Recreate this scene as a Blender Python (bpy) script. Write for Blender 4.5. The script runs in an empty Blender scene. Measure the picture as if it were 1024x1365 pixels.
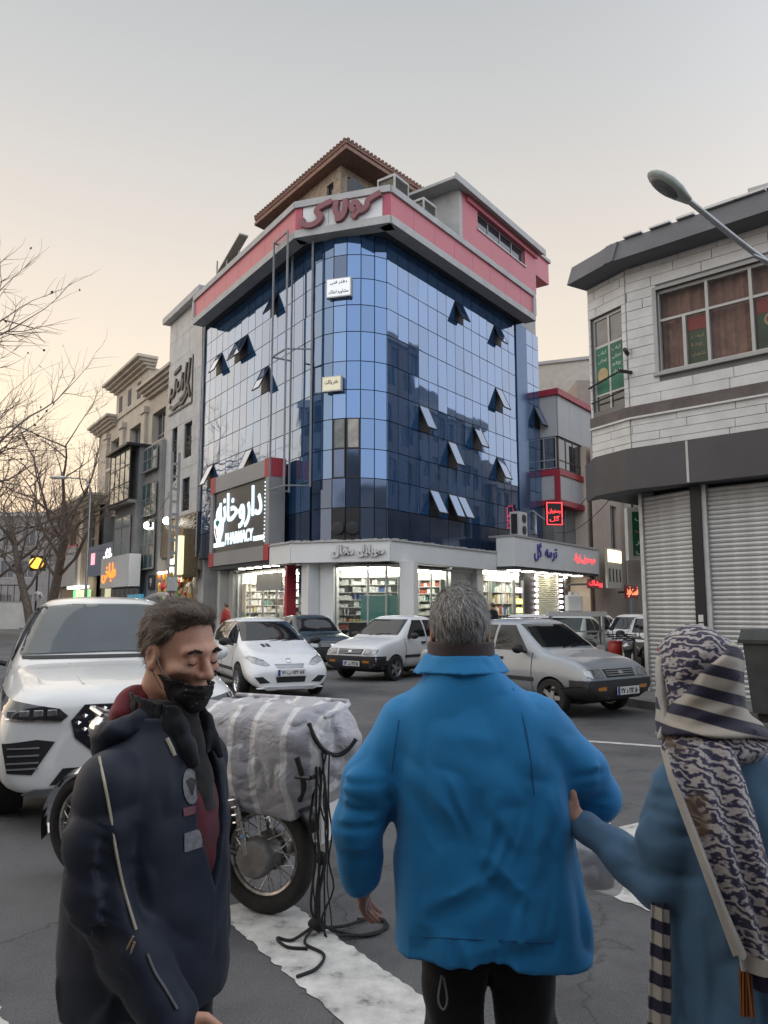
import bpy, bmesh, math, random
import numpy as np
from mathutils import Matrix, Vector
from mathutils.bvhtree import BVHTree
from mathutils.geometry import delaunay_2d_cdt

random.seed(7)
scene = bpy.context.scene
COL = scene.collection
rad = math.radians

# ------------------------------------------------------------------ camera
cam_d = bpy.data.cameras.new('camera')
cam = bpy.data.objects.new('camera', cam_d)
COL.objects.link(cam)
cam.location = (0, 0, 1.6)
cam.rotation_euler = (rad(90 + 7.2), 0, 0)
cam_d.sensor_fit = 'VERTICAL'
cam_d.sensor_height = 24.0
cam_d.lens = 24.0 * 1026.0 / 1365.0
cam_d.clip_start = 0.05
cam_d.clip_end = 3000
cam_d.dof.use_dof = False
scene.camera = cam

# ------------------------------------------------------------------ dusk sky
SUN_AZ = rad(-40)            # from +Y towards -X: the afterglow stands ahead, a little left
SUN_EL = rad(3.0)
SUN_DIR = Vector((math.sin(SUN_AZ) * math.cos(SUN_EL), math.cos(SUN_AZ) * math.cos(SUN_EL), math.sin(SUN_EL)))
world = bpy.data.worlds.new('World')
scene.world = world
world.use_nodes = True
wn, wl = world.node_tree.nodes, world.node_tree.links
wn.clear()
w_out = wn.new('ShaderNodeOutputWorld')
w_bg = wn.new('ShaderNodeBackground')
w_bg.inputs['Strength'].default_value = 1.0
wl.new(w_bg.outputs[0], w_out.inputs[0])
tc = wn.new('ShaderNodeTexCoord')
sep = wn.new('ShaderNodeSeparateXYZ')
wl.new(tc.outputs['Generated'], sep.inputs[0])


def ramp_node(nodes, stops):
    r = nodes.new('ShaderNodeValToRGB')
    e = r.color_ramp.elements
    while len(e) < len(stops):
        e.new(0.5)
    for el, (pos, c) in zip(e, stops):
        el.position = pos
        el.color = (c[0], c[1], c[2], 1)
    return r


# towards the afterglow
r_w = ramp_node(wn, [(0.0, (.58, .42, .31)), (.10, (.64, .51, .395)), (.22, (.63, .53, .41)), (.40, (.51, .455, .40)),
                     (.56, (.385, .38, .375)), (.68, (.31, .32, .328)), (.85, (.50, .52, .55)), (1.0, (.66, .70, .77))])
# away from it
r_e = ramp_node(wn, [(0.0, (.70, .70, .76)), (.15, (.85, .89, 1.0)), (.40, (.88, .95, 1.08)), (1.0, (.66, .70, .77))])
wl.new(sep.outputs['Z'], r_w.inputs[0])
wl.new(sep.outputs['Z'], r_e.inputs[0])
flat = wn.new('ShaderNodeVectorMath'); flat.operation = 'DOT_PRODUCT'
flat.inputs[1].default_value = (math.sin(SUN_AZ), math.cos(SUN_AZ), 0)
wl.new(tc.outputs['Generated'], flat.inputs[0])
mr = wn.new('ShaderNodeMapRange'); mr.interpolation_type = 'SMOOTHSTEP'
mr.inputs['From Min'].default_value = -.7
mr.inputs['From Max'].default_value = .55
wl.new(flat.outputs['Value'], mr.inputs['Value'])
mixw = wn.new('ShaderNodeMixRGB')
wl.new(mr.outputs[0], mixw.inputs[0])
wl.new(r_e.outputs[0], mixw.inputs[1])
wl.new(r_w.outputs[0], mixw.inputs[2])
sky = wn.new('ShaderNodeTexSky')
sky.sky_type = 'NISHITA'
sky.sun_disc = False
sky.sun_elevation = SUN_EL
sky.sun_rotation = SUN_AZ
sky_s = wn.new('ShaderNodeVectorMath'); sky_s.operation = 'SCALE'
sky_s.inputs['Scale'].default_value = 0.02
wl.new(sky.outputs[0], sky_s.inputs[0])
addw = wn.new('ShaderNodeVectorMath'); addw.operation = 'ADD'
wl.new(sky_s.outputs[0], addw.inputs[0])
wl.new(mixw.outputs[0], addw.inputs[1])
wl.new(addw.outputs[0], w_bg.inputs['Color'])

sun_d = bpy.data.lights.new('sun', 'SUN')
sun_d.energy = 0.8
sun_d.angle = rad(115)
sun_d.color = (1, .90, .78)
sun = bpy.data.objects.new('sun', sun_d)
COL.objects.link(sun)
sun.location = (-20, 60, 30)
sun.rotation_euler = (-Vector((-.93, .10, .36))).to_track_quat('-Z', 'Y').to_euler()

scene.view_settings.view_transform = 'Standard'
scene.view_settings.look = 'None'
scene.view_settings.gamma = 1
scene.view_settings.use_curve_mapping = False
scene.view_settings.exposure = 0.68
scene.render.engine = 'CYCLES'
scene.cycles.max_bounces = 6
scene.cycles.diffuse_bounces = 2
scene.cycles.glossy_bounces = 3
scene.cycles.transmission_bounces = 4
scene.cycles.transparent_max_bounces = 8
scene.cycles.caustics_reflective = False
scene.cycles.caustics_refractive = False
scene.cycles.use_adaptive_sampling = True
scene.cycles.use_denoising = True

# ------------------------------------------------------------------ materials
MATS = {}


def mat(name, col, rough=.6, metal=0.0, var=0.12, vscale=3.0, bump=0.0, bscale=40.0, emit=None, estr=0.0, spec=.5,
        coat=0.0, var2=None, dirt=None, coords='Object', sheen=0.0, detail=6):
    """Principled material with a little procedural unevenness."""
    if name in MATS:
        return MATS[name]
    m = bpy.data.materials.new(name)
    m.use_nodes = True
    nt = m.node_tree
    b = nt.nodes['Principled BSDF']
    b.inputs['Roughness'].default_value = rough
    b.inputs['Metallic'].default_value = metal
    b.inputs['Specular IOR Level'].default_value = spec
    b.inputs['Coat Weight'].default_value = coat
    b.inputs['Coat Roughness'].default_value = .04
    b.inputs['Sheen Weight'].default_value = sheen
    b.inputs['Base Color'].default_value = (*col, 1)
    t = nt.nodes.new('ShaderNodeTexCoord')
    if var > 0:
        n = nt.nodes.new('ShaderNodeTexNoise')
        n.inputs['Scale'].default_value = vscale
        n.inputs['Detail'].default_value = detail
        n.inputs['Roughness'].default_value = .65
        nt.links.new(t.outputs[coords], n.inputs['Vector'])
        lo = tuple(c * (1 - var) for c in col)
        hi = tuple(min(1, c * (1 + var)) for c in (var2 or col))
        if dirt:
            r = ramp_node(nt.nodes, [(.30, dirt), (.42, lo), (.66, hi)])
        else:
            r = ramp_node(nt.nodes, [(.32, lo), (.68, hi)])
        nt.links.new(n.outputs['Fac'], r.inputs[0])
        nt.links.new(r.outputs[0], b.inputs['Base Color'])
    if bump > 0:
        n2 = nt.nodes.new('ShaderNodeTexNoise')
        n2.inputs['Scale'].default_value = bscale
        n2.inputs['Detail'].default_value = 8
        nt.links.new(t.outputs[coords], n2.inputs['Vector'])
        bp = nt.nodes.new('ShaderNodeBump')
        bp.inputs['Strength'].default_value = bump
        bp.inputs['Distance'].default_value = .02
        nt.links.new(n2.outputs['Fac'], bp.inputs['Height'])
        nt.links.new(bp.outputs[0], b.inputs['Normal'])
    if emit:
        b.inputs['Emission Color'].default_value = (*emit, 1)
        b.inputs['Emission Strength'].default_value = estr
    MATS[name] = m
    return m


def clear_glass(name, tint=(.9, .95, .95), refl=.12, rough=.02, ior=1.5):
    """thin pane: see-through with a mirror layer that grows at grazing angles"""
    if name in MATS:
        return MATS[name]
    m = bpy.data.materials.new(name)
    m.use_nodes = True
    nt = m.node_tree
    nt.nodes.clear()
    o = nt.nodes.new('ShaderNodeOutputMaterial')
    tr = nt.nodes.new('ShaderNodeBsdfTransparent'); tr.inputs[0].default_value = (*tint, 1)
    gl = nt.nodes.new('ShaderNodeBsdfGlossy'); gl.inputs['Roughness'].default_value = rough
    fr = nt.nodes.new('ShaderNodeFresnel'); fr.inputs[0].default_value = ior
    ad = nt.nodes.new('ShaderNodeMath'); ad.operation = 'ADD'; ad.use_clamp = True
    ad.inputs[1].default_value = refl
    nt.links.new(fr.outputs[0], ad.inputs[0])
    # the far face of the thin pane adds no second mirror
    ge = nt.nodes.new('ShaderNodeNewGeometry')
    fr1 = nt.nodes.new('ShaderNodeMath'); fr1.operation = 'SUBTRACT'; fr1.inputs[0].default_value = 1
    nt.links.new(ge.outputs['Backfacing'], fr1.inputs[1])
    fm_ = nt.nodes.new('ShaderNodeMath'); fm_.operation = 'MULTIPLY'
    nt.links.new(ad.outputs[0], fm_.inputs[0]); nt.links.new(fr1.outputs[0], fm_.inputs[1])
    mx = nt.nodes.new('ShaderNodeMixShader')
    nt.links.new(fm_.outputs[0], mx.inputs[0])
    nt.links.new(tr.outputs[0], mx.inputs[1])
    nt.links.new(gl.outputs[0], mx.inputs[2])
    nt.links.new(mx.outputs[0], o.inputs[0])
    MATS[name] = m
    return m


def emis(name, col, s):
    return mat(name, col, .5, var=0, emit=col, estr=s)


# ------------------------------------------------------------------ mesh building
WM = {}


class MB:
    def __init__(self):
        self.v, self.f, self.mi = [], [], []
        self.cur = 0

    def add(self, vs, fs):
        o = len(self.v)
        self.v += [tuple(p) for p in vs]
        self.f += [tuple(i + o for i in f) for f in fs]
        self.mi += [self.cur] * len(fs)
        return self

    def box(self, x0, x1, y0, y1, z0, z1):
        return self.add([(x0, y0, z0), (x1, y0, z0), (x1, y1, z0), (x0, y1, z0), (x0, y0, z1), (x1, y0, z1), (x1, y1, z1), (x0, y1, z1)],
                        [(0, 3, 2, 1), (4, 5, 6, 7), (0, 1, 5, 4), (1, 2, 6, 5), (2, 3, 7, 6), (3, 0, 4, 7)])

    def cbox(self, x0, x1, y0, y1, z0, z1, c=.01):
        """box with chamfered long edges facing -y (the street)"""
        pts = [(x0 + c, y0), (x1 - c, y0), (x1, y0 + c), (x1, y1), (x0, y1), (x0, y0 + c)]
        lo = [(x, y, z0) for x, y in pts]
        hi = [(x, y, z1) for x, y in pts]
        n = 6
        return self.add(lo + hi, [tuple(range(n - 1, -1, -1)), tuple(range(n, 2 * n))] + [(i, (i + 1) % n, n + (i + 1) % n, n + i) for i in range(n)])

    def prism(self, poly, a, b, axis='z'):
        """poly: 2-D outline, extruded from a to b along axis ('z': xy, 'y': xz, 'x': yz)"""
        n = len(poly)
        def mk(p, k):
            return (p[0], p[1], k) if axis == 'z' else ((p[0], k, p[1]) if axis == 'y' else (k, p[0], p[1]))
        return self.add([mk(p, a) for p in poly] + [mk(p, b) for p in poly],
                        [tuple(range(n - 1, -1, -1)), tuple(range(n, 2 * n))] + [(i, (i + 1) % n, n + (i + 1) % n, n + i) for i in range(n)])

    def quad(self, a, b, c, d):
        return self.add([a, b, c, d], [(0, 1, 2, 3)])

    def tube(self, pts, r, n=8, closed=False, flat=1.0):
        pts = [Vector(p) for p in pts]
        m = len(pts)
        rs = r if isinstance(r, (list, tuple)) else [r] * m
        vs, fs = [], []
        ref = Vector((0, 0, 1))
        prev = None
        for i, p in enumerate(pts):
            if closed:
                t = pts[(i + 1) % m] - pts[i - 1]
            else:
                t = pts[min(i + 1, m - 1)] - pts[max(i - 1, 0)]
            t.normalize()
            if prev is None:
                a = ref if abs(t.z) < .9 else Vector((1, 0, 0))
                u = t.cross(a).normalized()
            else:
                u = (prev - t * prev.dot(t)).normalized()
            prev = u
            w = t.cross(u)
            for k in range(n):
                an = 2 * math.pi * k / n
                vs.append(p + (u * math.cos(an) + w * math.sin(an) * flat) * rs[i])
        for i in range(m if closed else m - 1):
            j = (i + 1) % m
            for k in range(n):
                fs.append((i * n + k, i * n + (k + 1) % n, j * n + (k + 1) % n, j * n + k))
        if not closed:
            fs.append(tuple(range(n - 1, -1, -1)))
            fs.append(tuple((m - 1) * n + k for k in range(n)))
        return self.add(vs, fs)

    def lathe(self, prof, n=24, c=(0, 0, 0), axis='z', cap=True):
        vs, fs = [], []
        for (r, h) in prof:
            for k in range(n):
                a = 2 * math.pi * k / n
                x, y = r * math.cos(a), r * math.sin(a)
                p = (x, y, h) if axis == 'z' else ((x, h, y) if axis == 'y' else (h, x, y))
                vs.append((p[0] + c[0], p[1] + c[1], p[2] + c[2]))
        m = len(prof)
        for i in range(m - 1):
            for k in range(n):
                fs.append((i * n + k, i * n + (k + 1) % n, (i + 1) * n + (k + 1) % n, (i + 1) * n + k))
        if cap:
            fs.append(tuple(range(n - 1, -1, -1)))
            fs.append(tuple((m - 1) * n + k for k in range(n)))
        return self.add(vs, fs)

    def ball(self, c, r, n=12, m=8):
        rx, ry, rz = r if isinstance(r, (list, tuple)) else (r, r, r)
        vs, fs = [], []
        for i in range(1, m):
            th = math.pi * i / m
            for k in range(n):
                a = 2 * math.pi * k / n
                vs.append((c[0] + rx * math.sin(th) * math.cos(a), c[1] + ry * math.sin(th) * math.sin(a), c[2] + rz * math.cos(th)))
        top, bot = len(vs), len(vs) + 1
        vs += [(c[0], c[1], c[2] + rz), (c[0], c[1], c[2] - rz)]
        for i in range(m - 2):
            for k in range(n):
                fs.append((i * n + k, (i + 1) * n + k, (i + 1) * n + (k + 1) % n, i * n + (k + 1) % n))
        for k in range(n):
            fs.append((top, k, (k + 1) % n))
            fs.append((bot, (m - 2) * n + (k + 1) % n, (m - 2) * n + k))
        return self.add(vs, fs)

    def mesh(self, name='mesh', smooth=False, fix=True):
        me = bpy.data.meshes.new(name)
        me.from_pydata(self.v, [], self.f)
        if fix:
            bm = bmesh.new(); bm.from_mesh(me)
            bmesh.ops.recalc_face_normals(bm, faces=bm.faces)
            bm.to_mesh(me); bm.free()
        if any(self.mi):
            me.polygons.foreach_set('material_index', self.mi)
        if smooth:
            shade(me)
        me.update()
        return me


def shade(me, angle=40):
    me.polygons.foreach_set('use_smooth', [True] * len(me.polygons))
    try:
        me.set_sharp_from_angle(angle=rad(angle))
    except Exception:
        pass


def link(name, data, parent=None, M=None, local=None):
    o = bpy.data.objects.new(name, data)
    COL.objects.link(o)
    if local is not None:
        M = WM[parent.name] @ local
    if M is None:
        M = WM[parent.name] if parent else Matrix()
    if parent is not None:
        o.parent = parent
        o.matrix_basis = WM[parent.name].inverted() @ M
    else:
        o.matrix_basis = M
    WM[o.name] = M
    return o


def part(name, mb, m, parent=None, M=None, local=None, smooth=False, kind=None, label=None, fix=True, bevel=0):
    me = mb if isinstance(mb, bpy.types.Mesh) else mb.mesh(name, smooth, fix)
    if m is not None and not me.materials:
        for x in (m if isinstance(m, (list, tuple)) else [m]):
            me.materials.append(x)
    o = link(name, me, parent, M, local)
    if kind:
        o['kind'] = kind
    if label:
        o['label'] = label
    if bevel:
        md = o.modifiers.new('bevel', 'BEVEL'); md.width = bevel; md.segments = 2; md.limit_method = 'ANGLE'; md.angle_limit = rad(40)
    return o


def tag(o, label, cat, group=None):
    o['label'] = label
    o['category'] = cat
    if group:
        o['group'] = group
    return o


def struct(name, mb, m, M=None, smooth=False, parent=None):
    o = part(name, mb, m, parent, M, smooth=smooth)
    if parent is None:
        o['kind'] = 'structure'
    return o


def T(x=0, y=0, z=0, rz=0, rx=0, ry=0, s=1):
    return Matrix.Translation((x, y, z)) @ Matrix.Rotation(rz, 4, 'Z') @ Matrix.Rotation(ry, 4, 'Y') @ Matrix.Rotation(rx, 4, 'X') @ Matrix.Scale(s, 4)


def root(name, label, cat, M=None, group=None):
    o = link(name, None, None, M or Matrix())
    o.empty_display_size = .3
    return tag(o, label, cat, group)


def facing(ox, oy, ux, uy):
    """matrix with local x along the facade, local -y out to the street"""
    return T(ox, oy, 0, math.atan2(uy, ux))


def copy_tree(o, M, label=None, parent=None):
    c = o.copy(); COL.objects.link(c)
    c.parent = parent
    if parent is None:
        c.matrix_basis = M
    WM[c.name] = M
    if label:
        c['label'] = label
    for ch in [k for k in bpy.data.objects if k.parent == o and k != c]:
        copy_tree(ch, M @ ch.matrix_basis, None, c)
    return c


def evaluated_mesh(o):
    bpy.context.view_layer.update()
    dg = bpy.context.evaluated_depsgraph_get()
    return bpy.data.meshes.new_from_object(o.evaluated_get(dg), depsgraph=dg)


# ------------------------------------------------------------------ lettering
PF = {  # isolated, final, initial, medial presentation forms
    'ا': 'FE8D FE8E 0 0', 'آ': 'FE81 FE82 0 0', 'ب': 'FE8F FE90 FE91 FE92', 'پ': 'FB56 FB57 FB58 FB59', 'ت': 'FE95 FE96 FE97 FE98',
    'خ': 'FEA5 FEA6 FEA7 FEA8', 'ح': 'FEA1 FEA2 FEA3 FEA4', 'ج': 'FE9D FE9E FE9F FEA0', 'د': 'FEA9 FEAA 0 0', 'ر': 'FEAD FEAE 0 0', 'ز': 'FEAF FEB0 0 0',
    'س': 'FEB1 FEB2 FEB3 FEB4', 'ش': 'FEB5 FEB6 FEB7 FEB8', 'ص': 'FEB9 FEBA FEBB FEBC', 'ف': 'FED1 FED2 FED3 FED4', 'ق': 'FED5 FED6 FED7 FED8',
    'ک': 'FB8E FB8F FB90 FB91', 'گ': 'FB92 FB93 FB94 FB95', 'ل': 'FEDD FEDE FEDF FEE0', 'م': 'FEE1 FEE2 FEE3 FEE4', 'ن': 'FEE5 FEE6 FEE7 FEE8',
    'و': 'FEED FEEE 0 0', 'ه': 'FEE9 FEEA FEEB FEEC', 'ی': 'FBFC FBFD FBFE FBFF', 'ع': 'FEC9 FECA FECB FECC', 'ط': 'FEC1 FEC2 FEC3 FEC4'}
PF = {k: [int(x, 16) for x in v.split()] for k, v in PF.items()}


def shape_fa(s):
    out = []
    for i, ch in enumerate(s):
        if ch not in PF:
            out.append(ch); continue
        f = PF[ch]
        before = i > 0 and s[i - 1] in PF and PF[s[i - 1]][2]
        after = i + 1 < len(s) and s[i + 1] in PF and f[2]
        k = (3 if after else 1) if before else (2 if after else 0)
        out.append(chr(f[k] or f[0]))
    return ''.join(reversed(out))


def text_mesh(s, width=None, height=None, depth=.02, fat=0.0, fa=True, keep=False, space=1.0):
    """lettering lying in local xz, facing -y, centred; returns a mesh"""
    c = bpy.data.curves.new('lettering', 'FONT')
    c.body = shape_fa(s) if fa else s
    c.align_x = 'CENTER'
    c.resolution_u = 3
    c.offset = fat
    c.space_character = space
    c.extrude = .5
    o = bpy.data.objects.new('lettering', c)
    COL.objects.link(o)
    me = evaluated_mesh(o)
    bpy.data.objects.remove(o)
    n = len(me.vertices)
    a = np.empty(n * 3); me.vertices.foreach_get('co', a); a = a.reshape(-1, 3)
    lo, hi = a.min(0), a.max(0)
    d = np.maximum(hi - lo, 1e-6)
    sx = width / d[0] if width else None
    sy = height / d[1] if height else None
    sx = sx or sy; sy = sy or sx
    q = np.empty_like(a)
    q[:, 0] = (a[:, 0] - (lo[0] + hi[0]) / 2) * sx
    q[:, 2] = (a[:, 1] - (lo[1] + hi[1]) / 2) * sy
    q[:, 1] = -(a[:, 2] - lo[2]) / d[2] * depth
    me.vertices.foreach_set('co', q.ravel())
    me.update()
    return me


def ribbon(mb, pts, w, y0, y1):
    """a stroke of lettering: flat ribbon of width w along 2-D points, in local xz, from y0 to y1"""
    pts = [Vector((p[0], p[1])) for p in pts]
    m = len(pts)
    ws = w if isinstance(w, (list, tuple)) else [w] * m
    L, R = [], []
    for i in range(m):
        t = (pts[min(i + 1, m - 1)] - pts[max(i - 1, 0)]).normalized()
        nrm = Vector((-t.y, t.x))
        L.append(pts[i] + nrm * ws[i] / 2); R.append(pts[i] - nrm * ws[i] / 2)
    for i in range(m - 1):
        mb.prism([L[i], L[i + 1], R[i + 1], R[i]], y0, y1, 'y')
    return mb


def smooth_path(pts, k=6):
    """Catmull-Rom through the points"""
    P = [Vector(p) for p in pts]
    P = [P[0] * 2 - P[1]] + P + [P[-1] * 2 - P[-2]]
    out = []
    for i in range(1, len(P) - 2):
        for j in range(k):
            t = j / k
            a, b, c, d = P[i - 1], P[i], P[i + 1], P[i + 2]
            out.append(.5 * ((2 * b) + (c - a) * t + (2 * a - 5 * b + 4 * c - d) * t * t + (3 * b - a - 3 * c + d) * t ** 3))
    out.append(P[-2])
    return out


# ------------------------------------------------------------------ facades
def wall_holes(mb, s0, s1, z0, z1, holes, y=0.0, depth=.22):
    """one wall skin with real openings (local x, z), reveals going back to y+depth"""
    xs = sorted({s0, s1} | {h[0] for h in holes} | {h[1] for h in holes})
    zs = sorted({z0, z1} | {h[2] for h in holes} | {h[3] for h in holes})
    xs = [x for x in xs if s0 - 1e-6 <= x <= s1 + 1e-6]
    zs = [z for z in zs if z0 - 1e-6 <= z <= z1 + 1e-6]
    for i in range(len(xs) - 1):
        for j in range(len(zs) - 1):
            cx, cz = (xs[i] + xs[i + 1]) / 2, (zs[j] + zs[j + 1]) / 2
            if any(h[0] < cx < h[1] and h[2] < cz < h[3] for h in holes):
                continue
            mb.quad((xs[i], y, zs[j]), (xs[i + 1], y, zs[j]), (xs[i + 1], y, zs[j + 1]), (xs[i], y, zs[j + 1]))
    for a, b, c, d in holes:
        e = y + depth
        mb.quad((a, y, c), (a, e, c), (b, e, c), (b, y, c))
        mb.quad((a, y, d), (b, y, d), (b, e, d), (a, e, d))
        mb.quad((a, y, c), (a, y, d), (a, e, d), (a, e, c))
        mb.quad((b, y, c), (b, e, c), (b, e, d), (b, y, d))
    return mb


def window(parent, M, x0, x1, z0, z1, y=.14, cols=2, rows=1, fm=None, gm=None, fw=.05, cross=None, sill=True, name='window'):
    """window part with frame bars; each pane a sub-part"""
    f = MB()
    f.box(x0, x1, y - .03, y + .04, z0, z0 + fw); f.box(x0, x1, y - .03, y + .04, z1 - fw, z1)
    f.box(x0, x0 + fw, y - .03, y + .04, z0 + fw, z1 - fw); f.box(x1 - fw, x1, y - .03, y + .04, z0 + fw, z1 - fw)
    xs = [x0 + fw / 2 + (x1 - x0 - fw) * i / cols for i in range(cols + 1)]
    zs = cross and [z0 + fw / 2] + [z0 + (z1 - z0) * c for c in cross] + [z1 - fw / 2] or [z0 + fw / 2 + (z1 - z0 - fw) * j / rows for j in range(rows + 1)]
    for x in xs[1:-1]:
        f.box(x - fw / 2, x + fw / 2, y - .028, y + .035, z0 + fw, z1 - fw)
    for z in zs[1:-1]:
        f.box(x0 + fw, x1 - fw, y - .026, y + .03, z - fw / 2, z + fw / 2)
    w = part(name, f, fm, parent, M)
    for i in range(len(xs) - 1):
        for j in range(len(zs) - 1):
            part('pane', MB().box(xs[i] + fw / 2 - .004, xs[i + 1] - fw / 2 + .004, y, y + .01, zs[j] + fw / 2 - .004, zs[j + 1] - fw / 2 + .004), gm, w, M)
    if sill:
        part('sill', MB().box(x0 - .06, x1 + .06, -.07, y - .03, z0 - .06, z0 + .004), fm, w, M)
    return w


# frequently used looks
def asphalt_mat():
    m = mat('asphalt', (.118, .118, .123), .82, var=.36, vscale=130, bump=.9, bscale=120, var2=(.145, .145, .148))
    nt = m.node_tree
    b = nt.nodes['Principled BSDF']
    fine = b.inputs['Base Color'].links[0].from_socket
    t = nt.nodes.new('ShaderNodeTexCoord')

    def mul(sock, fac_ramp, vec):
        n = nt.nodes.new('ShaderNodeMixRGB'); n.blend_type = 'MULTIPLY'; n.inputs[0].default_value = 1
        nt.links.new(sock, n.inputs[1]); nt.links.new(fac_ramp.outputs[0], n.inputs[2])
        return n.outputs[0]
    big = nt.nodes.new('ShaderNodeTexNoise'); big.inputs['Scale'].default_value = .55; big.inputs['Detail'].default_value = 7; big.inputs['Roughness'].default_value = .7
    nt.links.new(t.outputs['Object'], big.inputs['Vector'])
    s = mul(fine, ramp_node_of(big, nt, [(.34, (.55, .55, .56)), (.5, (.95, .95, .95)), (.66, (1.22, 1.21, 1.19))]), None)
    vo = nt.nodes.new('ShaderNodeTexVoronoi'); vo.feature = 'DISTANCE_TO_EDGE'; vo.inputs['Scale'].default_value = .55
    ds = nt.nodes.new('ShaderNodeTexNoise'); ds.inputs['Scale'].default_value = 2.5; ds.inputs['Detail'].default_value = 5
    nt.links.new(t.outputs['Object'], ds.inputs['Vector'])
    va = nt.nodes.new('ShaderNodeVectorMath'); va.operation = 'ADD'
    vs_ = nt.nodes.new('ShaderNodeVectorMath'); vs_.operation = 'SCALE'; vs_.inputs['Scale'].default_value = .9
    nt.links.new(ds.outputs['Color'], vs_.inputs[0]); nt.links.new(vs_.outputs[0], va.inputs[0]); nt.links.new(t.outputs['Object'], va.inputs[1])
    nt.links.new(va.outputs[0], vo.inputs['Vector'])
    r = nt.nodes.new('ShaderNodeValToRGB'); r.color_ramp.elements[0].position = .0; r.color_ramp.elements[0].color = (.6, .6, .6, 1)
    r.color_ramp.elements[1].position = .012; r.color_ramp.elements[1].color = (1, 1, 1, 1)
    nt.links.new(vo.outputs['Distance'], r.inputs[0])
    s = mul(s, r, None)
    sp = nt.nodes.new('ShaderNodeTexNoise'); sp.inputs['Scale'].default_value = 3.2; sp.inputs['Detail'].default_value = 9; sp.inputs['Roughness'].default_value = .8
    nt.links.new(t.outputs['Object'], sp.inputs['Vector'])
    s = mul(s, ramp_node_of(sp, nt, [(.30, (.55, .55, .55)), (.38, (1, 1, 1)), (.70, (1, 1, 1)), (.76, (1.25, 1.22, 1.18))]), None)
    nt.links.new(s, b.inputs['Base Color'])
    return m


def ramp_node_of(src, nt, stops):
    r = ramp_node(nt.nodes, stops)
    nt.links.new(src.outputs['Fac'], r.inputs[0])
    return r


m_asphalt = asphalt_mat()
m_paint = mat('road_paint', (.58, .57, .54), .75, var=.18, vscale=7, dirt=(.13, .13, .128), bump=.4, bscale=120, detail=12)
m_conc = mat('concrete', (.30, .29, .275), .85, var=.2, vscale=2, bump=.25, bscale=60)
m_white_wall = mat('white_render', (.62, .60, .57), .8, var=.12, vscale=.8, bump=.1, bscale=50)
m_dark = mat('dark_metal', (.03, .031, .034), .5, metal=.3, var=.2)
m_black = mat('black_plastic', (.012, .012, .013), .55, var=.2)
m_steel = mat('galvanised_steel', (.35, .36, .37), .42, metal=.8, var=.15)
m_chrome = mat('chrome', (.75, .75, .77), .12, metal=1, var=.05)
m_rubber = mat('tyre_rubber', (.018, .018, .018), .8, var=.3, vscale=20, bump=.2)
m_winglass = mat('window_glass', (.035, .042, .05), .04, var=.3, vscale=.5, spec=.9)
m_alu = mat('aluminium_frame', (.42, .42, .42), .45, metal=.5, var=.1)
m_curtain = mat('drawn_curtain', (.16, .10, .085), .8, var=.3, vscale=4)
# ================================================================== ground
g = MB()
N = 24
xs = [-400, -150, -60, -30, -15, -8, -4, 0, 4, 8, 15, 30, 60, 150, 400]
ys = [-400, -100, -40, -15, -5, 0, 3, 6, 10, 15, 20, 30, 45, 70, 150, 400]
for i in range(len(xs) - 1):
    for j in range(len(ys) - 1):
        g.quad((xs[i], ys[j], 0), (xs[i + 1], ys[j], 0), (xs[i + 1], ys[j + 1], 0), (xs[i], ys[j + 1], 0))
bm_ground = g.mesh('road')
struct('road', bm_ground, m_asphalt)

# zebra crossing: worn bars of road paint
A_ = Vector((.55, -.835)); N_ = Vector((.835, .55))
rng = random.Random(3)


def ragged_bar(n0, n1, a0, a1, step=.035, jag=.012):
    left, right = [], []
    k = int((a1 - a0) / step)
    for i in range(k + 1):
        a = a0 + (a1 - a0) * i / k
        left.append((N_ * (n0 + rng.uniform(-jag, jag)) + A_ * a)); right.append((N_ * (n1 + rng.uniform(-jag, jag)) + A_ * a))
    mb = MB()
    for i in range(k):
        mb.quad((*left[i], .004), (*right[i], .004), (*right[i + 1], .004), (*left[i + 1], .004))
    return mb


cw = None
for n0, n1, a0, a1 in [(-.10, .54, -4.9, -1.4), (1.64, 2.02, -4.15, -1.2), (3.57, 4.05, -4.1, -1.2), (4.6, 5.1, -4.0, -1.0), (5.6, 6.1, -4.0, -1.0)]:
    if cw is None:
        cw = struct('zebra_crossing', ragged_bar(n0, n1, a0, a1), m_paint)
    else:
        part('painted_bar', ragged_bar(n0, n1, a0, a1), m_paint, cw)
lm = MB()
lm.quad((2.45, 9.62, .004), (4.6, 8.62, .004), (4.66, 8.72, .004), (2.51, 9.72, .004))
struct('lane_line', lm, m_paint)

# ================================================================== glass corner building
PL, PR = Vector((-3.4, 28.2)), Vector((.22, 27.0))
UR, UL = Vector((.5942, .8043)), Vector((-.5599, .8285))
NR, NL = Vector((.8043, -.5942)), Vector((-.8285, -.5599))
M_R = facing(PR.x, PR.y, UR.x, UR.y)
M_L = facing(PL.x, PL.y, -UL.x, -UL.y)
UC = (PR - PL).normalized()
M_C = facing(PL.x, PL.y, UC.x, UC.y)
LC = (PR - PL).length

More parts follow.
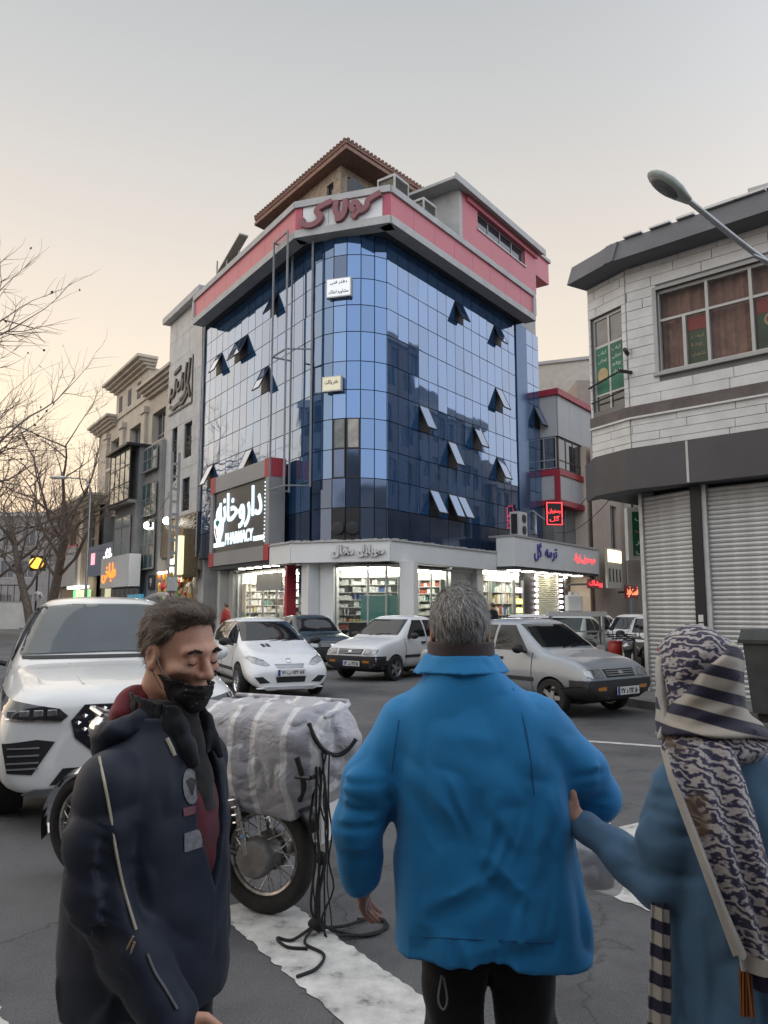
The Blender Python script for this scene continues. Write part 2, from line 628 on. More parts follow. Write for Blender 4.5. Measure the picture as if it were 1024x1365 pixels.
m_pink = mat('rose_composite_panel', (.50, .135, .16), .45, var=.06, vscale=.6)
m_pinkdark = mat('deep_rose_panel', (.42, .075, .115), .45, var=.06)
m_trim = mat('grey_stone_trim', (.42, .42, .41), .75, var=.12, vscale=1.5, bump=.1)
m_soffit = mat('dark_soffit_board', (.035, .042, .05), .6, var=.25, vscale=1)
m_mull = mat('navy_mullion', (.028, .045, .085), .4, metal=.3, var=.1)
m_board = mat('white_sign_board', (.70, .71, .70), .55, var=.05, vscale=.7)
m_letter = mat('rose_letter', (.22, .075, .085), .45, var=.1)
m_tile = mat('terracotta_tile', (.22, .12, .09), .75, var=.3, vscale=5, bump=.3)
m_rubble = mat('rubble_stone', (.33, .26, .19), .9, var=.35, vscale=4, bump=.4, bscale=12)
m_red = mat('red_panel', (.36, .03, .045), .45, var=.08)
m_greypan = mat('grey_composite_panel', (.25, .25, .25), .45, var=.05, vscale=.8)


def blue_glass(name, base, rough):
    m = bpy.data.materials.new(name); m.use_nodes = True
    nt = m.node_tree
    b = nt.nodes['Principled BSDF']
    b.inputs['Metallic'].default_value = .62
    b.inputs['Roughness'].default_value = rough
    b.inputs['Coat Weight'].default_value = 1.0
    b.inputs['Coat IOR'].default_value = 1.75 if rough < .05 else 1.5
    b.inputs['Coat Roughness'].default_value = rough
    oi = nt.nodes.new('ShaderNodeObjectInfo')
    r = ramp_node(nt.nodes, [(0, tuple(c * .82 for c in base)), (.5, base), (1, tuple(min(1, c * 1.10) for c in base))])
    nt.links.new(oi.outputs['Random'], r.inputs[0])
    nt.links.new(r.outputs[0], b.inputs['Base Color'])
    t = nt.nodes.new('ShaderNodeTexCoord')
    n = nt.nodes.new('ShaderNodeTexNoise'); n.inputs['Scale'].default_value = 1.1; n.inputs['Detail'].default_value = 1
    mp = nt.nodes.new('ShaderNodeVectorMath'); mp.operation = 'ADD'
    rc = nt.nodes.new('ShaderNodeVectorMath'); rc.operation = 'SCALE'; rc.inputs['Scale'].default_value = 40
    cmb = nt.nodes.new('ShaderNodeCombineXYZ')
    nt.links.new(oi.outputs['Random'], cmb.inputs[0])
    nt.links.new(cmb.outputs[0], rc.inputs[0])
    nt.links.new(t.outputs['Object'], mp.inputs[0]); nt.links.new(rc.outputs[0], mp.inputs[1])
    nt.links.new(mp.outputs[0], n.inputs['Vector'])
    bp = nt.nodes.new('ShaderNodeBump'); bp.inputs['Strength'].default_value = .10; bp.inputs['Distance'].default_value = .06
    nt.links.new(n.outputs['Fac'], bp.inputs['Height'])
    nt.links.new(bp.outputs[0], b.inputs['Normal'])
    MATS[name] = m
    return m


m_blue = blue_glass('blue_mirror_glass', (.06, .155, .33), .025)
m_navy = blue_glass('navy_spandrel_glass', (.045, .08, .155), .08)

MAIN = root('glass_corner_building', 'six storey corner building with blue mirror glass facade and pink roof band', 'building', T(-1.5, 30, 0))

ZR = [4.06, 5.3, 6.4, 7.5, 8.65, 9.75, 10.85, 12.0, 13.05, 14.1, 15.05, 15.86]
# arc of the rounded corner bay
pa, pb = Vector((-2.72, 28.82)), Vector((.10, 28.36))
sag = .62
ch = pb - pa; c_len = ch.length
Rr = (c_len ** 2 / 4 + sag ** 2) / (2 * sag)
mid = (pa + pb) / 2
outd = Vector((ch.y, -ch.x)).normalized()
cen = mid - outd * (Rr - sag)
a0 = math.atan2(pa.y - cen.y, pa.x - cen.x); a1 = math.atan2(pb.y - cen.y, pb.x - cen.x)
if a1 < a0:
    a1 += 2 * math.pi
NB = 6
arc = [cen + Vector((math.cos(a0 + (a1 - a0) * i / NB), math.sin(a0 + (a1 - a0) * i / NB))) * Rr for i in range(NB + 1)]


def wpt(F, x, y):
    p = F @ Vector((x, y, 0)); return Vector((p.x, p.y))


# inner core behind the glass
core_out = [wpt(M_L, -11.75, .95), wpt(M_L, -.15, .95)] + [p - (p - cen).normalized() * .05 for p in arc] + [wpt(M_R, 1.0, .95), wpt(M_R, 14.5, .95), wpt(M_R, 14.5, 9), wpt(M_L, -11.75, 9)]
part('curtain_wall_frame', MB().prism([tuple(p) for p in core_out], 4.06, 15.9), m_mull, MAIN, Matrix())
roof_poly = [wpt(M_L, -11.0, .02), PL + (PL - (PL + PR) / 2) * .0, PR, wpt(M_R, 12.2, .02), wpt(M_R, 12.2, 1.2), wpt(M_R, 14.6, 1.2), wpt(M_R, 14.6, 9), wpt(M_L, -11.0, 9)]
part('roof_slab', MB().prism([tuple(p) for p in roof_poly], 15.86, 16.3), m_soffit, MAIN, Matrix())

# ---- panes
pane_cache = {}


def pane(F, x0, x1, z0, z1, y, m, rg, open_deg=0, tilt=.5, parent=MAIN, gap=.016):
    w, h = round(x1 - x0 - 2 * gap, 3), round(z1 - z0 - 2 * gap, 3)
    key = (w, h, m.name)
    if key not in pane_cache:
        me = MB().box(-w / 2, w / 2, -.012, .012, -h, 0).mesh('pane')
        me.materials.append(m)
        pane_cache[key] = me
    rx = rad(rg.gauss(0, tilt) * .5 - open_deg); rz = rad(rg.gauss(0, tilt) * .6)
    M = F @ T((x0 + x1) / 2, y - .03, z1 - gap, rz, rx)
    o = link('pane', pane_cache[key], parent, M)
    if open_deg:
        o.name = 'open_sash'
        WM[o.name] = M
        fr = MB()
        for a in ((-w / 2 - .01, -w / 2 + .03, -h, 0), (w / 2 - .03, w / 2 + .01, -h, 0), (-w / 2, w / 2, -h - .01, -h + .035), (-w / 2, w / 2, -.035, .01)):
            fr.box(a[0], a[1], -.02, .03, a[2], a[3])
        part('sash_frame', fr, m_dark, o, M)
        part('opening_shade_plate', MB().box(x0 + .02, x1 - .02, y - .05, y - .03, z0 + .02, z1 - .02), m_black, parent, F)  # black plate painted as the shade seen through the open sash
    return o


rgp = random.Random(11)
# right wing: 15 columns
CR = [.99 + (11.75 - .99) * i / 15 for i in range(16)]
OPEN_R = {(7, 9), (12, 9), (12, 6), (6, 3), (12, 3), (3, 4), (4, 1), (6, 1), (9, 4)}
for j in range(len(ZR) - 1):
    wide = 2 if j in (0,) else 1
    for i in range(0, 15, wide):
        k = min(i + wide, 15)
        op = 0
        if (i, j) in OPEN_R:
            op = 24
        if j == 1 and i in (4, 7):
            op = 26
        pane(M_R, CR[i], CR[k], ZR[j], ZR[j + 1], .9, m_navy if j == 0 else m_blue, rgp, op if wide == 1 else 0)
part('blue_pilaster', MB().box(11.8, 12.95, .80, 1.2, 4.06, 15.86), mat('navy_panel', (.05, .11, .22), .2, metal=.5, var=.1), MAIN, M_R)
for j in range(len(ZR) - 1):
    for x0, x1 in ((13.0, 13.75), (13.75, 14.45)):
        pane(M_R, x0, x1, ZR[j], ZR[j + 1], .9, m_blue, rgp, 24 if (j == 6 and x0 > 13.5) else 0)
# rounded bay
for i in range(NB):
    p, q = arc[i], arc[i + 1]
    F = facing(p.x, p.y, (q - p).x, (q - p).y)
    w = (q - p).length
    for j in range(len(ZR) - 1):
        if j == 0 and i in (2, 3):
            part('dark_vent_panel', MB().box(.02, w - .02, -.02, .02, ZR[0], ZR[1]), m_black, MAIN, F)
            continue
        if j in (2, 3) and i in (2, 3):          # two broken bays with the room behind
            f = MB()
            f.box(.02, .06, -.03, .03, ZR[j], ZR[j + 1]); f.box(w - .06, w - .02, -.03, .03, ZR[j], ZR[j + 1]); f.box(.06, w - .06, -.03, .03, ZR[j], ZR[j] + .05)
            part('broken_bay_frame', f, m_dark, MAIN, F)
            if j == 3:
                part('blind', MB().box(.06, w - .06, .0, .02, ZR[j] + .05, ZR[j + 1] - .02), mat('pale_blind', (.38, .36, .31), .7, var=.25, vscale=2) if i == 3 else mat('grey_blind', (.2, .21, .2), .6, var=.3, vscale=2), MAIN, F)
            else:
                pane(F, 0, w, ZR[j], ZR[j + 1], .03, m_navy, rgp)
            continue
        dark = (i == 2 and j in (9,)) or (j == 0) or (j == 1)
        pane(F, 0, w, ZR[j], ZR[j + 1], .03, m_navy if dark else m_blue, rgp, tilt=.35)
fan = MB()
for k, (x, z) in enumerate(((-1.55, 4.55), (-.75, 4.5))):
    pass
# left wing: the nearest columns one by one, the farthest ones joined
CLn = 15
CL = [-.2 - (11.6 - .2) * i / CLn for i in range(CLn + 1)]
OPEN_L = {(4, 9), (8, 8), (9, 8), (12, 8), (5, 6), (7, 3), (13, 3)}
far = MB()
for j in range(len(ZR) - 1):
    for i in range(CLn):
        x1, x0 = CL[i], CL[i + 1]
        if i < 10 and j < 3 and i > 2:
            continue                     # behind the pharmacy sign
        if j == 0 and i > 9:
            far.box(x0 + .02, x1 - .02, .858, .882, ZR[j] + .02, ZR[j + 1] - .02)
            continue
        pane(M_L, x0, x1, ZR[j], ZR[j + 1], .9, m_navy if j == 0 else m_blue, rgp, 24 if (i, j) in OPEN_L else 0)
part('lower_panes', far, m_navy, MAIN, M_L, kind='stuff')

# ---- parapet band
def seg_poly(p, q, m0, m1, t):
    return p, q


def band(F, x0, x1, y0, y1, z0, z1, m, name):
    return part(name, MB().box(x0, x1, y0, y1, z0, z1), m, MAIN, F)


for F, xa, xb in ((M_R, 0, 12.2), (M_L, -11.0, 0), (M_C, 0, LC)):
    e = .035 if F is M_C else .0
    band(F, xa - e, xb + e, -.10, .5, 15.80, 16.10, m_trim, 'lower_cornice')
    band(F, xa - e, xb + e, -.12, .5, 17.02, 17.28, m_trim, 'upper_cornice')
    band(F, xa, xb, .05, .5, 16.10, 17.02, m_soffit, 'parapet_core')
    if F is M_C:
        n = 3
        for i in range(n):
            a = .28 + (LC - .56) * i / n; b = .28 + (LC - .56) * (i + 1) / n
            part('white_panel', MB().cbox(a + .006, b - .006, -.02, .05, 16.11, 17.01), m_board, MAIN, F)
        part('corner_panel', MB().box(-.02, .27, -.03, .05, 16.11, 17.01), m_pinkdark, MAIN, F)
        part('corner_panel', MB().box(LC - .27, LC + .02, -.03, .05, 16.11, 17.01), m_pinkdark, MAIN, F)
    else:
        n = 8
        for i in range(n):
            a = xa + (xb - xa) * i / n; b = xa + (xb - xa) * (i + 1) / n
            part('rose_panel', MB().cbox(a + .006, b - .006, -.03, .05, 16.11, 17.01, .008), m_pink, MAIN, F)
part('end_trim', MB().box(12.0, 12.28, -.11, .6, 16.10, 17.02), m_trim, MAIN, M_R)
part('end_trim', MB().box(-11.12, -10.9, -.11, .6, 16.10, 17.02), m_trim, MAIN, M_L)

# ---- big rose letters on the corner (one word, joined strokes)
lw = .25
strokes = [
    [(1.55, .40), (1.28, .30), (1.06, .16), (1.02, -.02), (.86, -.16), (.62, -.20)],
    [(.62, -.20), (.48, -.10), (.42, .06), (.52, .17), (.66, .13), (.70, -.02), (.62, -.22), (.44, -.42)],
    [(.16, .40), (.18, .16), (.14, -.12), (-.02, -.34), (-.22, -.38)],
    [(-.18, .40), (-.22, .08), (-.16, -.16), (-.02, -.22)],
    [(-.36, .40), (-.62, .32), (-.90, .20), (-.98, .06), (-.84, -.06), (-.82, -.22), (-1.02, -.40), (-1.30, -.44), (-1.56, -.30), (-1.58, -.10)]]
mbk = MB()
for i, s in enumerate(strokes):
    pts = [(p[0] * 1.02, p[1] * .98 + .03) for p in s]
    pp = smooth_path([(x, z, 0) for x, z in pts], 5)
    ribbon(mbk, [(p.x + LC / 2 + .02, p.y + 16.56) for p in pp], lw * .85, -.22 - .004 * i, -.03)
part('roof_lettering', mbk, m_letter, MAIN, M_C, label='large rose raised Persian word on the white panel')

# ---- penthouse under the tiled eave
E0 = Vector((-1.55, 29.5)); EL = Vector((-.60, .80)); ER = Vector((.66, .751))
zE = 20.42
eave = [E0, E0 + ER * 5.2, E0 + ER * 5.2 + EL * 8.1, E0 + EL * 8.1]
for k, (o_, z0, z1) in enumerate(((.0, zE, zE + .14), (.07, zE + .14, zE + .27), (.02, zE + .27, zE + .40))):
    c_ = sum(eave, Vector((0, 0))) / 4
    part('eave_board', MB().prism([tuple(p + (c_ - p).normalized() * o_ * 1.5) for p in eave], z0, z1), m_tile, MAIN, Matrix())
tops = []
c_ = sum(eave, Vector((0, 0))) / 4
hip = MB()
hip.add([(p.x, p.y, zE + .40) for p in eave] + [(c_.x, c_.y, zE + 1.5)], [(0, 1, 4), (1, 2, 4), (2, 3, 4), (3, 0, 4)])
rf = part('tiled_roof', hip, m_tile, MAIN, Matrix())
for a_, d_, n in ((E0, EL, 32), (E0, ER, 22)):
    L_ = 8.1 if d_ is EL else 5.2
    tm = None
    for i in range(n):
        p = a_ + d_ * (L_ * (i + .5) / n)
        if tm is None:
            tm = MB().tube([(0, 0, 0), ((c_ - p).normalized().x * .6, (c_ - p).normalized().y * .6, .14)], .085, 8).mesh('roof_tile', True); tm.materials.append(m_tile)
        link('roof_tile', tm, rf, T(p.x, p.y, zE + .42))
W0 = Vector((-1.85, 30.75))
fw_ = facing(W0.x, W0.y, ER.x, ER.y)
holes = [(.45, 1.05, 19.15, 20.1), (1.75, 2.5, 19.15, 20.1)]
part('penthouse_wall', wall_holes(MB(), 0, 4.2, 16.3, zE, holes), m_rubble, MAIN, fw_)
for h in holes:
    window(MAIN, fw_, *h, cols=1, fm=m_dark, gm=m_winglass, sill=False)
part('rendered_panel', MB().box(1.1, 1.68, -.03, .0, 18.9, 20.2), mat('ochre_panel', (.42, .33, .18), .8, var=.15), MAIN, fw_)
fw2 = facing((W0 + EL * 6).x, (W0 + EL * 6).y, -EL.x, -EL.y)
holes2 = [(4.9, 5.45, 19.0, 19.95)]
part('penthouse_wall', wall_holes(MB(), 0, 6, 16.3, zE, holes2), m_rubble, MAIN, fw2)
for h in holes2:
    window(MAIN, fw2, *h, cols=1, fm=m_dark, gm=m_winglass, sill=False)
# ---- upper rose storey over the right wing
h3 = [(6.6, 11.3, 18.35, 19.2)]
part('upper_storey_wall', wall_holes(MB(), 5.25, 12.5, 17.28, 19.5, h3, y=-.02, depth=.25), m_pink, MAIN, M_R)
part('grey_corner_pier', MB().box(5.0, 5.247, -.03, .5, 17.28, 19.5), m_trim, MAIN, M_R)
part('upper_storey_side', MB().box(5.02, 5.3, .5, 4, 17.28, 19.5), m_trim, MAIN, M_R)
window(MAIN, M_R, *h3[0], y=.15, cols=4, fm=m_alu, gm=m_winglass, sill=True)
part('upper_roof_slab', MB().box(4.2, 12.9, -.35, 6, 19.5, 19.62), m_trim, MAIN, M_R)
part('upper_roof_fascia', MB().box(4.15, 12.95, -.40, -.35, 19.42, 19.72), m_trim, MAIN, M_R)
part('upper_roof_rose_band', MB().box(5.6, 12.6, -.12, -.02, 19.2, 19.5), m_pink, MAIN, M_R)
part('rear_rose_block', MB().box(12.62, 14.9, .35, 3.0, 18.75, 19.95), m_pink, MAIN, M_R)
part('rear_block_cap', MB().box(12.55, 15.0, .25, 3.1, 19.95, 20.12), m_trim, MAIN, M_R)
part('rear_bay_wall', MB().box(12.6, 14.5, 1.0, 3.0, 15.9, 18.75), m_trim, MAIN, M_R)
part('stair_head', MB().box(8.6, 15.2, 3.2, 7.5, 19.6, 22.4), mat('cream_render', (.46, .41, .33), .85, var=.15, vscale=1), MAIN, M_R)
part('penthouse_infill', MB().box(1.5, 5.0, 3.0, 3.3, 16.3, 19.4), m_soffit, MAIN, M_R)

# ---- steel tube frame standing in front of the left wing
fr = MB()
for (x, y) in ((-1.35, -.28), (-.15, -.28), (.35, .55), (-1.35, .55)):
    fr.box(x - .03, x + .03, y - .03, y + .03, 6.1, 16.15 if y < 0 else 15.8)
for z in (6.15, 11.4, 16.1):
    fr.box(-1.35, -.15, -.305, -.255, z - .03, z + .03)
    fr.box(-1.375, -1.325, -.28, .55, z - .028, z + .028)
    if z < 16:
        fr.tube([(-.15, -.28, z), (.35, .55, z)], .03, 6)
part('steel_tube_frame', fr, mat('dull_steel_tube', (.20, .21, .23), .6, metal=.3, var=.15), MAIN, M_L)

# ---- pharmacy sign box
SG = root('pharmacy_sign', 'large boxed pharmacy sign with glowing white letters, grey frame and red corners', 'sign', M_L @ T(-4.9, 0, 3.5))
xa, xb, z0, z1 = -7.95, -1.82, 3.5, 7.5
for a, b, c, d, mm, nm in ((xa, xb, z1 - .7, z1, m_greypan, 'frame_top'), (xa, xb, z0, z0 + .58, m_greypan, 'frame_bottom'),
                           (xa, xa + .3, z0 + .58, z1 - .7, m_greypan, 'frame_side'), (xb - .38, xb, z0 + .58, z1 - .7, m_greypan, 'frame_side')):
    part(nm, MB().box(a, b, -.06, .62, c, d), mm, SG, M_L)
for a, b in ((xa - .02, xa + .5), (xb - .45, xb + .02)):
    for c, d in ((z0 - .02, z0 + .60), (z1 - .72, z1 + .02)):
        part('red_corner', MB().box(a, b, -.075, .64, c, d), m_red, SG, M_L)
m_signface = mat('charcoal_sign_face', (.045, .052, .055), .35, var=.2, vscale=.7)
part('sign_face', MB().box(xa + .3, xb - .38, .03, .5, z0 + .58, z1 - .7), m_signface, SG, M_L)
m_led = emis('white_led', (.80, .95, 1.0), .62)
part('lettering', text_mesh('داروخانه', width=4.75, height=1.65, depth=.05, fat=.014), m_led, SG, M_L @ T(-5.0, .03, 5.80), label='glowing white Persian word for pharmacy')
part('lettering', text_mesh('PHARMACY', width=2.85, height=.52, depth=.04, fat=.008, fa=False), m_led, SG, M_L @ T(-4.85, .03, 4.62), label='glowing white word PHARMACY')
part('light_bar', MB().box(-3.35, -2.3, -.02, .03, 4.33, 4.52), m_led, SG, M_L)
part('light_bar', MB().box(-7.55, -6.42, -.02, .03, 4.33, 4.52), m_led, SG, M_L)
shp = [(-.42, .35), (0, .62), (.42, .35), (.38, -.15), (0, -.75), (-.38, -.15)]
em = part('emblem', MB().prism([(x - 6.95, z + 5.15) for x, z in shp], -.10, .03, 'y'), m_led, SG, M_L)
part('emblem_mark', MB().prism([(x * .5 - 6.95, z * .22 + 5.38) for x, z in shp], -.115, -.10, 'y'), mat('emblem_green', (.02, .22, .16), .5, var=0), em, M_L)
part('emblem_mark', MB().prism([(-7.27, 5.15), (-7.18, 5.2), (-6.98, 4.75), (-7.03, 4.7)], -.116, -.10, 'y'), mat('emblem_red', (.5, .03, .05), .5, var=0), em, M_L)
dots = None
for k in range(16):
    if dots is None:
        dots = MB().ball((0, 0, 0), .035, 6, 4).mesh('bulb'); dots.materials.append(m_led)
    link('bulb', dots, SG, M_L @ T(xb - .36, -.07, 4.25 + k * .155))

# ---- street level: awning band, piers and shop fronts
AW = [(M_L, -1.75, 0, 4), (M_C, 0, LC, 5), (M_R, 0, 9.8, 8)]
for F, xa_, xb_, n in AW:
    part('awning_band', MB().box(xa_, xb_, -.04, .45, 3.28, 4.0), m_board, MAIN, F)
    part('awning_ledge', MB().box(xa_, xb_, -.10, .95, 4.0, 4.055), m_trim, MAIN, F)
    part('awning_soffit', MB().box(xa_, xb_, .45, 1.3, 3.3, 3.42), m_soffit, MAIN, F)
    st = random.Random(5)
    k = MB()
    for i in range(n * 3):
        x = xa_ + (xb_ - xa_) * (i + st.random()) / (n * 3)
        k.box(x, x + .12 + .1 * st.random(), -.07, .1, 4.055, 4.07 + .03 * st.random())
    part('loose_flashing', k, m_trim, MAIN, F)
m_chrome_l = mat('brushed_letter', (.55, .55, .56), .4, metal=.4, var=.1)
part('awning_lettering', text_mesh('موبایل', width=1.0, height=.44, depth=.10, fat=.05), m_chrome_l, MAIN, M_C @ T(3.12, -.04, 3.65), label='raised grey Persian word on the white band')
part('awning_lettering', text_mesh('مقال', width=.85, height=.46, depth=.10, fat=.05), m_chrome_l, MAIN, M_C @ T(2.06, -.04, 3.66), label='raised grey Persian word on the white band')
# interior lit shop
m_shopwall = mat('shop_white_wall', (.62, .62, .58), .7, var=.05)
m_tube = emis('fluorescent_tube', (1.0, .97, .86), 13.0)
m_shopglass = clear_glass('shop_glass', (.95, .97, .96), .01, ior=1.35)
GOODS = [mat('goods_%d' % i, c, .5, var=.15, vscale=8) for i, c in enumerate([(.7, .7, .68), (.55, .57, .55), (.08, .25, .22), (.45, .12, .08), (.08, .14, .35), (.5, .42, .2), (.05, .05, .06), (.62, .55, .5)])]


def shelf_unit(parent, F, x0, x1, y, z0, z1, rows, seed, depth=.3, weights=(6, 4, 2, 1, 1, 1, 1, 2)):
    rg = random.Random(seed)
    s = MB()
    for r in range(rows + 1):
        z = z0 + (z1 - z0) * r / rows
        s.box(x0, x1, y - depth, y, z - .015, z + .015)
    n = max(1, int((x1 - x0) / .9))
    for i in range(n + 1):
        x = x0 + (x1 - x0) * i / n
        s.box(x - .015, x + .015, y - depth - .002, y, z0, z1)
    part('shelving', s, mat('shelf_board', (.5, .5, .47), .6, var=.1), parent, F)
    gds = MB()
    for r in range(rows):
        z = z0 + (z1 - z0) * r / rows + .016
        hmax = (z1 - z0) / rows - .06
        x = x0 + .03
        while x < x1 - .12:
            w = rg.uniform(.05, .16); h = hmax * rg.uniform(.45, 1)
            c = rg.choices(range(8), weights)[0]
            run = rg.randint(1, 4)
            for q in range(run):
                if x + w > x1 - .02 or rg.random() < .1:
                    x += w; continue
                gds.cur = c
                gds.box(x + .006, x + w - .006, y - depth + rg.uniform(.01, .06), y - .03, z, z + h)
                x += w
    part('goods', gds, GOODS, parent, F, kind='stuff')


def shop_room(parent, F, x0, x1, depth, z1, seed, doorish=True, rows=6, tubes=2, yfront=.95):
    part('shop_back_wall', MB().box(x0, x1, yfront + depth, yfront + depth + .1, .1, z1), m_shopwall, parent, F)
    part('shop_ceiling', MB().box(x0, x1, yfront, yfront + depth, z1, z1 + .08), m_shopwall, parent, F)
    part('shop_floor', MB().box(x0, x1, yfront, yfront + depth, .06, .1), m_trim, parent, F)
    for i in range(tubes):
        y = yfront + depth * (i + .6) / (tubes + .2)
        part('ceiling_tube', MB().box(x0 + .3, x1 - .3, y - .06, y + .06, z1 - .07, z1 - .005), m_tube, parent, F)
    shelf_unit(parent, F, x0 + .1, x1 - .1, yfront + depth - .02, .25, z1 - .35, rows, seed)


# the rooms (set back inside the awning line)
shop_room(MAIN, M_C, .95, 3.6, 1.25, 3.15, 1, rows=9)
shop_room(MAIN, M_R, 2.2, 5.25, 2.2, 3.15, 2, rows=9)
shop_room(MAIN, M_L, -7.2, -2.4, 2.2, 3.15, 3, rows=8, tubes=2)
# end walls of both shops with shelving that faces the window
F_L = M_L @ T(-6.5, 1.0, 0, math.pi / 2)
part('shop_end_wall', MB().box(-.05, 2.2, .0, .08, .1, 3.15), m_shopwall, MAIN, F_L)
shelf_unit(MAIN, F_L, 0, 2.1, -.01, .2, 2.7, 8, 41)
F_L2 = M_L @ T(-4.1, 1.6, 0, math.pi / 2)
part('shop_gondola_back', MB().box(0, 1.2, .0, .05, .1, 1.75), m_shopwall, MAIN, F_L2)
shelf_unit(MAIN, F_L2, 0, 1.2, -.01, .2, 1.7, 6, 42)
F_R = M_R @ T(5.15, 3.1, 0, -math.pi / 2)
part('shop_end_wall', MB().box(-.05, 2.2, .0, .08, .1, 3.15), m_shopwall, MAIN, F_R)
shelf_unit(MAIN, F_R, 0, 2.1, -.01, .2, 2.8, 9, 43)
F_R2 = M_R @ T(3.3, 2.6, 0, -math.pi / 2)
shelf_unit(MAIN, F_R2, 0, 1.3, -.01, .2, 1.6, 6, 44)
part('light_strip', MB().box(-6.3, -1.6, 1.0, 1.08, 3.05, 3.13), m_tube, MAIN, M_L)
part('light_strip', MB().box(1.0, 5.0, 1.0, 1.08, 3.05, 3.13), m_tube, MAIN, M_R)
shelf_unit(MAIN, M_L, -1.25, -.3, 1.3, .2, 2.2, 6, 9)
part('blue_poster', MB().box(-1.25, -.3, .98, 1.0, 2.2, 3.2), mat('blue_poster', (.03, .08, .22), .5, var=.5, vscale=3), MAIN, M_L)
for F, x in ((M_C, .95), (M_C, 4.0), (M_R, 7.0), (M_L, -.12)):
    part('pier', MB().box(x, x + .52, .50, 1.05, .0, 3.3), m_board, MAIN, F)
part('shop_corner_wall', MB().box(-8.0, -7.7, .4, 3.2, 0, 3.4), m_trim, MAIN, M_L)


def glazing(F, x0, x1, n, y=.72, z0=.12, z1=3.2, fm=m_alu):
    f = MB()
    f.box(x0, x1, y - .03, y + .03, z0, z0 + .07); f.box(x0, x1, y - .03, y + .03, z1 - .07, z1)
    for i in range(n + 1):
        x = x0 + (x1 - x0) * i / n
        f.box(x - .03, x + .03, y - .031, y + .031, z0, z1)
    w = part('shop_window', f, fm, MAIN, F)
    for i in range(n):
        a = x0 + (x1 - x0) * i / n + .03; b = x0 + (x1 - x0) * (i + 1) / n - .03
        part('pane', MB().box(a, b, y - .004, y + .004, z0 + .07, z1 - .07), m_shopglass, w, F)


glazing(M_C, 1.47, 4.0, 2)
glazing(M_R, .75, 5.2, 3)
glazing(M_L, -6.4, -1.35, 4)
part('red_door_pier', MB().box(-1.5, -1.3, .5, .9, 0, 3.3), m_red, MAIN, M_L)
part('door_header', MB().box(-4.3, -2.0, .60, .66, 2.35, 3.05), m_greypan, MAIN, M_L)
part('door_pier', MB().box(-6.9, -6.5, .5, .9, 0, 3.3), m_greypan, MAIN, M_L)
part('window_display', MB().box(2.3, 3.7, 1.15, 1.25, 1.2, 2.1), GOODS[2], MAIN, M_C)
part('shop_counter', MB().box(1.7, 3.0, 1.5, 2.1, .1, 1.1), m_black, MAIN, M_C)
# roller shutter between piers
slat = MB().prism([(0, 0), (-.018, .03), (-.018, .06), (0, .085)], 0, 1.6, 'x').mesh('shutter_slat'); slat.materials.append(m_board)
for k in range(36):
    link('shutter_slat', slat, MAIN, M_R @ T(5.3, .78, .1 + .086 * k))
part('shutter_box', MB().box(5.25, 6.95, .66, 1.0, 3.12, 3.3), m_board, MAIN, M_R)
part('shutter_guide', MB().box(5.22, 5.3, .70, .9, .1, 3.2), m_alu, MAIN, M_R)
# downlights under the pharmacy sign
part('sign_soffit', MB().box(-7.9, -1.85, .0, 1.0, 3.32, 3.48), m_soffit, MAIN, M_L)
m_down = emis('warm_downlight', (1, .93, .75), 9)
dl = MB().lathe([(.02, .05), (.13, .04), (.15, 0)], 14).mesh('downlight', True); dl.materials.append(m_down)
for k in range(5):
    link('downlight', dl, MAIN, M_L @ T(-5.2 + .8 * k, .35, 3.27))
# dark fan grilles behind the rounded bay foot
for k, (px_, pz_) in enumerate(((1.62, 4.5), (2.55, 4.5))):
    q = arc[2] if k == 0 else arc[4]
    q0 = arc[2].lerp(arc[3], .5) if k == 0 else arc[3].lerp(arc[4], .5)
    dr = (q0 - cen).normalized()
    part('fan_grille', MB().lathe([(.22, 0), (.24, .04), (.16, .05), (.05, .06)], 16, axis='y'), m_dark, MAIN, T(q0.x + dr.x * .09, q0.y + dr.y * .09, 4.55, math.atan2(dr.y, dr.x) - math.pi / 2), smooth=True)

# main building lower body behind the shops
part('ground_floor_core', MB().prism([tuple(wpt(M_L, -11.7, 3.7)), tuple(wpt(M_L, -2, 4)), tuple(wpt(M_R, 3, 4)), tuple(wpt(M_R, 14.4, 3.5)), tuple(wpt(M_R, 14.4, 9)), tuple(wpt(M_L, -11.7, 9))], 0, 4.06), m_trim, MAIN, Matrix())

# signs fixed to the rounded bay
def box_sign(name, label, c, dr, w, h, face, lines, lm_, back=m_alu):
    M = T(c[0], c[1], c[2], math.atan2(dr.y, dr.x) + math.pi / 2)
    r = root(name, label, 'sign', M)
    part('casing', MB().box(-w / 2, w / 2, -.06, .12, -h / 2, h / 2), back, r, M)
    part('face', MB().box(-w / 2 + .04, w / 2 - .04, -.075, -.06, -h / 2 + .04, h / 2 - .04), face, r, M)
    for s, zz, ww, hh in lines:
        part('lettering', text_mesh(s, width=ww, height=hh, depth=.008, fat=.01), lm_, r, M @ T(0, -.075, zz))
    return r


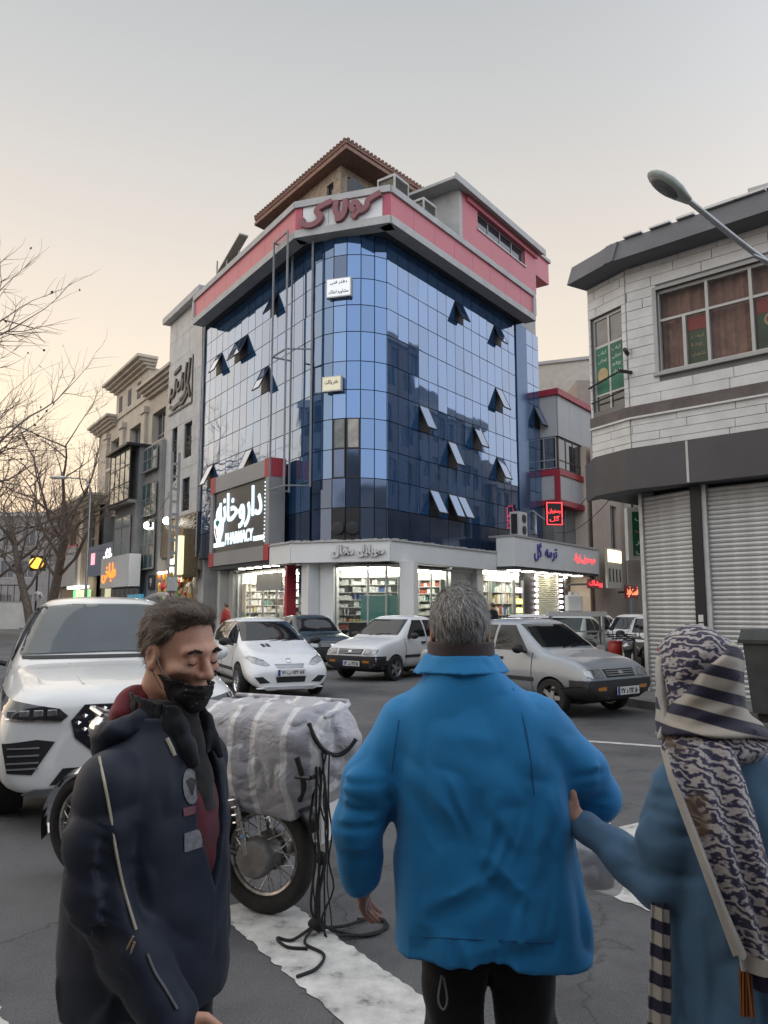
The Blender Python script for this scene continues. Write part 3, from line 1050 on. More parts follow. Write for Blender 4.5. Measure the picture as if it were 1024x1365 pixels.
m_facew = mat('white_sign_face', (.75, .76, .76), .4, var=.04, emit=(.8, .85, .9), estr=.25)
m_facey = mat('cream_sign_face', (.72, .68, .5), .4, var=.08, emit=(.8, .75, .5), estr=.15)
dr = (arc[2].lerp(arc[3], .5) - cen).normalized()
q = cen + dr * (Rr + .12)
box_sign('window_sign', 'white boxed sign with dark small print high on the rounded glass bay', (q.x, q.y, 13.7), dr, 1.0, .75, m_facew, [('دفتر فنی', .2, .7, .16), ('مشاوره املاک', -.18, .8, .18)], m_black)
dr2 = (arc[2].lerp(arc[3], .35) - cen).normalized(); q = cen + dr2 * (Rr + .12)
box_sign('window_sign', 'cream boxed sign lower on the rounded glass bay', (q.x - .15, q.y, 9.95), dr2, .78, .58, m_facey, [('دفتر وکالت', .05, .55, .2)], m_black)
# ================================================================== neighbours on the left street
m_stone = mat('pale_grey_stone', (.52, .51, .485), .8, var=.14, vscale=1.2, bump=.12, bscale=30)
m_joint = mat('dark_joint', (.12, .12, .115), .9, var=.1)
m_cream = mat('cream_stone', (.52, .46, .375), .85, var=.14, vscale=1.0, bump=.15, bscale=25)
m_creamd = mat('cream_side_stone', (.48, .42, .345), .85, var=.14, vscale=1.0)
m_greyw = mat('grey_render', (.26, .255, .245), .85, var=.15, vscale=1, bump=.15)
m_brickb = mat('glossy_brown_brick', (.20, .15, .10), .35, var=.3, vscale=8)
m_bronze = mat('bronze_relief', (.05, .042, .035), .5, metal=.4, var=.2)
m_tealglass = mat('teal_bay_glass', (.09, .13, .13), .08, var=.25, vscale=.6, spec=.8)
m_lamp = emis('floodlight_glow', (1, .95, .78), 12)

# ---- stone-clad building next to the glass corner
ST = root('stone_clad_building', 'tall pale stone-clad building with dark calligraphy relief beside the blue glass', 'building', M_L @ T(-14.5, .9, 0))
SX0, SX1 = -17.35, -11.85
wins = [(-16.45, -15.55, 8.6, 11.6), (-14.45, -13.25, 9.6, 11.5), (-14.5, -13.35, 6.75, 8.5)]
part('wall', wall_holes(MB(), SX0, SX1, 4.3, 18.0, wins, y=.92, depth=.3), m_joint, ST, M_L)
part('body', MB().box(SX0 + .01, SX1 - .01, 1.2, 9, 0, 17.95), m_stone, ST, M_L)
rg = random.Random(21)
zz = 6.5
rowi = 0
while zz < 17.9:
    h = min(1.28, 17.98 - zz)
    nx = 5
    off = 0
    for i in range(nx):
        a = SX0 + (SX1 - SX0) * i / nx; b = SX0 + (SX1 - SX0) * (i + 1) / nx
        cells = [(a, b, zz, zz + h)]
        for w in wins:
            out = []
            for c in cells:
                if c[1] <= w[0] or c[0] >= w[1] or c[3] <= w[2] or c[2] >= w[3]:
                    out.append(c); continue
                if c[0] < w[0]: out.append((c[0], w[0], c[2], c[3]))
                if c[1] > w[1]: out.append((w[1], c[1], c[2], c[3]))
                x0, x1 = max(c[0], w[0]), min(c[1], w[1])
                if c[2] < w[2]: out.append((x0, x1, c[2], w[2]))
                if c[3] > w[3]: out.append((x0, x1, w[3], c[3]))
            cells = out
        for c in cells:
            if c[1] - c[0] > .05 and c[3] - c[2] > .05:
                d = rg.uniform(0, .008)
                part('stone_panel', MB().box(c[0] + .008, c[1] - .008, .86 - d, .92, c[2] + .008, c[3] - .008), m_stone, ST, M_L)
    zz += 1.28
for w in wins:
    window(ST, M_L @ T(0, .86, 0), *w, cols=1, y=.2, fm=m_dark, gm=m_winglass, sill=False)
    gr = MB()
    for k in range(14):
        cx, cz = rg.uniform(w[0] + .2, w[1] - .2), rg.uniform(w[2] + .15, w[3] - .8)
        r_ = rg.uniform(.12, .22)
        gr.tube([(cx + r_ * math.cos(t * 1.1), .93, cz + r_ * (t / 6 + .5) * math.sin(t * 1.1)) for t in range(6)], .022, 5)
    part('scroll_grille', gr, m_bronze, ST, M_L)
part('roof_cornice', MB().box(SX0 - .25, SX1 + .1, .45, 9, 18.0, 18.35), m_trim, ST, M_L)
part('corner_pipe', MB().tube([(SX1 + .03, .75, 4.2), (SX1 + .03, .75, 18)], .05, 8), m_steel, ST, M_L)
part('relief_frame', MB().box(-17.0, -13.3, .80, .84, 12.45, 12.55), m_bronze, ST, M_L)
part('relief_frame', MB().box(-13.40, -13.3, .80, .84, 12.55, 15.1), m_bronze, ST, M_L)
for s in ([(-13.7, 15.0), (-13.9, 13.9), (-14.4, 13.2), (-15.2, 13.0)], [(-14.2, 14.9), (-14.4, 14.0), (-14.2, 13.4)], [(-14.8, 14.5), (-15.1, 13.8), (-15.7, 13.7), (-15.6, 14.2)],
          [(-15.9, 14.4), (-16.1, 13.6), (-16.7, 13.5)], [(-13.8, 13.3), (-14.6, 12.8), (-15.4, 12.85), (-16.2, 12.75), (-16.8, 12.95)], [(-15.2, 14.9), (-16.2, 14.75)], [(-16.6, 14.0), (-16.9, 13.2)], [(-13.6, 12.9), (-13.9, 13.6)], [(-14.9, 13.5), (-14.7, 14.1)]):
    pp = smooth_path([(x, z, 0) for x, z in s], 4)
    part('calligraphy_stroke', ribbon(MB(), [(p.x, p.y) for p in pp], .2, .76, .86), m_bronze, ST, M_L)
bk = MB().box(0, .42, 0, .09, 0, .10).mesh('brick'); bk.materials.append(m_brickb)
nb = 0
for r_ in range(19):
    for c in range(12):
        x = SX0 + .05 + c * .455 + (.22 if r_ % 2 else 0)
        if x + .42 < SX1:
            link('brick', bk, ST, M_L @ T(x, .74 - rg.uniform(0, .03), 4.45 + r_ * .108))
part('brick_backing', MB().box(SX0, SX1, .84, .915, 4.3, 6.5), m_joint, ST, M_L)
# its shop: hanging nuts, sweets and toys in warm light
shop_room(ST, M_L, -17.2, -12.2, 2.2, 3.6, 12, rows=5, tubes=2)
part('shop_light_box', MB().box(-15.6, -13.2, .6, .8, 3.65, 4.25), emis('cream_light_box', (1, .95, .8), 2.0), ST, M_L)
part('shop_front_tube', MB().box(-17, -12.8, .5, .6, 3.52, 3.62), m_tube, ST, M_L)
part('shop_side_awning', MB().box(-13.1, -11.9, .1, .9, 3.2, 5.6), m_brickb, ST, M_L)
part('lit_yellow_panel', MB().box(-12.3, -11.6, -.2, .05, 3.3, 5.2), emis('pale_yellow_panel', (.85, .8, .45), .8), ST, M_L)
hang = MB()
for k in range(230):
    hang.cur = rg.randint(0, 4)
    hang.ball((rg.uniform(-17, -12.6), rg.uniform(.45, 1.2), rg.uniform(.5, 3.5)), (rg.uniform(.08, .2), .1, rg.uniform(.1, .28)), 7, 5)
part('hanging_goods', hang, [mat('bag_yellow', (.75, .45, .08), .4, var=.3), mat('bag_orange', (.7, .2, .04), .4, var=.3), mat('bag_red', (.55, .04, .05), .4, var=.3), mat('bag_cream', (.7, .62, .42), .4, var=.3), mat('bag_green', (.12, .28, .08), .4, var=.3)], ST, M_L, kind='stuff')
for k, (x, z) in enumerate(((-15.2, 6.3), (-18.6, 6.35))):
    fl = root('wall_floodlight', ['glowing floodlight over the brown brick panel', 'glowing floodlight on grey bay-windowed house wall'][k], 'lamp', M_L @ T(x, .4, z))
    part('lamp_arm', MB().tube([(x, .75, z + .1), (x, .42, z + .1)], .025, 6), m_dark, fl, M_L)
    part('lamp_glass', MB().ball((x, .32, z), .2, 12, 8), m_lamp, fl, M_L, smooth=True)
    part('lamp_housing', MB().box(x - .2, x + .2, .35, .5, z - .12, z + .2), m_dark, fl, M_L)

# ---- grey house with bay windows
GB = root('grey_bay_house', 'low grey rendered house with glazed projecting bays and a white shop fascia', 'building', M_L @ T(-21.5, .6, 0))
part('wall', MB().box(-20.6, -17.4, .6, 6, 0, 11.2), m_greyw, GB, M_L)
for z0, z1 in ((3.9, 6.7), (7.0, 8.9), (9.6, 11.0)):
    window(GB, M_L @ T(0, .35, 0), -20.3, -17.7, z0, z1, y=.1, cols=3, rows=2, fm=m_greyw, gm=m_tealglass, sill=True, name='bay_window')
part('bay_body', MB().box(-25.2, -20.6, .2, 6, 0, 7.9), m_greyw, GB, M_L)
part('bay_cap', MB().box(-25.4, -20.5, -.5, 6, 11.35, 11.5), m_dark, GB, M_L)
part('upper_bay_body', MB().box(-25.1, -20.7, .35, 6, 7.9, 11.35), m_greyw, GB, M_L)
window(GB, M_L @ T(0, -.3, 0), -25.1, -20.7, 8.1, 11.3, y=.1, cols=4, rows=3, fm=m_dark, gm=m_tealglass, sill=True, name='bay_window')
part('bay_floor', MB().box(-25.15, -20.65, -.3, .3, 7.9, 8.1), m_greyw, GB, M_L)
window(GB, M_L @ T(0, -.02, 0), -24.7, -21.2, 4.9, 7.3, y=.1, cols=2, cross=(.72,), fm=m_greyw, gm=mat('pale_bay_glass', (.24, .29, .29), .1, var=.2, spec=.8), sill=True, name='bay_window')
part('white_fascia', MB().box(-25.2, -19.0, -.5, .15, 2.9, 4.75), m_board, GB, M_L)
m_neon_o = emis('orange_neon', (1, .25, .03), 1.1)
m_neon_r = emis('red_neon', (1, .06, .07), 1.3)
part('neon_lettering', text_mesh('طباخی', width=3.0, height=1.2, depth=.04, fat=.006), m_neon_o, GB, M_L @ T(-23.2, -.52, 3.8), label='glowing orange Persian word')
part('number_plate', MB().box(-18.6, -17.6, .5, .58, 2.7, 3.5), m_dark, GB, M_L)
part('number', text_mesh('9', height=.5, depth=.02, fat=.01, fa=False), m_board, GB, M_L @ T(-18.1, .49, 3.1))
part('blue_shop_sign', MB().box(-21.2, -18.4, .1, .22, 1.75, 2.45), mat('turquoise_sign', (.05, .22, .35), .5, var=.4, vscale=3, emit=(.05, .3, .45), estr=.3), GB, M_L)
part('shop_opening', MB().box(-25.0, -19.0, .12, .19, .05, 2.85), m_winglass, GB, M_L)

# ---- cream classical building
CB = root('cream_classical_building', 'cream stone building with heavy cornices, pilasters and a raised centre', 'building', M_L @ T(-27, 1.8, 0))
MC_ = M_L @ T(0, 1.6, 0)
wc = []
for (a, b) in ((-22.6, -20.0), (-27.6, -25.0), (-32.4, -30.2)):
    for (c, d) in ((11.9, 13.9), (9.1, 11.1), (5.8, 8.2)):
        if a > -24 and c < 11:
            continue
        wc.append((a, b, c, d))
part('wall', wall_holes(MB(), -36.0, -17.5, 0, 15.2, wc, depth=.5), m_cream, CB, MC_)
part('body', MB().box(-36.0, -17.5, .55, 12, 0, 15.2), m_creamd, CB, MC_)
for w in wc:
    window(CB, MC_, *w, y=.4, cols=3, cross=(.3,), fm=m_alu, gm=m_winglass, sill=True)
    part('window_ledge', MB().box(w[0] - .2, w[1] + .2, -.22, .0, w[2] - .28, w[2] - .08), m_cream, CB, MC_)
for x in (-18.3, -23.9, -29.0, -33.2):
    part('pilaster', MB().box(x - .4, x + .4, -.22, .0, 5, 14.2), m_cream, CB, MC_)
    part('capital', MB().box(x - .52, x + .52, -.32, .0, 14.2, 14.6), m_cream, CB, MC_)


def cornice(parent, M, x0, x1, z, d, n=4, m=m_cream):
    for k in range(n):
        e = d * (k + 1) / n
        part('cornice_course', MB().box(x0 - e * .6, x1 + e * .6, -e - .05, .3, z + .18 * k, z + .18 * (k + 1)), m, parent, M)


cornice(CB, MC_, -23.2, -17.6, 15.0, .8)
cornice(CB, MC_, -36.0, -31.2, 14.9, .8)
part('attic_wall', MB().box(-31.0, -23.4, -.1, 3, 15.2, 17.2), m_cream, CB, MC_)
for x in (-29.8, -27.6, -25.4):
    part('attic_niche', MB().box(x - .35, x + .35, -.14, -.09, 15.6, 16.7), m_joint, CB, MC_)
cornice(CB, MC_, -31.0, -23.4, 17.1, 1.0)
part('roof_pipe', MB().tube([(-17.45, -.3, 10), (-17.45, -.3, 17.8)], .09, 8), m_steel, CB, MC_)
part('blue_shop_fascia', MB().box(-32.4, -25.6, -1.2, -.9, 3.9, 6.0), mat('blue_fascia', (.02, .07, .17), .4, var=.15), CB, MC_)
part('fascia_lettering', text_mesh('بانک', width=2.0, height=1.2, depth=.05, fat=.02), emis('white_sign_glow', (.9, .95, 1), 1.6), CB, MC_ @ T(-27.2, -1.2, 5.0))
part('fascia_mark', MB().box(-31.6, -30.6, -1.23, -1.2, 4.7, 5.5), emis('pink_sign_glow', (.9, .3, .35), 1.0), CB, MC_)
part('shopfront', MB().box(-32.2, -25.8, -.2, -.05, .1, 3.8), mat('lit_shop_glass', (.3, .3, .22), .2, var=.5, vscale=1.5, emit=(.9, .85, .55), estr=.45), CB, MC_)

# ---- low brown building farther along
LB = root('low_brown_building', 'low brown building with a stepped cornice and green lit shop beyond the cream one', 'building', M_L @ T(-38, 1, 0))
MLB = M_L @ T(0, .8, 0)
wl_ = [(-34.6, -32.4, 5.9, 8.4), (-40.5, -38.6, 5.9, 8.2)]
part('wall', wall_holes(MB(), -46, -31.5, 0, 9.2, wl_, depth=.3), mat('ochre_brown_stone', (.23, .17, .11), .85, var=.2, vscale=1, bump=.15), LB, MLB)
part('body', MB().box(-46, -31.5, .35, 9, 0, 9.2), m_greyw, LB, MLB)
for w in wl_:
    window(LB, MLB, *w, y=.25, cols=2, cross=(.35,), fm=m_alu, gm=m_winglass)
cornice(LB, MLB, -46, -31.5, 9.1, 1.1)
for x in (-36.2, -43.2):
    part('pilaster', MB().box(x - .5, x + .5, -.2, 0, 0, 9.1), m_creamd, LB, MLB)
part('grey_shop_panel', MB().box(-42.6, -36.8, -.35, -.05, 3.4, 6.4), m_greypan, LB, MLB)
part('red_edge', MB().box(-42.6, -36.8, -.36, -.05, 6.4, 6.55), m_red, LB, MLB)
part('lit_shop', MB().box(-36.5, -32.5, -.3, -.1, .2, 3.0), mat('bright_shop', (.4, .42, .3), .3, var=.6, vscale=1.5, emit=(.9, .95, .6), estr=.45), LB, MLB)
part('canopy_light', MB().box(-36.6, -32.3, -.9, -.3, 3.1, 3.3), emis('white_strip_light', (.95, 1, .95), 1.6), LB, MLB)
for x in (-36.5, -32.5):
    part('green_light_strip', MB().box(x - .12, x + .12, -.42, -.3, .3, 3.0), emis('green_strip_light', (.1, .9, .2), .9), LB, MLB)

# ---- distant houses behind the trees
for k, (x, y, w, d, h, c, lab) in enumerate([
        (-37, 74, 10, 9, 10.5, (.30, .28, .27), 'grey distant house behind the bare trees, next to the brown building'),
        (-49, 76, 11, 9, 11.5, (.34, .30, .26), 'dun distant house seen through the bare twigs')]):
    Mh = T(x, y, 0, rad(-4))
    hb = root('distant_house', lab, 'building', Mh, 'houses beyond the trees')
    wm = [(-w / 2 + 1 + i * (w - 2) / 4 + .25, -w / 2 + 1 + i * (w - 2) / 4 + 1.45, z, z + 1.6) for i in range(4) for z in (1.4, 4.6, 7.6)]
    mw = mat('distant_wall_%d' % k, c, .85, var=.15)
    part('wall', wall_holes(MB(), -w / 2, w / 2, 0, h, wm, depth=.2), mw, hb, Mh)
    part('body', MB().box(-w / 2, w / 2, .25, d, 0, h), mw, hb, Mh)
    part('parapet', MB().box(-w / 2 - .2, w / 2 + .2, -.2, d, h, h + .4), m_trim, hb, Mh)
    for q in wm:
        window(hb, Mh, *q, cols=2, fm=m_alu, gm=m_winglass, sill=False)
Mg = T(-34, 62, 0, rad(12))
bw = root('boundary_wall', 'white boundary wall with dark railing beneath the bare trees', 'wall', Mg)
part('wall', MB().box(-8, 5, 0, .3, 0, 2.2), m_white_wall, bw, Mg)
for i in range(26):
    part('railing_bar', MB().box(-8 + i * .5, -7.95 + i * .5, .1, .15, 2.2, 3.6), m_dark, bw, Mg)
part('rail', MB().box(-8, 5, .09, .16, 3.5, 3.58), m_dark, bw, Mg)
part('coping', MB().box(-8.05, 5.05, -.05, .35, 2.2, 2.26), m_conc, bw, Mg)

# ================================================================== right of the glass building
K0 = wpt(M_R, 14.5, -.1)
M_K = facing(K0.x, K0.y, UR.x, UR.y)
m_lgrey = mat('pale_grey_composite', (.46, .46, .46), .5, var=.06, vscale=.6)
RB = root('red_trim_house', 'white clad house with red trim bands and a glazed balcony bay', 'building', T(K0.x, K0.y, 0))
LK = 7.5
part('core', MB().box(.15, LK, .9, 8, 0, 12.5), m_greyw, RB, M_K)
for a, z0, z1 in (('upper', 10.42, 12.58), ('lower', 7.14, 8.4)):
    part(a + '_box', MB().box(.04, LK, .04, 4, z0, z1), m_joint, RB, M_K)
    part('side_panel', MB().box(-.0, .04, .06, 1.6, z0 + .01, z1 - .01), m_lgrey, RB, M_K)
    for i in range(3):
        part('clad_panel', MB().box(.06 + i * 1.5, .06 + (i + 1) * 1.5 - .02, .0, .04, z0 + .01, z1 - .01), m_lgrey, RB, M_K)
for z0, z1, e in ((12.58, 12.9, .12), (8.4, 8.7, .06), (6.85, 7.14, .06)):
    part('red_band', MB().box(-e, LK, -e, 4, z0, z1), m_red, RB, M_K)
part('red_upright', MB().box(-.05, .04, -.05, .25, 7.14, 8.4), m_red, RB, M_K)
part('red_upright', MB().box(-.06, .02, 1.35, 1.65, 6.85, 8.7), m_red, RB, M_K)
window(RB, M_K, .15, 4.8, 8.75, 10.4, y=.1, cols=5, cross=(.28,), fm=mat('brown_frame', (.10, .07, .055), .5, var=.1), gm=m_winglass, sill=False, name='balcony_glazing')
ms = M_K @ T(0, 1.6, 0, -math.pi / 2)
window(RB, ms, .1, 1.45, 8.75, 10.4, y=.06, cols=2, cross=(.28,), fm=m_alu, gm=m_winglass, sill=False, name='balcony_glazing')
part('recess_wall', MB().box(.3, LK, .5, .9, 4.4, 6.85), m_greyw, RB, M_K)
part('downpipe', MB().tube([(1.4, .4, 4.4), (1.5, .4, 6.8)], .05, 6), m_steel, RB, M_K)
# neon box sign
MN = T(8.35, 37.5, 6.25, rad(6))
NS = root('red_neon_sign', 'small square red neon sign hung beside the blue glass building', 'sign', MN)
part('casing', MB().box(-.42, .42, -.05, .1, -.58, .58), m_black, NS, MN)
nb_ = MB()
for a in ((-.4, .4, .52, .56), (-.4, .4, -.56, -.52), (-.4, -.36, -.52, .52), (.36, .4, -.52, .52)):
    nb_.box(a[0], a[1], -.08, -.05, a[2], a[3])
part('neon_border', nb_, m_neon_r, NS, MN)
part('lettering', text_mesh('رستوران', width=.6, height=.26, depth=.03), m_neon_r, NS, MN @ T(0, -.05, .12))
part('lettering', text_mesh('گل', width=.5, height=.3, depth=.03), m_neon_r, NS, MN @ T(0, -.05, -.25))
part('bracket', MB().tube([(-.9, 1.0, .35), (-.3, .1, -.4)], .05, 6), m_alu, NS, MN)
# fascia board of the shops
FB = root('white_shop_fascia', 'long white shop fascia board with blue and red lettering', 'sign', M_R @ T(12, -.5, 0))
part('board', MB().box(7.72, 17.3, -.95, -.05, 3.42, 4.68), m_board, FB, M_R)
part('cap', MB().box(7.68, 17.35, -1.0, .3, 4.68, 4.76), m_alu, FB, M_R)
m_bluel = mat('blue_letter', (.06, .06, .28), .4, var=.1)
part('lettering', text_mesh('ترمه', width=1.3, height=.6, depth=.06, fat=.01), m_bluel, FB, M_R @ T(11.3, -.95, 4.1), label='raised blue Persian word')
part('lettering', text_mesh('گل', width=.75, height=.85, depth=.06, fat=.01), m_bluel, FB, M_R @ T(9.9, -.95, 4.15), label='raised blue Persian word')
part('neon_lettering', text_mesh('سیسمونی نوزاد', width=2.7, height=.5, depth=.02, fat=.002), m_neon_r, FB, M_R @ T(15.4, -.95, 4.1), label='red neon Persian words')
# shops under it
SR = root('small_shop_row', 'row of small lit shops under the long white fascia board', 'shop', M_R @ T(12, .5, 0))
shop_room(SR, M_R, 7.75, 10.6, 2.0, 3.3, 31, rows=5, tubes=2, yfront=.2)
shop_room(SR, M_R, 10.7, 17.2, 2.0, 3.3, 32, rows=5, tubes=2, yfront=.2)
part('soffit', MB().box(7.75, 17.3, -.9, .3, 3.3, 3.42), m_soffit, SR, M_R)
for k in range(6):
    part('downlight', MB().box(8.4 + k * 1.4, 8.9 + k * 1.4, -.6, -.2, 3.26, 3.3), m_down, SR, M_R)
part('dark_shop_divider', MB().box(10.4, 11.6, .0, .25, 0, 3.3), m_black, SR, M_R)
part('dark_shop_divider', MB().box(14.2, 14.9, .0, .25, 0, 3.3), m_black, SR, M_R)
part('door_leaf', MB().box(9.35, 9.45, -.05, .05, .1, 2.9), m_alu, SR, M_R)
part('door_leaf', MB().box(10.2, 10.3, -.05, .05, .1, 2.9), m_alu, SR, M_R)
part('pane', MB().box(9.45, 10.2, -.006, .006, .1, 2.9), m_shopglass, SR, M_R)
for z, c in ((2.45, (1, .55, .8)), (1.95, (1, .8, .15)), (1.55, (1, .85, .2))):
    part('led_tag', MB().box(9.55, 10.1, -.05, -.02, z - .11, z + .11), emis('led_tag_%d' % int(z * 100), c, 2.2), SR, M_R)
lit_sl = MB().prism([(0, 0), (-.02, .04), (0, .095)], 0, 2.5, 'x').mesh('lit_shutter_slat'); lit_sl.materials.append(mat('cream_shutter', (.7, .68, .5), .5, var=.06))
for k in range(30):
    link('shutter_slat', lit_sl, SR, M_R @ T(11.65, -.02, .3 + .1 * k))
lw_ = MB()
for k in range(8):
    lw_.box(11.45, 11.62, -.12, -.04, 1.1 + .27 * k, 1.22 + .27 * k); lw_.box(14.25, 14.45, -.12, -.04, 1.1 + .27 * k, 1.22 + .27 * k)
part('marquee_bulbs', lw_, emis('marquee_glow', (1, .9, .95), 5), SR, M_R)
# neon signs further down the side street
for k, (x, z, w, h, s, lab, mm) in enumerate([
        (15.6, 2.85, 1.9, .45, 'پوشاک', 'red and white lit shop sign under the end of the white fascia board', m_neon_r),
        (21.0, 2.55, 2.0, .75, 'فست فود', 'red neon sign in two rows low in the side street', emis('orange_red_neon', (1, .2, .08), 1.4)),
        (23.2, 4.7, 3.2, .7, 'ساندویچ', 'long red lit sign high on the beige side street wall', m_neon_r)]):
    Mx = M_R @ T(x, -1.4, z)
    r = root('neon_shop_sign', lab, 'sign', Mx, 'neon signs of the side street')
    part('backing', MB().box(-w / 2, w / 2, 0, .1, -h / 2, h / 2), mat('sign_red_back', (.25, .02, .03), .5, var=.1), r, Mx)
    part('neon_lettering', text_mesh(s, width=w * .9, height=h * .8, depth=.02, fat=.004), mm, r, Mx)
    part('bracket', MB().box(-.05, .05, .1, 1.6, -.05, .05), m_dark, r, Mx)
Mx = M_R @ T(18.9, -1.2, 4.0)
r = root('light_board', 'cream lit board of upright letters at the end of the white fascia', 'sign', Mx)
part('board', MB().box(-1.1, 1.1, 0, .12, -1.3, .85), mat('pale_board', (.55, .53, .45), .5, var=.1), r, Mx)
for i in range(4):
    part('light_tube', MB().box(-.95 + i * .52, -.6 + i * .52, -.06, 0, .1, .75), emis('cream_tube', (1, .92, .62), 1.2), r, Mx)
    part('letter', text_mesh('ABCE'[i] if False else 'ا', width=.12, height=.7, depth=.03, fat=.02), m_black, r, Mx @ T(-.77 + i * .52, 0, -.6))
# beige walls of the side street
BS = root('beige_street_house', 'beige rendered house farther down the side street behind the neon signs', 'building', M_R @ T(24, .5, 0))
m_beige = mat('pink_beige_render', (.60, .49, .40), .85, var=.12, vscale=.7)
wb_ = [(20.2, 21.2, 4.9, 7.4), (23.4, 24.6, 4.9, 7.2), (26.6, 27.6, 4.9, 7.2), (22.6, 24.9, .1, 2.9)]
part('wall', wall_holes(MB(), 17.5, 33, 0, 10.5, wb_, y=-.6, depth=.25), m_beige, BS, M_R)
part('body', MB().box(17.6, 33, -.3, 7, 0, 10.4), m_beige, BS, M_R)
for w in wb_:
    window(BS, M_R @ T(0, -.6, 0), *w, cols=2, fm=m_alu, gm=m_winglass if w[2] > 1 else m_board, sill=w[2] > 1)
part('drain_pipe', MB().tube([(22.2, -.75, 0), (22.2, -.75, 8)], .07, 8), m_alu, BS, M_R)
part('roller_gate', MB().box(26.0, 28.5, -.68, -.62, 0, 3.2), m_lgrey, BS, M_R)
BH = root('beige_back_house', 'plain beige rendered block rising behind the red trimmed house', 'building', T(12, 50, 0))
part('wall', MB().prism([(10.4, 50.5), (14.3, 49.0), (18, 55), (13, 58)], 0, 18.0), mat('pale_beige_render', (.50, .47, .41), .85, var=.1), BH, Matrix())
part('lower_wall', MB().box(11.9, 17, 46, 49, 0, 15.6), mat('dun_render', (.38, .34, .29), .85, var=.1), BH, Matrix())
part('parapet', MB().prism([(10.3, 50.4), (14.4, 48.8), (18.1, 55), (13, 58.1)], 18.0, 18.2), m_trim, BH, Matrix())

# ================================================================== white corner house with the shutters
HSC = 1.18          # drawing unit of this house in metres
Bc, Ac = Vector((4.567, 13.924)), Vector((4.095, 14.833))
UB = Vector((.7328, -.6805))


def hfacing(o, u):
    return T(o.x, o.y, -.288, math.atan2(u.y, u.x), s=HSC)


def hz(z):
    return z * HSC - .288


M_B = hfacing(Bc, UB)
UCH = (Bc - Ac).normalized(); WCH = (Bc - Ac).length / HSC
M_CH = hfacing(Ac, UCH)
far_s = Ac + UR * 14 * HSC
M_SS = hfacing(far_s, -UR)
WH = root('white_brick_house', 'white brick corner house with grey eave, dark band and roller shutters', 'building', T(Bc.x, Bc.y, 0))
m_wbrick = mat('white_painted_brick', (.68, .685, .68), .6, var=.08, vscale=2.5, bump=.12, bscale=30, dirt=(.57, .56, .545), coords='Object')
m_wjoint = mat('brick_joint', (.2, .2, .2), .9, var=.1)
m_eave = mat('grey_eave_sheet', (.115, .115, .125), .6, var=.15, vscale=2)
m_bandg = mat('charcoal_band', (.062, .062, .068), .5, var=.12, vscale=1.5)
m_brown = mat('brown_string_course', (.13, .11, .105), .8, var=.25, vscale=4)


def brick_rows(F, x0, x1, z0, z1, holes, h, lens, seed, y=0.0):
    """long thin courses, each brick an object, cut round the openings"""
    rg = random.Random(seed)
    z = z0
    while z < z1 - .02:
        zt = min(z + h, z1)
        x = x0 - rg.uniform(0, lens * .8)
        while x < x1:
            l = lens * rg.choice((.75, 1.0, 1.0, 1.3))
            a, b = max(x, x0), min(x + l, x1)
            x += l
            if b - a < .02:
                continue
            cs = [(a, b)]
            for hx0, hx1, hz0, hz1 in holes:
                if zt <= hz0 + .01 or z >= hz1 - .01:
                    continue
                nn = []
                for (p, q) in cs:
                    if q <= hx0 or p >= hx1:
                        nn.append((p, q)); continue
                    if p < hx0: nn.append((p, hx0))
                    if q > hx1: nn.append((hx1, q))
                cs = nn
            for p, q in cs:
                if q - p > .02:
                    part('brick', MB().cbox(p + .003, q - .003, y - .012 - rg.uniform(0, .007), y + .02, z + .004, zt - .004, .006), m_wbrick, WH, F)
        z += h


HB = [(.50, 4.6, 5.20, 6.52)]
part('wall', wall_holes(MB(), 0, 5.0, 4.05, 7.05, HB, depth=.16), m_wjoint, WH, M_B)
brick_rows(M_B, 0.004, 2.9, 4.75, 7.05, HB, .155, .78, 1)
brick_rows(M_B, 0.004, 2.9, 4.05, 4.57, [], .13, .85, 2)
HC = [(.06, WCH - .10, 4.84, 6.45)]
part('chamfer_wall', wall_holes(MB(), 0, WCH, 4.05, 7.0, HC, depth=.16), m_wjoint, WH, M_CH)
brick_rows(M_CH, 0.004, WCH - .004, 4.75, 7.0, HC, .155, .78, 3)
brick_rows(M_CH, 0.004, WCH - .004, 4.05, 4.57, [], .13, .85, 4)
part('side_wall', MB().box(0, 13.99, .0, .2, 4.05, 7.0), m_wbrick, WH, M_SS)
part('body', MB().prism([tuple(wpt(M_B, .3, .75)), tuple(wpt(M_B, 5, .6)), tuple(wpt(M_B, 5, 9)), tuple(wpt(M_SS, 1, 6)), tuple(wpt(M_SS, 1, .4)), tuple(wpt(M_SS, 13.4, .4))], hz(3.6), hz(7.0)), m_wjoint, WH, Matrix())
# string course
for F, a, b in ((M_B, -.01, 5), (M_CH, 0, WCH + .01)):
    part('string_course', MB().box(a, b, -.035, .02, 4.57, 4.75), m_brown, WH, F)
    part('string_ledge', MB().box(a, b, -.055, .02, 4.545, 4.575), m_wbrick, WH, F)
# eave
for F, a, b in ((M_B, -.16, 5), (M_CH, -.03, WCH + .16)):
    part('eave_fascia', MB().prism([(-.42, 7.02), (.1, 7.0), (.1, 7.36), (-.30, 7.36)], a, b, 'x'), m_eave, WH, F)
part('roof_slab', MB().prism([tuple(wpt(M_CH, -.03, -.2)), tuple(wpt(M_B, -.1, -.28)), tuple(wpt(M_B, 5, -.28)), tuple(wpt(M_B, 5, 9)), tuple(wpt(M_SS, 1, 6))], hz(7.34), hz(7.38)), m_eave, WH, Matrix())
fl = MB()
rgx = random.Random(4)
for k in range(7):
    x = .15 + k * .42
    fl.box(x, x + rgx.uniform(.25, .45), -.34, -.05, 7.385, 7.41 + rgx.uniform(0, .02))
part('white_flashing', fl, m_board, WH, M_B)
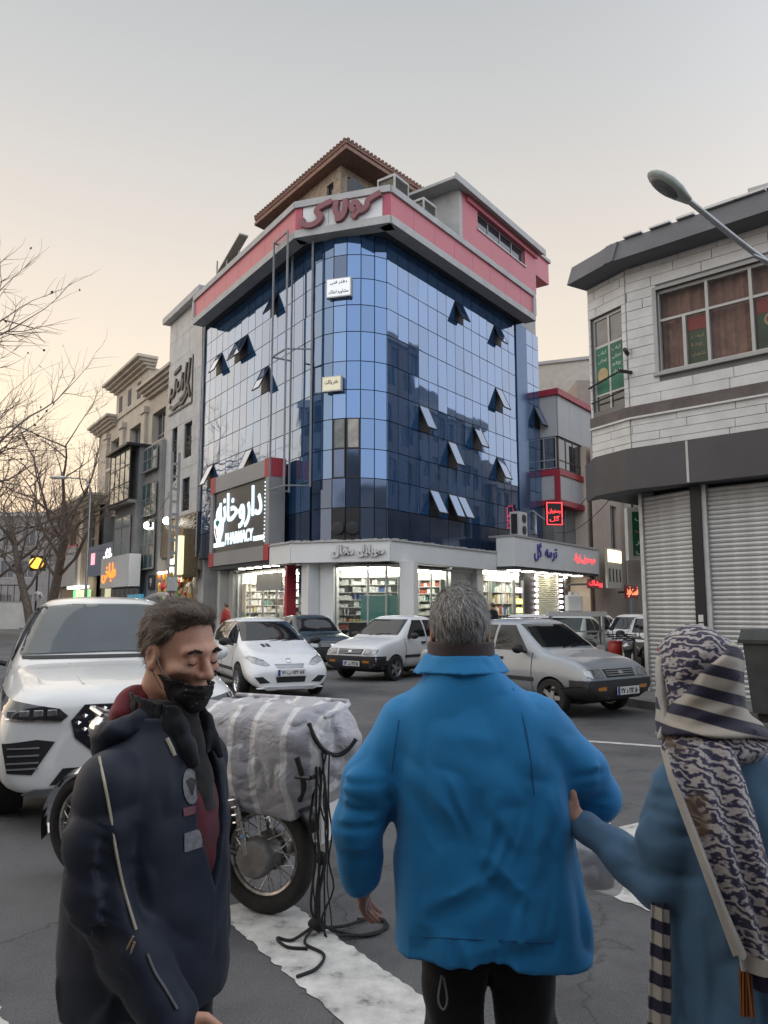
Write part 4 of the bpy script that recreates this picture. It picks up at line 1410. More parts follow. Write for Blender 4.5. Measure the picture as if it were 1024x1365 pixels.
# windows: big one with brown curtains and posters
FWX = [.50, 1.24, 1.86, 2.48, 3.1, 3.72, 4.6]
win = MB()
for x in FWX:
    win.box(x - .022, x + .022, .04, .11, 5.2, 6.52)
win.box(.5, 4.6, .045, .105, 5.2, 5.25); win.box(.5, 4.6, .045, .105, 6.47, 6.52); win.box(.5, 4.6, .046, .104, 6.02, 6.06)
win.box(.86, .91, .046, .104, 5.25, 6.02)
wv = part('window', win, mat('white_window_frame', (.5, .5, .48), .5, var=.1), WH, M_B)
part('window_trim', MB().box(.44, 4.66, -.03, .03, 6.52, 6.57).box(.44, .5, -.03, .03, 5.2, 6.52), m_trim, wv, M_B)
part('sill', MB().box(.42, 4.66, -.06, .04, 5.15, 5.2), m_trim, wv, M_B)
m_streetglass = clear_glass('upper_window_glass', (.92, .92, .92), .0, ior=1.25)
for i in range(6):
    for z0, z1 in ((5.25, 6.02), (6.06, 6.47)):
        part('pane', MB().box(FWX[i] + .022, FWX[i + 1] - .022, .072, .08, z0, z1), m_streetglass, wv, M_B)
m_cur = mat('brown_curtain', (.28, .17, .14), .8, var=.3, vscale=5)
cu = MB()
n = 150
for i in range(n):
    xa_, xb_ = .5 + 4.1 * i / n, .5 + 4.1 * (i + 1) / n
    ya_, yb_ = .19 + .018 * math.sin(i * 1.1) + .01 * math.sin(i * .37), .19 + .018 * math.sin((i + 1) * 1.1) + .01 * math.sin((i + 1) * .37)
    cu.quad((xa_, ya_, 5.2), (xb_, yb_, 5.2), (xb_, yb_, 6.5), (xa_, ya_, 6.5))
part('curtain', cu, m_cur, WH, M_B, smooth=True)
part('window_back', MB().box(.5, 4.6, .26, .3, 5.2, 6.52), m_black, WH, M_B)
m_pg = mat('green_poster', (.035, .07, .035), .5, var=.5, vscale=3)
m_pr = mat('red_poster_band', (.24, .025, .025), .5, var=.2)
m_py = mat('cream_poster_mark', (.45, .36, .18), .5, var=.3, vscale=6)
for a, b in ((.92, 1.21), (1.9, 2.45)):
    po = part('poster', MB().box(a, b, .10, .108, 5.26, 6.0), m_pg, WH, M_B)
    part('poster_band', MB().box(a + .01, b - .01, .094, .10, 5.78, 5.99), m_pr, po, M_B)
    for k, zz in enumerate((5.68, 5.55, 5.4)):
        if b < 1.5:
            part('poster_lettering', text_mesh(['کباب', 'غذا', 'ناهار'][k], width=.2, height=.07, depth=.003), m_py, po, M_B @ T((a + b) / 2, .099, zz))
    if b > 1.5:
        for cx, cz, r_ in ((2.1, 5.68, .1), (2.3, 5.56, .12), (2.15, 5.4, .1)):
            part('poster_dish', MB().lathe([(r_, 0), (r_ * .98, -.004)], 18, (cx, .098, cz), 'y'), m_py, po, M_B)
            part('poster_dish', MB().lathe([(r_ * .7, 0), (r_ * .68, -.003)], 16, (cx, .0935, cz), 'y'), m_pr, po, M_B)
# chamfer window with the green banner and bracket
cwn = part('window', MB().box(.06, .77, .04, .1, 6.40, 6.45).box(.06, .11, .04, .1, 4.84, 6.4).box(.72, .77, .04, .1, 4.84, 6.4).box(.40, .44, .041, .099, 4.84, 6.4).box(.11, .72, .042, .098, 5.92, 5.96).box(.11, .72, .042, .098, 5.10, 5.13), m_alu, WH, M_CH)
for a, b in ((.11, .40), (.44, .72)):
    part('pane', MB().box(a, b, .06, .07, 5.96, 6.4), mat('grey_pane', (.16, .16, .165), .1, var=.3, spec=.8), cwn, M_CH)
    part('pane', MB().box(a, b, .06, .07, 4.84, 5.1), m_winglass, cwn, M_CH)
m_green = mat('green_banner', (.01, .14, .085), .5, var=.25, vscale=3)
for a, b in ((.11, .40), (.44, .72)):
    gb_ = part('green_banner', MB().box(a, b, .045, .06, 5.13, 5.92), m_green, cwn, M_CH)
    for k in range(4 if a > .2 else 2):
        part('banner_lettering', text_mesh(['کباب', 'تهرانی', 'چلو', 'ناهار'][k], width=.2, height=.07, depth=.004), m_board, gb_, M_CH @ T((a + b) / 2, .045, 5.82 - k * .13))
part('banner_roundel', MB().lathe([(.12, 0), (.118, -.006)], 20, (.255, .045, 5.45), 'y'), m_py, cwn, M_CH)
br = MB()
br.tube([(-.02, -.02, 5.28), (.9, -.22, 5.30)], .016, 6); br.tube([(.9, -.25, 5.3), (.92, .0, 5.3)], .03, 8); br.tube([(.05, -.03, 5.0), (.85, -.1, 5.02)], .014, 6)
br.tube([(.86, 0, 5.62), (.92, -.12, 5.66)], .035, 8)
part('bracket', br, m_dark, WH, M_CH)
# charcoal band (projecting) and underside
PB = [wpt(M_CH, .02, -.08), wpt(M_CH, .3, -.24), wpt(M_B, .06, -.30), wpt(M_B, 5, -.30)]
pi = [wpt(M_CH, -.3, .1), wpt(M_CH, .2, .1), wpt(M_B, .1, .1), wpt(M_B, 5, .1)]
bandm = MB()
rim = PB + pi[::-1]
bandm.prism([tuple(p) for p in rim], hz(3.40), hz(4.03))
part('charcoal_band', bandm, m_bandg, WH, Matrix())
part('band_seam', MB().box(.95, .985, -.305, -.295, 3.41, 4.02), m_alu, WH, M_B)
part('band_underside', MB().prism([tuple(wpt(M_CH, .03, -.05)), tuple(wpt(M_B, .02, -.25)), tuple(wpt(M_B, 5, -.25)), tuple(wpt(M_B, 5, 3)), tuple(wpt(M_SS, 12.5, .3))], hz(3.42), hz(3.6)), m_dark, WH, Matrix())
# ground-floor shutters
Gc = Vector((5.345, 13.204)); G2 = Vector((4.803, 14.243))
M_S1 = hfacing(G2, Gc - G2); W1 = (Gc - G2).length / HSC
M_S2 = hfacing(Gc, UB)
m_shut = mat('grey_white_shutter', (.55, .56, .56), .5, metal=.2, var=.16, vscale=2.2, dirt=(.42, .42, .42))
sl1 = MB().prism([(0, 0), (-.012, .012), (-.02, .035), (-.012, .058), (0, .066)], .0, W1 - .06, 'x').mesh('shutter_slat'); sl1.materials.append(m_shut)
sl2 = MB().prism([(0, 0), (-.012, .012), (-.02, .035), (-.012, .058), (0, .066)], .0, 3.6, 'x').mesh('shutter_slat'); sl2.materials.append(m_shut)
for k in range(47):
    link('shutter_slat', sl1, WH, M_S1 @ T(.03, .03, .16 + .068 * k))
    link('shutter_slat', sl2, WH, M_S2 @ T(.2, .05, .16 + .068 * k))
part('shutter_post', MB().box(-.02, .13, -.05, .15, .12, 3.42), m_black, WH, M_S2)
part('shutter_guide', MB().box(.13, .20, -.02, .12, .12, 3.42), m_shut, WH, M_S2)
part('shutter_guide', MB().box(-.04, .03, -.02, .12, .12, 3.42), m_shut, WH, M_S1)
part('lower_side_wall', MB().box(0, 12.0, 0.0, .2, 0, 3.5), m_greyw, WH, hfacing(G2 + UR * 12 * HSC, -UR))
part('shutter_backing', MB().prism([tuple(wpt(M_S1, 0, .15)), tuple(wpt(M_S1, W1, .2)), tuple(wpt(M_S2, 4, .2)), tuple(wpt(M_S2, 4, 3)), tuple(wpt(M_S1, .0, 3))], 0, hz(3.42)), m_dark, WH, Matrix())
stk = MB()
for k, z in enumerate((.62, .82, 1.0, 1.12)):
    stk.box(.02, .09, -.058, -.05, z, z + .1)
part('sticker', stk, m_board, WH, M_S2 @ T(0, 0, .3))
# graffiti-dark patch on the shutter
# hanging green sign
MH = T(5.72, 16.5, 3.23, 0, s=1.18)
HS = root('green_hanging_sign', 'green boxed sign with cream Persian lines hung under the dark band', 'sign', MH)
part('casing', MB().box(-.42, .6, -.08, .1, -.50, .46), mat('sign_casing', (.5, .52, .5), .5, var=.1), HS, MH)
part('face', MB().box(-.34, .5, -.09, -.08, -.42, .38), mat('sign_green', (.012, .11, .06), .4, var=.1), HS, MH)
for k, (s, z) in enumerate((('کباب', .25), ('غذایی', .04), ('ناهار', -.17), ('سلف', -.34))):
    part('lettering', text_mesh(s, width=.34, height=.13, depth=.005, fat=.01), m_py if k == 1 else m_board, HS, MH @ T(-.12, -.09, z))
part('red_line', MB().box(-.2, .4, -.094, -.09, -.24, -.10), m_pr, HS, MH)
part('hanger', MB().tube([(-.3, 0, .46), (-.3, 0, .9)], .02, 6), m_dark, HS, MH)

# pavements
m_pave = mat('paving_slab', (.16, .155, .15), .8, var=.2, vscale=2, bump=.2)
sw = struct('pavement_right', MB().prism([tuple(wpt(M_S1, 0, -1.0)), tuple(wpt(M_S1, W1 + .2, -1.05)), tuple(wpt(M_S2, 5, -1.5)), tuple(wpt(M_S2, 9, -1.5)), tuple(wpt(M_S2, 9, 5)), tuple(wpt(M_S1, 0, 6)), tuple(G2 + UR * 20 + NR * 1), tuple(G2 + UR * 20 - NR * 1.2)], 0, .13), m_pave)
sw2 = struct('pavement_corner', MB().prism([tuple(wpt(M_L, -46, -2.2)), tuple(wpt(M_L, .3, -2.2)), tuple(wpt(M_C, 1.9, -2.3)), tuple(wpt(M_R, -.3, -2.2)), tuple(wpt(M_R, 34, -2.4)), tuple(wpt(M_R, 34, 6)), tuple(wpt(M_L, -46, 6))], 0, .12), m_pave)

# ================================================================== houses seen only mirrored in the glass
def plain_house(lab, M, w, d, h, c, cols, floors, seed):
    hb = root('street_house', lab, 'building', M, 'houses mirrored in the blue glass')
    rg = random.Random(seed)
    mw = mat('house_wall_%d' % seed, c, .85, var=.15, vscale=1)
    fh = (h - 4) / floors
    wn_ = []
    for f in range(floors):
        for i in range(cols):
            cw_ = w / cols
            wn_.append((i * cw_ + cw_ * .25, i * cw_ + cw_ * .75, 4.2 + f * fh + .6, 4.2 + f * fh + fh - .5))
    wn_.append((w * .1, w * .9, .2, 3.0))
    part('wall', wall_holes(MB(), 0, w, 0, h, wn_, depth=.2), mw, hb, M)
    part('body', MB().box(0, w, .25, d, 0, h), mw, hb, M)
    part('parapet', MB().box(-.1, w + .1, -.2, d, h, h + .5), m_trim, hb, M)
    part('roof_room', MB().box(w * .3, w * .6, 2, 5, h + .5, h + 2.6), mw, hb, M)
    for q in wn_:
        window(hb, M, *q, cols=2, fm=m_dark, gm=m_winglass, sill=False)


p0 = Ac + UR * 46
def side(s): return Ac + UR * s
for lab, s0, s1, h, c, co, fl_, sd in (('brown brick house opposite the glass wing, tallest of its row', 19, 27, 18.5, (.24, .21, .20), 4, 4, 51), ('grey house opposite the glass wing between taller neighbours', 27.2, 36, 15.0, (.28, .27, .28), 5, 4, 52), ('dun house at the far end opposite the glass wing', 37, 46, 11.0, (.34, .29, .25), 4, 2, 53)):
    e = side(s1)
    plain_house(lab, facing(e.x, e.y, -UR.x, -UR.y), s1 - s0, 8, h, c, co, fl_, sd)
plain_house('dark brick block across the main street mirrored in the left wing', facing(-24.5, 31.5, .12, 1.0), 9, 9, 15.5, (.20, .20, .21), 4, 4, 54)
plain_house('grey house behind the crossing with three floors', facing(16, -8, -1, 0), 12, 8, 12.5, (.3, .29, .29), 5, 3, 55)
plain_house('brown house behind the crossing beside the grey one', facing(3.5, -9, -1, .02), 11, 8, 15.0, (.28, .24, .21), 4, 4, 56)
plain_house('pale house behind the crossing at the corner', facing(-8, -7, -1, .1), 12, 8, 10.5, (.36, .33, .3), 5, 2, 57)
# ================================================================== cars
def loft_body(st):
    """st: list of (x, zb, wl, zm, wm, zbelt, wb, zr, wr) from tail to nose -> subdivided closed skin"""
    vs, fs = [], []
    for (x, zb, wl, zm, wm, zbelt, wb, zr, wr) in st:
        half = [(0, zb), (wl * .8, zb), (wl, zb + .07), (wm, zm), (wb, zbelt), (wr, zr - (zr - zbelt) * .12), (wr * .72, zr - .004), (0, zr + .012)]
        ring = half + [(-y, z) for y, z in reversed(half[1:-1])]
        vs += [(x, y, z) for y, z in ring]
    n = 14
    for i in range(len(st) - 1):
        for k in range(n):
            fs.append((i * n + k, i * n + (k + 1) % n, (i + 1) * n + (k + 1) % n, (i + 1) * n + k))
    fs.append(tuple(range(n - 1, -1, -1)))
    fs.append(tuple((len(st) - 1) * n + k for k in range(n)))
    mb = MB(); mb.add(vs, fs)
    return mb.mesh('body')


def finish_body(me, cuts, levels=2):
    o = bpy.data.objects.new('tmp', me); COL.objects.link(o)
    md = o.modifiers.new('s', 'SUBSURF'); md.levels = levels; md.render_levels = levels
    me2 = evaluated_mesh(o)
    bpy.data.objects.remove(o)
    bvh = BVHTree.FromPolygons([v.co.copy() for v in me2.vertices], [tuple(p.vertices) for p in me2.polygons])
    o = bpy.data.objects.new('tmp', me2); COL.objects.link(o)
    cs = []
    for (x, z, r, w) in cuts:
        c = bpy.data.objects.new('cut', MB().lathe([(r, -w), (r, w)], 40, (x, 0, z), 'y').mesh('cut'))
        COL.objects.link(c); cs.append(c)
        md = o.modifiers.new('b', 'BOOLEAN'); md.operation = 'DIFFERENCE'; md.object = c; md.solver = 'EXACT'
    me3 = evaluated_mesh(o)
    bpy.data.objects.remove(o)
    for c in cs:
        bpy.data.objects.remove(c)
    me3.polygons.foreach_set('use_smooth', [True] * len(me3.polygons))
    me3.set_sharp_from_angle(angle=rad(50))
    return me3, bvh


def dense(outline, step):
    out = []
    m = len(outline)
    for i in range(m):
        a, b = Vector(outline[i]), Vector(outline[(i + 1) % m])
        k = max(1, int((b - a).length / step))
        for j in range(k):
            out.append(a.lerp(b, j / k))
    return out


def patch(bvh, outline, axis, off=.006, thick=.012, step=.05, sign=1):
    """a plate that follows the body: outline drawn in the plane facing `axis`, pressed on to the skin"""
    bd = dense(outline, step)
    nb = len(bd)
    pts = list(bd)
    xs = [p.x for p in bd]; ys = [p.y for p in bd]
    x = min(xs) + step / 2
    def inside(q):
        c = False
        for i in range(nb):
            a, b = bd[i], bd[i - 1]
            if (a.y > q[1]) != (b.y > q[1]) and q[0] < (b.x - a.x) * (q[1] - a.y) / (b.y - a.y) + a.x:
                c = not c
        return c
    while x < max(xs):
        y = min(ys) + step / 2
        while y < max(ys):
            if inside((x, y)) and min((p - Vector((x, y))).length for p in bd) > step * .4:
                pts.append(Vector((x, y)))
            y += step
        x += step
    co, _, tri, *_r = delaunay_2d_cdt(pts, [], [list(range(nb))], 1, 1e-5)
    D = {'x': Vector((-sign, 0, 0)), 'y': Vector((0, -sign, 0)), 'z': Vector((0, 0, -sign))}[axis]
    hits, last = [], None
    for p in co:
        s = -D * 5
        o = s + (Vector((0, p.x, p.y)) if axis == 'x' else Vector((p.x, 0, p.y)) if axis == 'y' else Vector((p.x, p.y, 0)))
        h, nrm, *_ = bvh.ray_cast(o, D, 10)
        hits.append((o, h, nrm))
    got = [h for o, h, n in hits if h is not None]
    vs = []
    for o, h, nrm in hits:
        if h is None:
            q = min(got, key=lambda g_: (g_ - o - D * ((g_ - o).dot(D))).length)
            h = o + D * ((q - o).dot(D)); nrm = -D
        vs.append(h + nrm * off if nrm.dot(D) < 0 else h - D * off)
    n = len(vs)
    back = [v + D * thick for v in vs]
    edges = {}
    for t in tri:
        for i in range(len(t)):
            e = (t[i], t[(i + 1) % len(t)])
            edges[e] = edges.get(e, 0) + 1
    fs = [tuple(t) for t in tri] + [tuple(i + n for i in reversed(t)) for t in tri]
    for (a, b) in edges:
        if (b, a) not in edges:
            fs.append((a, b, b + n, a + n))
    me = bpy.data.meshes.new('patch')
    me.from_pydata([tuple(v) for v in vs + back], [], fs)
    bm = bmesh.new(); bm.from_mesh(me); bmesh.ops.recalc_face_normals(bm, faces=bm.faces); bm.to_mesh(me); bm.free()
    me.polygons.foreach_set('use_smooth', [True] * len(me.polygons))
    me.set_sharp_from_angle(angle=rad(45))
    return me


def mirror(ol):
    return [(-y, z) for y, z in reversed(ol)]


def wheel(parent, M, r, w, rim_m, spokes=5):
    t = part('wheel', MB().lathe([(r * .66, -w / 2), (r * .93, -w / 2), (r, -w * .36), (r, w * .36), (r * .93, w / 2), (r * .66, w / 2)], 36, axis='y', cap=False), m_rubber, parent, M, smooth=True)
    rm = MB().lathe([(r * .68, -w / 2 + .005), (r * .66, -w / 2 + .02), (r * .60, -w / 2 + .05), (r * .60, w / 2), (r * .68, w / 2)], 32, axis='y', cap=False)
    part('rim', rm, rim_m, t, M, smooth=True)
    part('hub_disc', MB().lathe([(r * .61, -w / 2 + .06), (.01, -w / 2 + .06)], 28, axis='y'), m_black, t, M)
    sp = MB()
    for k in range(spokes):
        a = 2 * math.pi * k / spokes
        c, s = math.cos(a), math.sin(a)
        pts = [(.03, -.035), (r * .62, -.03), (r * .62, .03), (.03, .035)]
        sp.prism([(x * c - y * s, x * s + y * c) for x, y in pts], -w / 2 + .02, -w / 2 + .055, 'y')
    sp.lathe([(.055, -w / 2 + .01), (.06, -w / 2 + .05)], 14, axis='y')
    part('spokes', sp, rim_m, t, M)


m_carglass = mat('car_glass', (.012, .014, .016), .03, var=.3, vscale=1.5, spec=.55)
m_lens = mat('headlamp_lens', (.30, .31, .32), .08, metal=.6, var=.5, vscale=14, spec=.8, coat=.8)
m_amber = mat('amber_lens', (.5, .2, .04), .2, var=.1, coat=.5)
m_bump = mat('dark_bumper_plastic', (.035, .035, .038), .5, var=.2, vscale=3)
m_plate = mat('plate_white', (.7, .7, .68), .5, var=.06)
m_seam = mat('panel_gap', (.01, .01, .01), .8, var=0)
m_under = mat('underbody', (.012, .012, .012), .9, var=.2)


def plate(parent, M, txt, w=.52, h=.115):
    p = part('number_plate', MB().box(-.004, .012, -w / 2, w / 2, -h / 2, h / 2), m_plate, parent, M)
    part('plate_blue_strip', MB().box(.0125, .016, -w / 2, -w / 2 + .045, -h / 2, h / 2), mat('plate_blue', (.02, .05, .3), .5, var=0), p, M)
    part('plate_text', text_mesh(txt, width=w * .78, height=h * .66, depth=.004, fa=False, fat=.012), m_black, p, M @ T(.013, .02, 0, math.pi / 2))


def paint(name, col, metal=0.0, rough=.3):
    return mat(name, col, rough, metal=metal, var=.08, vscale=1.5, coat=.7, bump=.0)


PRIDE = [(-1.96, .42, .66, .55, .70, .78, .68, .84, .58), (-1.90, .30, .72, .55, .77, .84, .74, .89, .62), (-1.45, .26, .74, .56, .795, .88, .76, .93, .64),
         (-1.12, .24, .75, .56, .80, .89, .765, .965, .65), (-.98, .24, .75, .56, .80, .895, .765, 1.02, .63), (-.62, .24, .75, .56, .80, .90, .765, 1.37, .58), (-.44, .24, .75, .56, .80, .90, .765, 1.44, .59),
         (.15, .24, .75, .56, .80, .90, .765, 1.450, .60), (.42, .24, .75, .56, .80, .90, .765, 1.435, .59), (.53, .24, .75, .56, .80, .90, .765, 1.37, .59), (1.02, .24, .75, .56, .80, .90, .765, .985, .64), (1.14, .24, .75, .56, .80, .885, .76, .94, .66),
         (1.5, .26, .74, .55, .795, .84, .75, .895, .66), (1.80, .28, .73, .52, .785, .76, .73, .80, .62), (1.89, .28, .71, .52, .77, .69, .71, .72, .60), (1.93, .30, .69, .50, .76, .60, .72, .66, .60), (1.97, .34, .66, .48, .73, .56, .69, .59, .58)]
P206 = [(-1.86, .40, .62, .58, .70, .85, .66, .95, .52), (-1.80, .30, .70, .58, .77, .90, .70, 1.05, .54), (-1.55, .26, .74, .58, .815, .92, .76, 1.30, .55), (-1.1, .24, .75, .58, .82, .92, .77, 1.41, .56),
        (-.4, .24, .75, .57, .82, .92, .775, 1.445, .57), (.12, .24, .75, .56, .82, .91, .775, 1.42, .55), (.32, .24, .75, .56, .82, .90, .775, 1.35, .55), (.95, .24, .75, .55, .82, .88, .77, 1.0, .62), (1.08, .24, .75, .55, .815, .86, .765, .95, .63),
        (1.4, .26, .74, .54, .81, .80, .75, .88, .60), (1.68, .24, .73, .50, .80, .70, .72, .76, .54), (1.84, .20, .72, .46, .78, .60, .68, .65, .50), (1.95, .18, .66, .42, .70, .52, .60, .56, .45), (2.0, .20, .56, .38, .60, .46, .52, .49, .40)]
SUV = [(-2.34, .5, .72, .75, .80, 1.0, .78, 1.15, .62), (-2.28, .36, .82, .75, .88, 1.08, .84, 1.35, .62), (-2.05, .32, .86, .75, .92, 1.10, .87, 1.60, .62), (-1.4, .30, .88, .75, .93, 1.10, .88, 1.70, .64),
       (-.4, .28, .88, .72, .93, 1.09, .88, 1.735, .65), (.1, .28, .88, .72, .93, 1.08, .88, 1.71, .64), (.32, .28, .88, .72, .93, 1.07, .88, 1.65, .645), (.95, .28, .88, .72, .93, 1.06, .88, 1.19, .74), (1.08, .28, .88, .72, .93, 1.06, .88, 1.13, .76),
       (1.5, .28, .88, .70, .925, 1.03, .87, 1.10, .76), (1.95, .28, .88, .68, .92, .97, .85, 1.045, .74), (2.15, .28, .87, .66, .91, .94, .84, 1.015, .72), (2.25, .28, .85, .63, .89, .91, .82, .975, .70), (2.31, .28, .80, .60, .85, .87, .78, .93, .66), (2.345, .32, .70, .57, .76, .80, .70, .85, .58)]


def build_car(name, label, kind, M, col_m, txt, group=None, rims=None, black_bumper=False):
    c = root(name, label, 'car', M, group)
    st, wb_, fr, wr, ww, fa = {'pride': (PRIDE, 2.345, 1.26, .28, .17, .30), '206': (P206, 2.44, 1.24, .295, .19, .34), 'suv': (SUV, 2.71, 1.42, .36, .24, .42)}[kind]
    ry = fr - wb_
    half = {'pride': .80, '206': .82, 'suv': .93}[kind]
    me, bvh = finish_body(loft_body(st), [(fr, wr + .005, fa + .01, 1.5), (ry, wr + .005, fa + .005, 1.5)])
    body = part('body', me, col_m, c, M)
    part('underbody', MB().box(ry - .5, fr + .4, -half + .22, half - .22, .2, .62), m_under, c, M)
    for x in (fr, ry):
        for s in (1, -1):
            wheel(c, M @ T(x, s * (half - ww / 2 - .01), wr, 0 if s < 0 else math.pi), wr, ww, rims or m_steel)

    def add(nm, ol, axis, m, off=.006, thick=.014, step=.06, sign=1, both=False, par=None):
        o = part(nm, patch(bvh, ol, axis, off, thick, step, sign), m, par or c, M)
        if both:
            if axis == 'x':
                part(nm, patch(bvh, mirror(ol), axis, off, thick, step, sign), m, par or c, M)
            elif axis == 'y':
                part(nm, patch(bvh, ol, axis, off, thick, step, -1), m, par or c, M)
        return o

    if kind == 'pride':
        add('windscreen', [(-.60, 1.01), (.60, 1.01), (.515, 1.355), (-.515, 1.355)], 'x', m_carglass, .010, step=.035)
        add('rear_window', [(-.52, 1.02), (.52, 1.02), (.47, 1.33), (-.47, 1.33)], 'x', m_carglass, .004, sign=-1)
        add('side_window', [(.76, .955), (.06, .955), (.06, 1.34), (.38, 1.34)], 'y', m_carglass, .008, step=.04, both=True)
        add('side_window', [(-.01, .955), (-.62, .955), (-.50, 1.25), (-.42, 1.34), (-.01, 1.34)], 'y', m_carglass, .008, step=.04, both=True)
        add('side_moulding', [(.92, .50), (-.75, .50), (-.75, .56), (.92, .56)], 'y', m_bump, .012, both=True)
        for x in (.03, -.72, .88):
            add('door_gap', [(x - .006, .34), (x + .006, .34), (x + .006, .93), (x - .006, .93)], 'y', m_seam, .003, .008, both=True)
        add('door_handle', [(.10, .80), (.26, .80), (.26, .84), (.10, .84)], 'y', m_black, .025, .03, both=True)
        add('bumper', [(-.76, .27), (.76, .27), (.76, .56), (-.76, .56)], 'x', m_bump, .03, .05)
        add('bumper_wrap', [(1.62, .30), (1.97, .30), (1.97, .56), (1.62, .56)], 'y', m_bump, .015, .03, both=True)
        add('grille', [(-.34, .60), (.34, .60), (.36, .71), (-.36, .71)], 'x', m_black, .008)
        for z in (.625, .655, .685):
            add('grille_bar', [(-.33, z - .006), (.33, z - .006), (.33, z + .006), (-.33, z + .006)], 'x', m_steel, .016, .012)
        add('emblem', [(-.05, .635), (.05, .635), (.05, .675), (-.05, .675)], 'x', m_chrome, .024, .015)
        add('headlight', [(.40, .60), (.66, .595), (.72, .62), (.71, .71), (.42, .72)], 'x', m_lens, .012, .03, step=.04, both=True)
        add('indicator', [(.40, .42), (.58, .42), (.58, .47), (.40, .47)], 'x', m_amber, .036, .02, both=True)
        hd = -.006
        plate(c, M @ T(2.02, .08, .40), txt)
        for k in (-1, 1):
            part('wiper', MB().tube([(1.04, k * .1 - .1, 1.0), (.98, k * .1 + .3, 1.045)], .008, 5), m_black, c, M)
    elif kind == '206':
        add('windscreen', [(-.62, 1.0), (0, 1.02), (.62, 1.0), (.52, 1.35), (-.52, 1.35)], 'x', m_carglass, .010, step=.035)
        add('rear_window', [(-.5, 1.0), (.5, 1.0), (.46, 1.3), (-.46, 1.3)], 'x', m_carglass, .004, sign=-1)
        add('side_window', [(.78, .95), (.02, .95), (.02, 1.35), (.22, 1.33)], 'y', m_carglass, .008, step=.04, both=True)
        add('side_window', [(-.05, .95), (-.95, .97), (-1.18, 1.15), (-1.0, 1.33), (-.05, 1.36)], 'y', m_carglass, .008, step=.04, both=True)
        add('side_moulding', [(.85, .46), (-.85, .46), (-.85, .52), (.85, .52)], 'y', m_bump, .012, both=True)
        for x in (-.02, -.85, .86):
            add('door_gap', [(x - .006, .32), (x + .006, .32), (x + .006, .93), (x - .006, .93)], 'y', m_seam, .003, .008, both=True)
        add('headlight', [(.36, .60), (.46, .585), (.66, .64), (.74, .74), (.66, .76), (.46, .69)], 'x', m_lens, .006, .02, step=.03, both=True)
        add('grille', [(-.24, .545), (.24, .545), (.28, .615), (-.28, .615)], 'x', m_steel, .006)
        add('air_intake', [(-.26, .30), (.26, .30), (.28, .40), (-.28, .40)], 'x', m_black, .006)
        add('air_intake', [(.38, .30), (.56, .29), (.66, .40), (.52, .41)], 'x', m_black, .006, both=True)
        add('lower_lip', [(-.62, .20), (.62, .20), (.60, .24), (-.60, .24)], 'x', col_m, .04, .06)
        add('emblem', [(-.04, .64), (.04, .64), (.035, .70), (-.035, .70)], 'x', m_chrome, .012, .015)
        for y in (-.34, -.25):
            add('bonnet_vent', [(1.12, y), (1.30, y + .01), (1.30, y + .07), (1.12, y + .06)], 'z', m_black, .006, .01, step=.04)
        plate(c, M @ T(2.035, .0, .47), txt)
        for k in (-1, 1):
            part('wiper', MB().tube([(1.0, k * .12, .99), (.93, k * .12 + .36, 1.03)], .009, 5), m_black, c, M)
    else:
        add('windscreen', [(-.76, 1.20), (0, 1.215), (.76, 1.20), (.63, 1.615), (.3, 1.645), (-.3, 1.645), (-.63, 1.615)], 'x', mat('suv_windscreen', (.04, .055, .062), .04, var=.25, vscale=1.2, spec=.8), .012, step=.035)
        add('side_window', [(.70, 1.14), (-.30, 1.14), (-.30, 1.60), (.12, 1.60)], 'y', m_carglass, .008, step=.04, both=True)
        add('side_window', [(-.36, 1.14), (-1.9, 1.18), (-1.8, 1.5), (-1.2, 1.60), (-.36, 1.60)], 'y', m_carglass, .008, step=.04, both=True)
        add('sill_cladding', [(1.0, .30), (-.9, .30), (-.9, .45), (1.0, .45)], 'y', m_bump, .012, both=True)
        for x in (-.33, -1.2, .95):
            add('door_gap', [(x - .006, .42), (x + .006, .42), (x + .006, 1.1), (x - .006, 1.1)], 'y', m_seam, .003, .008, both=True)
        gr_ol = [(-.31, .905), (.31, .905), (.40, .80), (.37, .68), (.23, .565), (-.23, .565), (-.37, .68), (-.40, .80)]
        gp = add('grille', gr_ol, 'x', mat('black_grille', (.006, .008, .014), .25, var=.2, coat=.4), .010, .02, step=.05)
        ch_ = None
        for r_ in range(7):
            for k in range(9):
                y = (k - 4) * .088 + (.044 if r_ % 2 else 0); z = .60 + r_ * .047
                lim = np.interp(z, [.565, .68, .80, .905], [.23, .37, .40, .31]) - .03
                if abs(y) > lim:
                    continue
                h, *_ = bvh.ray_cast(Vector((5, y, z)), Vector((-1, 0, 0)), 10)
                if h is None:
                    continue
                if ch_ is None:
                    ch_ = MB().add([(.0, -.022, 0), (.016, 0, -.016), (.0, .022, 0), (.008, 0, .012)], [(0, 1, 3), (1, 2, 3), (0, 3, 2), (0, 2, 1)]).mesh('grille_stud')
                    ch_.materials.append(m_chrome)
                link('grille_stud', ch_, gp, M @ T(h.x + .012, y, z))
        m_led_day = mat('led_daylight', (.7, .72, .75), .15, var=.1, emit=(.9, .95, 1), estr=.15)
        hl = add('headlight', [(.42, .835), (.46, .80), (.80, .82), (.86, .86), (.88, .97), (.80, .945), (.48, .885)], 'x', mat('dark_headlamp', (.02, .022, .025), .08, var=.4, vscale=20, coat=1.0), .008, .02, step=.035, both=True)
        for s in (1, -1):
            for y in (.53, .62, .71, .79):
                h, *_ = bvh.ray_cast(Vector((5, s * y, .865)), Vector((-1, 0, 0)), 10)
                if h:
                    part('lamp_lens', MB().box(h.x - .0, h.x + .02, s * y - .032, s * y + .032, .84, .885), m_lens, hl, M, bevel=.006)
            ol = [(.42, .835), (.86, .865), (.862, .875), (.42, .845)]
